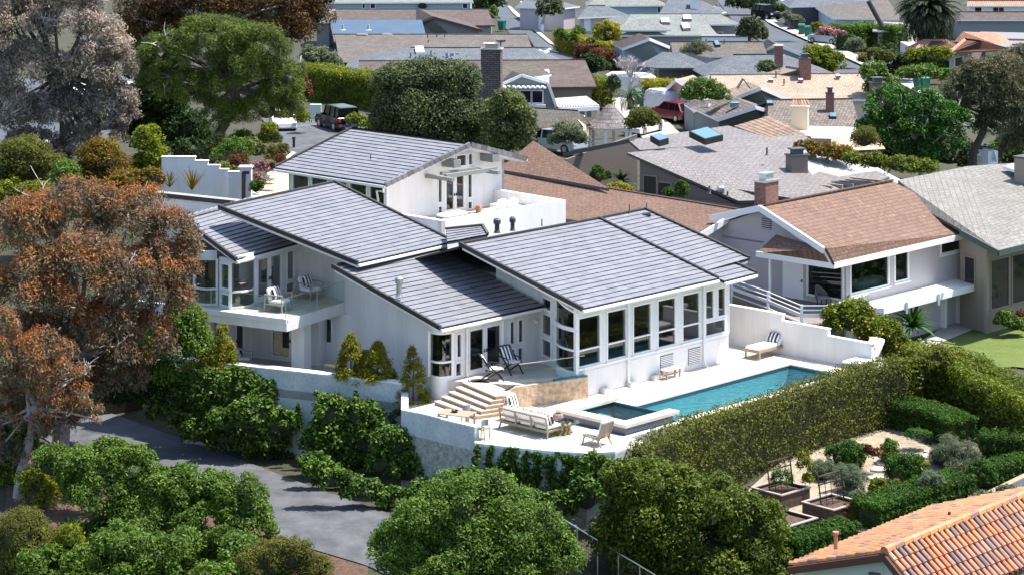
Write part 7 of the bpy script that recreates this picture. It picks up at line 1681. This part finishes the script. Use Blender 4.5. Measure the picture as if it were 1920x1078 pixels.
# ---- lower garden
strip('gravel_garden',[(1330,985),(1480,850),(1690,765),(1760,740)],[(1500,1040),(1700,985),(1850,920),(1960,870)],'gravel',.05,n=30,cols=8)
struct(strip('lawn',[(1690,690),(1740,655),(1840,612),(1960,590)],[(1760,725),(1830,700),(1900,690),(1980,700)],'lawn',.1,n=24,cols=6))
strip('neighbour_path',[(1690,668),(1760,622),(1800,595),(1870,590)],[(1725,662),(1800,632),(1850,612),(1890,602)],'walk',.14,n=20,cols=3)
for k,(x,y) in enumerate(((1648,883),(1660,872),(1738,858),(1750,850),(1830,812),(1640,898))):
    c=G(x,y); mb=MB(); mb.prism([(c[0]+.42*math.cos(a+k)*random.uniform(.8,1.1),c[1]+.42*math.sin(a+k)*random.uniform(.8,1.1)) for a in [i*6.283/7 for i in range(7)]],c[2]+.02,c[2]+.12); o=mb.build('stepping_stone',M['stone']); solo(o,'flat stepping stone in the gravel garden','stone','stepping stones in the gravel garden')
# low clipped box mounds
def mound(label,px,py,rx,ry,lf='box',LW=(.09,.05),z=-3.05):
    Y=G(px,py+ry*.8)[1]
    return shrub(label,[(px,py,rx,ry)],Y,lf,LW,cover=6,K=44,name='clipped_mound',cat='shrub',hk=.85,rs=(.18,.26),dep=1.0)
def lowhedge(label,pts,w,h,lf='box'):
    q=[G(*p) for p in pts]; return hedge('low_hedge',label,[p[:2] for p in q],w,q[0][2]-.05,q[0][2]+h,lf,(.09,.05),4.5,r=.22,rough=.03)
lowhedge('clipped dark green hedge curving at the foot of the pool hedge',[(1690,800),(1750,815),(1800,838)],1.6,1.35)
lowhedge('clipped dark green hedge at the right edge beyond the pale gravel path',[(1845,858),(1890,862),(1940,868)],1.3,1.2)
lowhedge('clipped dark green hedge at the right edge above the garden wall',[(1838,912),(1870,900),(1920,886)],1.1,1.0)
lowhedge('long clipped dark green hedge in front of the raised beds ending at the gravel path',[(1625,990),(1700,965),(1800,932)],1.5,1.15)
lowhedge('clipped dark green hedge running down to the terracotta roof',[(1480,1055),(1560,1022),(1590,1010)],1.3,1.1)
mound('clipped dark green mound above the second raised bed',1588,855,42,28); mound('clipped dark green mound beside the stepping stones',1700,884,46,34); mound('clipped dark green mound at the end of the upper gravel path',1842,892,32,30)
mound('upright dark green bush near the pool hedge foot',1668,848,20,26,'laurel')
for lb,x,y,rx,ry in (('grey green lavender clump by the upper raised bed',1545,888,34,22),('grey green lavender clump beside the trellis of the lower bed',1592,905,34,32),('large grey green lavender clump in the middle of the gravel',1790,862,50,36),('small lavender clump under the curved hedge',1745,838,24,14),('lavender clump in front of the lower raised bed',1610,935,26,12),('feathery grey clump against the pool hedge',1700,828,16,10)): shrub(lb,[(x,y,rx,ry)],F*(H+3.05)/(y+ry*.8-YH),'lav',(.30,.018),cover=5,K=14,name='lavender',cat='lavender',up=.9,hang=-.8,rho0=.2,hk=.6)
shrub('yellow leaved shrub in the corner of the lower raised bed',[(1600,965,20,26),(1612,945,14,16)],101.6,'autumn',(.16,.07),cover=3,hk=.3)
shrub('golden shrub beside the clipped mound and the stones',[(1647,914,20,18)],104.8,'ygreen',(.15,.06),cover=4)
shrub('tall yellow flowering plant in the upper raised bed',[(1508,868,14,26),(1515,900,14,14)],104.6,'ygreen',(.16,.05),cover=2.5,hk=.2)
shrub('leafy pale vegetable plant in the near raised bed',[(1467,960,10,14)],100.2,'greygreen',(.28,.12),cover=3,hk=.2)
shrub('onion like green plants filling the upper raised bed',[(1466,896,24,14)],104.4,'feather',(.35,.03),cover=2.5,hk=.2,up=.2,hang=-.8)
def bed(label,px,py,wu,wv,trel=None):
    c=at(px,py,-2.42); t=thing('raised_bed',label,'raised bed',(c[0],c[1],-3.08)); fr=Fr(c[:2],P.deg-3); mb=MB()
    def side(u0,u1,v0,v1):
        m_=MB()
        for k in range(3): z=-3.08+.22*k; m_.fbox(fr,u0,u1,v0,v1,z,z+.21)
        m_.build('board',M['greywood'],t)
    side(-wu,wu,wv-.06,wv); side(-wu,wu,-wv,-wv+.06); side(-wu,-wu+.06,-wv+.06,wv-.06); side(wu-.06,wu,-wv+.06,wv-.06)
    mb=MB(); mb.fbox(fr,-wu-.04,wu+.04,wv-.1,wv+.05,-2.42,-2.375); mb.fbox(fr,-wu-.04,wu+.04,-wv-.05,-wv+.1,-2.42,-2.375); mb.fbox(fr,-wu-.04,-wu+.1,-wv+.1,wv-.1,-2.42,-2.377); mb.fbox(fr,wu-.1,wu+.04,-wv+.1,wv-.1,-2.42,-2.377); mb.build('top_board',mat('silvered_board',(.30,.26,.23),.85,fine=.2) if 'silv' not in M else M['silv'],t)
    mb=MB(); mb.fbox(fr,-wu+.05,wu-.05,-wv+.05,wv-.05,-3.0,-2.52); mb.build('soil',M['mulch'],t)
    if trel:
        mb=MB(); tr=thing('trellis',trel,'trellis',(c[0],c[1],-2.5)); k=.75
        for u in (-wu*.8,wu*.8): mb.seg(fr(u,.05,-2.52),fr(u,-.15,-1.15),.06,.06)
        for i in range(4): z=-2.25+.34*i; v=.05-.2*(i+1)/4; mb.seg(fr(-wu*.85,v,z),fr(wu*.85,v,z),.045,.05)
        for u in (-wu*.4,0,wu*.4): mb.seg(fr(u,.05,-2.5),fr(u,-.12,-1.3),.025,.025)
        mb.build('frame',M['greywood'],tr)
M['silv']=mat('silvered_board',(.30,.26,.23),.85,fine=.2)
bed('raised timber bed against the pool hedge with tall onion plants',1464,914,.95,.85,'weathered ladder trellis leaning over the bed against the pool hedge')
bed('raised timber bed in the middle of the gravel with bare soil',1560,941,.95,.85,'weathered ladder trellis standing in the bare soil bed')
bed('raised timber bed nearest the camera under the dark evergreen',1478,972,.9,.8)
bed('raised timber bed half hidden by the dark evergreen at its left',1395,945,.9,.8)
gwt=thing('low_garden_wall','low whitewashed garden wall with timber cap above the terracotta roof','wall',at(1880,930,-3)); a,b=at(1838,955,-3.1),at(1960,895,-3.1); mb=MB(); wall(mb,a,b,-4.2,-2.65,.25); mb.build('wall_face',M['wallblue'],gwt); mb=MB(); mb.seg(add(a,(0,.1,.5)),add(b,(0,.1,.5)),.3,.08); mb.build('timber_cap',M['teak'],gwt)
# picket of dark fence near the lawn
fn=thing('bamboo_fence','short dark lattice fence between the pool wall and the lawn','fence',at(1725,720,-1)); mb=MB()
a,b=at(1708,735,-1.6),at(1738,700,-1.6)
for k in range(12): q=lerp(a,b,k/11); mb.seg(q,add(q,(.08,0,1.5)),.05,.03)
mb.seg(add(a,(0,0,1.3)),add(b,(0,0,1.3)),.05,.08); mb.seg(add(a,(0,0,.4)),add(b,(0,0,.4)),.05,.08); mb.build('slats',M['greywood'],fn)
# ---- road and verge
strip('road',[(60,700),(170,762),(290,806),(430,855),(560,905),(740,968),(900,1040)],[(40,800),(150,862),(300,915),(430,965),(540,1018),(690,1062),(860,1150)],'asph',.06,n=40,cols=6)
strip('mulch_verge',[(20,830),(150,866),(300,919),(430,969),(540,1020),(690,1064)],[(0,1100),(150,1100),(300,1110),(430,1120),(540,1125),(690,1130)],'mulch',.05,n=30,cols=6)
# ---- ivy
def ivymass(label,el,Y,cover=4.,LW=(.15,.12),**k): return shrub(label,el,Y+.35,'ivy',LW,cover,26,name='ivy_bush',cat='ivy',out=.8,up=.5,rs=(.22,.4),dep=.55,**k)
ivymass('tall ivy mass at the left end of the retaining wall',[(315,755,55,45),(350,785,45,32),(395,735,50,45),(450,725,45,40),(495,745,36,36),(420,772,58,36),(350,740,40,45)],112.6)
ivymass('low ivy skirt along the shaded edge of the road',[(310,778,40,18),(365,800,42,18),(430,824,45,18),(500,852,45,18),(560,880,34,15)],112.0)
ivymass('ivy mass hanging below the balcony end of the retaining wall',[(470,778,58,32),(525,800,46,34),(505,825,48,24),(425,788,42,26)],111.3)
ivymass('ivy mass climbing the middle of the retaining wall',[(620,780,40,40),(680,780,45,35),(610,830,50,45),(680,830,60,45),(650,865,60,30)],108.6)
ivymass('ivy mass bulging below the step of the retaining wall',[(735,832,45,36),(800,856,45,30),(770,880,60,35),(720,870,40,30)],105.6)
ivymass('low ivy spreading over the road edge',[(620,900,45,22),(680,920,50,22),(735,935,40,25),(800,925,40,30),(590,880,30,18)],103.6)
ivymass('leafy ivy mound against the foot of the curved wall',[(870,905,50,28),(930,915,45,28),(990,945,45,28),(1050,950,40,30),(1100,930,35,40)],99.6)
ivymass('ivy and creeper at the corner of the sofa patio and the hedge',[(1115,880,28,35),(1100,900,30,35),(1140,900,30,40)],100.2)
def vines(label,pts,name='ivy'):
    """flat curtains of ivy leaves hugging the wall: (x0,y0 top pixel, width px, length px, Y)"""
    cl=[]
    for x,y,w,l,Y in pts:
        n=max(3,int(l/7))
        for k in range(n):
            c=atY(x+random.uniform(-.35,.35)*w,y+l*(k+.5)/n,Y-.12); s=w*.5*Y/F*random.uniform(.55,1)*(1-.25*k/n); cl.append((c[0],c[1],c[2],s,.10,.2))
    o=leaf_mesh(name,cl,len(cl)*70,.13,.11,LM['ivy'],None,up=.2,out=.2,rnd=.6,rho0=.0); o['kind']='stuff'; return o
yy=lambda x:102.6-1.6*(x-890)/210-.12
vines('',[(x,y,w,l,yy(x)) for x,y,w,l in ((893,838,16,85),(916,838,20,75),(943,842,34,85),(965,842,38,85),(987,850,22,65),(1013,850,30,80),(1035,850,36,85),(1062,855,40,85),(1085,858,34,80),(930,880,40,40),(1000,895,50,30))]+[(560,760,14,45,110.9),(600,735,24,50,110.6),(625,745,24,45,110.5),(668,735,12,50,110.3),(700,770,40,25,110.),(735,770,30,25,109.7)],'ivy')
# wire fence and timber fence
wf=thing('wire_fence','dark wire mesh fence running down beside the round tree','fence',at(1140,1020,-3.5)); a,b=atY(1045,966,98.5),atY(1240,1085,93.5)
for k in range(6): q=lerp(a,b,k/5); mb=MB(); mb.tube([q,(q[0],q[1],q[2]-1.6)],.03,6); mb.build('post',M['steel'],wf)
mb=MB(); mb.tube([a,b],.028,6); mb.build('rail',M['steel'],wf)
mb=MB()
for k in range(46): q=lerp(a,b,k/45); mb.seg(q,(q[0],q[1],q[2]-1.5),.012,.012)
for k in range(10): mb.seg(add(a,(0,0,-.15*k)),add(b,(0,0,-.15*k)),.012,.012)
mb.build('mesh',M['black'],wf)
tf=thing('timber_fence','dark vertical board fence behind the rust eucalyptus','fence',at(160,740,-3)); a,b=at(40,800,-3.1),at(270,770,-3.1); mb=MB()
for k in range(60): q=lerp(a,b,k/60); mb.seg(q,(q[0],q[1],q[2]+1.7),.12,.03)
mb.seg(add(a,(0,.05,1.4)),add(b,(0,.05,1.4)),.05,.1); mb.build('boards',M['greywood'],tf)

shrub('low grey green clump between the two bigger lavender clumps',[(1745,900,26,14)],103.4,'lav',(.30,.018),cover=5,K=14,name='lavender',cat='lavender',up=.9,hang=-.8,rho0=.2,hk=.6)
shrub('reddish succulent patch beside the upright dark bush',[(1640,850,18,8),(1628,842,12,8)],108.2,'redbrown',(.14,.07),cover=3)
shrub('silvery groundcover at the foot of the low garden wall',[(1850,935,36,10),(1885,920,25,9)],100.5,'greygreen',(.16,.05),cover=4)
shrub('small yellow green seedlings along the stepping stones',[(1680,905,12,6),(1735,872,10,6)],104.2,'ygreen',(.14,.05),cover=3)
shrub('feathery low plants edging the upper gravel path',[(1720,815,30,10),(1770,850,20,10)],111.5,'feather',(.22,.03),cover=3,up=.8)

shrub('shaded green bushes at the left edge behind the forked trunk',[(15,840,55,45),(45,810,45,35),(10,900,40,40)],108,'laurel',(.17,.07),cover=4)
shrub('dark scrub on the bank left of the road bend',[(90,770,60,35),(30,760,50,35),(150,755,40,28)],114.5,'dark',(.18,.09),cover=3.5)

ivymass('shaded ivy along the foot of the wall behind the road edge',[(370,815,44,20),(430,830,50,20),(490,846,45,20),(545,866,40,18)],112.2)
ivymass('ivy tongue creeping from the wall foot towards the road',[(590,868,34,20),(615,885,36,18),(650,900,34,16)],106.6)
# ================= planting on the upper left and between the far houses
for lb,el,Y,lf,LW in (
 ('tall yellow green shrub against the end of the stepped white wall',[(275,265,28,32),(290,300,22,38),(265,320,25,35)],151,'ygreen',(.20,.09)),
 ('orange tinged olive shrub left of the stepped wall',[(190,300,45,38),(225,335,40,40),(170,345,45,35)],149,'autumn',(.18,.07)),
 ('dark green bush below the grey eucalyptus',[(120,335,32,32)],146,'laurel',(.17,.08)),
 ('dull olive undergrowth along the left edge',[(40,300,60,40),(80,320,50,35),(20,345,50,30)],152,'soft',(.22,.06)),
 ('bright green bush at the left edge above the rust crown',[(15,370,35,30),(70,365,40,22)],140,'ygreen',(.18,.08)),
 ('warm green shrubs behind the low white roof wall',[(240,350,45,28),(180,370,50,25),(285,340,25,25)],140,'autumn',(.18,.08)),
 ('dark domed shrub at the bend of the upper drive',[(445,282,35,20),(425,290,28,18)],156,'laurel',(.15,.07)),
 ('purple leaved shrub above the pink flowers',[(447,305,22,12)],152,'redbrown',(.14,.07)),
 ('pink flowering shrub beside the peach drive, the upper one',[(490,314,18,13)],153,'pink',(.12,.09)),
 ('pink flowering shrub beside the peach drive, the lower one',[(480,336,15,13)],150,'pink',(.12,.09)),
 ('green shrub at the white gate pillar',[(480,352,14,14),(488,345,10,10)],147,'laurel',(.13,.06)),
 ('grey brown shrub along the kerb of the peach drive',[(515,290,20,15),(530,280,14,10)],160,'soft',(.15,.05)),
 ('pale leaved bush behind the sign by the upper drive',[(505,245,18,14),(498,262,20,12)],168,'ygreen',(.2,.09)),
 ('light green mixed shrubs under the pine',[(470,275,22,16),(410,270,25,18),(385,290,20,14)],160,'pitto',(.16,.08)),
 ('clipped round bush beside the white sedan',[(567,222,17,13)],186,'ygreen',(.16,.08)),
 ('green low bush right of the black car',[(690,232,25,12),(665,222,20,8)],184,'ygreen',(.18,.07)),
 ('grey green shrub above the long yellow green hedge',[(600,112,30,22),(625,125,22,16),(580,105,20,18)],216,'greygreen',(.22,.12)),
 ('dark maroon bush left of the long yellow green hedge',[(570,170,16,22)],205,'redbrown',(.2,.1)),
 ('grey olive tree shrub behind the silver pickup',[(1062,252,30,20),(1085,262,22,14),(1045,262,20,14)],170,'greygreen',(.20,.05)),
 ('loose olive bush beside the gazebo',[(1205,222,28,20),(1190,232,22,16),(1222,228,18,16)],180,'soft',(.2,.06)),
 ('green bush in front of the cream gable of the tan house',[(1320,168,38,18),(1345,180,28,14),(1295,180,24,14)],198,'laurel',(.22,.11)),
 ('grey feathery shrub beside the skylight bungalow',[(1305,95,30,16),(1330,105,18,10)],246,'greygreen',(.26,.06)),
 ('dark bush on the tan roof side of the blue grey roof',[(1438,128,22,13)],222,'oak',(.22,.1)),
 ('red and olive bush behind the white tiled roof edge',[(1545,285,35,16),(1580,292,30,16),(1510,275,25,10)],160,'autumn',(.18,.08)),
 ('straw coloured grassy shrub beside the pale tile house',[(1620,262,26,22)],166,'soft',(.28,.03)),
 ('bright green shrub row below the acacia',[(1690,312,40,16),(1730,315,35,14),(1640,305,30,16),(1600,300,25,14)],156,'lemon',(.18,.09)),
 ('dark trees at the foot of the date palm',[(1660,105,30,22),(1700,118,30,18),(1730,110,25,14),(1690,135,35,14)],245,'dark',(.28,.14)),
 ('bright yellow green shrub left of the date palm trunk',[(1715,103,22,10),(1730,98,14,8)],243,'ygreen',(.24,.12)),
 ('bright yellow green shrub right of the date palm trunk',[(1770,103,24,12),(1755,96,14,8)],243,'ygreen',(.24,.12)),
 ('grey green round shrub at the kerb below the clipped dark hedge',[(1605,85,20,14)],258,'greygreen',(.24,.08)),
 ('yellow green shrub bank behind the terracotta villa',[(1850,48,45,12),(1900,46,40,12),(1820,42,30,10)],300,'ygreen',(.3,.15)),
 ('pale flowered white shrubs on the verge of the right street',[(1490,38,20,8),(1475,30,14,7)],290,'greygreen',(.25,.12)),
 ('pink flowering bed beyond the silver blue SUV',[(1550,60,22,8),(1575,64,14,6)],272,'pink',(.22,.15)),
 ('golden green mounds behind the pink flowering bed',[(1535,50,16,7),(1562,52,18,6)],280,'ygreen',(.24,.12)),
 ('dark trees at the top of the right street',[(1400,8,30,14),(1380,4,22,12),(1440,5,20,8)],330,'dark',(.34,.17)),
 ('bushy dark corner behind the pink house',[(905,10,25,18),(930,6,20,14)],330,'dark',(.34,.17)),
 ('green bush on the lane beside the grey roof corner',[(926,24,8,14)],295,'laurel',(.26,.12)),
 ('mixed green bushes on the lane bank below the white wall',[(1065,72,18,10),(1050,64,12,10),(1085,60,14,8)],262,'laurel',(.24,.1)),
 ('dark overgrown bank below the copper hedge',[(1105,115,22,14),(1125,125,22,16),(1112,132,20,10)],226,'dark',(.26,.12)),
 ('dark hedge plants under the golden hedge by the bins',[(1225,186,20,16),(1270,182,25,12)],224,'laurel',(.2,.1)),
 ('dark leafy screen behind the pergola',[(1150,160,14,18)],208,'dark',(.24,.12)),
 ('mixed verge plants along the right street kerb',[(1665,105,18,10),(1640,98,14,8),(1620,112,16,10)],240,'soft',(.24,.08)),
 ('low dark garden bank below the date palm',[(1705,140,30,14),(1745,138,30,12),(1790,142,30,12),(1830,135,30,14)],228,'laurel',(.26,.12)),
 ('fine grey shrub at the far right below the terracotta villa',[(1870,120,40,16),(1905,115,25,16)],215,'greygreen',(.24,.06)),
 ('small green shrub beside the driveway of the blue slate house',[(1620,58,14,6),(1600,52,12,5)],285,'laurel',(.26,.12)),
): shrub(lb,el,Y,lf,LW,cover=3.8,nmax=12000)
def pxhedge(label,pts,w,h,lf,LW=(.16,.08),cover=3.6,r=.4):
    q=[G(*p) for p in pts]; return hedge('hedge',label,[p[:2] for p in q],w,q[0][2]-.1,q[0][2]+h,lf,LW,cover,r=r,rough=.12)
pxhedge('long yellow green hedge behind the black car',[(578,182),(630,192),(690,200),(735,212)],2.6,2.9,'ygreen')
pxhedge('yellow green hedge beside the pergola roof',[(1020,192),(1065,190),(1105,200),(1135,208)],2.0,2.3,'ygreen')
pxhedge('long curved clipped hedge with a golden top beside the lane',[(1053,95),(1085,105),(1120,112),(1146,118)],1.8,2.3,'yellow')
pxhedge('copper red clipped hedge behind the bare tree',[(1092,118),(1118,126),(1140,132)],1.6,2.0,'redbrown')
pxhedge('golden hedge below the blue grey roof',[(1235,165),(1290,163),(1330,160),(1368,162)],2.2,2.3,'yellow')
pxhedge('golden topped clipped hedge behind the two green bins',[(1215,206),(1250,204),(1290,212)],2.2,2.6,'yellow')
pxhedge('copper brown hedge across the front of the skylight bungalow',[(1345,122),(1400,120),(1452,116)],1.8,1.7,'redbrown')
pxhedge('clipped grass green hedge in front of the grey green slate roof',[(1248,88),(1300,87)],1.6,1.6,'laurel')
pxhedge('tall clipped dark hedge along the right street below the villa',[(1580,98),(1630,94),(1690,100)],2.6,3.0,'laurel')
pxhedge('clipped dark hedge at the front of the dark roofed house',[(1525,32),(1580,30)],2.0,2.4,'laurel')
pxhedge('low clipped hedge left of the dark roofed house hedge',[(1445,26),(1520,28)],1.4,1.3,'laurel')
pxhedge('clipped dark hedge below the date palm on the street bank',[(1700,150),(1760,146),(1830,140)],2.0,1.6,'laurel')
shrub('big round clipped golden green bush beside the white walled house',[(1137,62,29,22)],262,'yellow',(.22,.11),cover=6,K=50,hk=.86,rs=(.2,.28))
shrub('clipped box green hedge ball at the kerb by the stepping wall of the lane',[(1108,78,10,6)],258,'laurel',(.2,.1),cover=5)
# red umbrella like cover beside the copper hedge
q=G(1084,112); mb=MB(); mb.lathe(q,[(.35,0),(.5,.6),(.45,1.2),(.2,1.5),(.05,1.55)],10); o=mb.build('covered_grill',mat('red_cover',(.5,.02,.02),.6)); solo(o,'red covered garden grill on the lane by the copper hedge','grill')
# white walls beside the lane
lw=thing('lane_wall','white panelled garden wall stepping down along the lane','wall',G(1000,60)); pts=[G(x,y) for x,y in ((975,35),(992,45),(1008,57),(1016,64))]
for a,b in zip(pts,pts[1:]): mb=MB(); wall(mb,a,b,a[2]-.3,a[2]+2.3,.25); mb.build('wall_face',M['trim'],lw)
# upper left: stepped white wall, pillar, gate post
YW=150.
sw2=thing('entry_wall','white stepped entry wall with a square pillar at the left of the drive','wall',atY(385,355,YW)); segs=[(303,366,296),(366,390,303.5),(390,412,312),(412,428,319.5),(428,452,324)]
for k,(xa,xb,yt) in enumerate(segs):
    dy=[0,0,0,-.0,-.7][k]; a=atY(xa,yt,YW+dy); b=atY(xb,yt,YW+dy); mb=MB(); mb.box(a[0],b[0],YW+dy,YW+dy+.3,1.8,a[2]); mb.box(a[0]-.03,b[0]+.03,YW+dy-.04,YW+dy+.34,a[2]+.001,a[2]+.07); mb.build('wall_face',M['stucco'],sw2)
a=atY(461,315,YW-1.2); mb=MB(); mb.box(a[0]-.36,a[0]+.36,YW-1.5,YW-.8,1.8,a[2]); mb.box(a[0]-.42,a[0]+.42,YW-1.56,YW-.74,a[2]+.002,a[2]+.1); mb.build('pillar',M['stucco'],sw2)
gp=thing('gate_post','dark brown timber gate post in front of the white pillar','post',atY(457,372,YW-2)); a=atY(457,323,YW-2); mb=MB(); mb.box(a[0]-.12,a[0]+.12,YW-2.1,YW-1.9,2.,a[2]); mb.build('post',M['brown'],gp); mb=MB(); mb.box(a[0]-.05,a[0]+.35,YW-2.14,YW-1.86,a[2]-.12,a[2]+.06); mb.build('lamp',M['black'],gp)
tp=struct(strip('entry_court',[(300,362),(380,356),(470,372)],[(380,395),(440,392),(500,386)],'conc',.5,n=8,cols=3))
spiky('kangaroo_paw','brown tipped spiky plant in front of the entry wall',360,357,147.5,1.5,30,'autumn',(.8,1.45),dr=.2,wf=.035)
spiky('kangaroo_paw','smaller dark spiky plant at the left end of the entry wall',318,352,147.5,1.1,26,'soft',(.7,1.45),dr=.2,wf=.035)
strip('peach_driveway',[(468,384),(500,332),(545,296)],[(660,384),(640,340),(600,290)],'peach',.16,n=16,cols=4)
strip('drive_kerb',[(476,368),(505,328),(548,292)],[(484,370),(512,330),(555,294)],'walk',.3,n=16,cols=1)
strip('upper_drive',[(490,225),(520,262),(548,295)],[(720,225),(700,255),(650,300)],'asph',.13,n=14,cols=5)
for lb,x,y in (('dark bollard light at the kerb between the two drives',551,280),('dark bollard light lower down the peach drive kerb',526,306)):
    q=G(x,y); t=thing('bollard_light',lb,'bollard light',q); mb=MB(); mb.box(q[0]-.09,q[0]+.09,q[1]-.09,q[1]+.09,q[2],q[2]+.75); mb.build('post',M['black'],t); mb=MB(); mb.box(q[0]-.12,q[0]+.12,q[1]-.12,q[1]+.12,q[2]+.75,q[2]+.9); mb.build('lamp_cap',M['dgrey'],t)
q=G(592,226); mb=MB(); mb.box(q[0]-.45,q[0]+.45,q[1]-.3,q[1]+.3,q[2],q[2]+1.3); o=mb.build('utility_box',mat('pale_green_box',(.45,.52,.46),.6)); solo(o,'pale green utility box behind the black car','utility box')

shrub('dark undergrowth behind the trunks of the feathery green tree',[(1700,285,70,28),(1780,290,60,30),(1830,300,40,25)],177,'dark',(.24,.12),cover=3.5)
shrub('grey green undergrowth at the far right behind the white tiled roof',[(1890,290,40,28),(1920,270,30,30)],186,'laurel',(.24,.12),cover=3.5)
shrub('dark undergrowth behind the domed oak along the drive',[(720,262,50,22),(880,265,50,20),(960,272,50,16)],181,'dark',(.22,.11),cover=3.5)
shrub('shaded shrubs at the foot of the leaning pine',[(350,285,45,22),(420,292,35,16)],166,'dark',(.2,.1),cover=3.5)

for lb,el,Y,lf,LW in (
 ('mixed green shrubs on the bank between the pine and the upper drive',[(455,262,26,16),(480,285,22,13),(515,262,16,12)],163,'laurel',(.17,.08)),
 ('lime green shrub in front of the dark domed shrub',[(420,318,16,11),(440,325,14,9)],151.5,'ygreen',(.16,.07)),
 ('olive scrub under the left side of the pine',[(340,268,34,22),(370,250,26,18)],170,'soft',(.22,.07)),
 ('purple brown heather along the peach drive kerb',[(525,300,14,10),(508,316,12,10)],157,'redbrown',(.14,.05)),
): shrub(lb,el,Y,lf,LW,cover=3.8)
# distant and lateral greenery just beyond the frame (one mass nobody could count)
cl=[]
for _ in range(420):
    y=RNG.uniform(375,640); x=RNG.uniform(-.30,.34)*y; r=RNG.uniform(1.5,4); cl.append((x,y,float(gz(x,y))+r*.7,r,r,r))
for _ in range(170):
    y=RNG.uniform(118,360); x=y*RNG.uniform(.242,.36); r=RNG.uniform(1.,2.8); cl.append((x,y,float(gz(x,y))+r*.7,r,r,r))
for _ in range(120):
    y=RNG.uniform(118,300); x=-y*RNG.uniform(.245,.33); r=RNG.uniform(1.5,3.5); cl.append((x,y,float(gz(x,y))+r*.7,r,r,r))
o=leaf_mesh('woodland',cl,90000,.75,.42,LM['laurel'],None,rho0=.6); o['kind']='stuff'
# ================= camera, sun, sky
cam=bpy.data.cameras.new('camera'); co=bpy.data.objects.new('camera',cam); link(co)
co.location=(0,0,H); co.rotation_euler=(rad(90),0,0); cam.sensor_width=36; cam.lens=36*F/1920; cam.shift_y=-(539-YH)/1920; cam.clip_end=3000; cam.clip_start=1
scene.camera=co
SD=(.43,.10,1.0)
sun=bpy.data.lights.new('sun','SUN'); sun.energy=5.; sun.angle=rad(.53); sun.color=(1,.945,.85)
so=bpy.data.objects.new('sun',sun); link(so); so.rotation_euler=Vector(SD).to_track_quat('Z','Y').to_euler()
so.location=(40,60,80)
w=bpy.data.worlds.new('World'); scene.world=w; w.use_nodes=True; N=w.node_tree.nodes; Lk=w.node_tree.links
sk=N.new('ShaderNodeTexSky'); sk.sky_type='NISHITA'; sk.sun_disc=False
d=norm(SD); sk.sun_elevation=math.asin(d[2]); sk.sun_rotation=math.atan2(d[0],d[1])
bg=N['Background']; Lk.new(sk.outputs[0],bg.inputs[0]); bg.inputs[1].default_value=.15
scene.view_settings.view_transform='Standard'; scene.view_settings.look='None'; scene.view_settings.exposure=1.0; scene.view_settings.gamma=1
scene.cycles.max_bounces=8; scene.cycles.transparent_max_bounces=12; scene.cycles.diffuse_bounces=3; scene.cycles.glossy_bounces=3; scene.cycles.caustics_reflective=False; scene.cycles.caustics_refractive=False
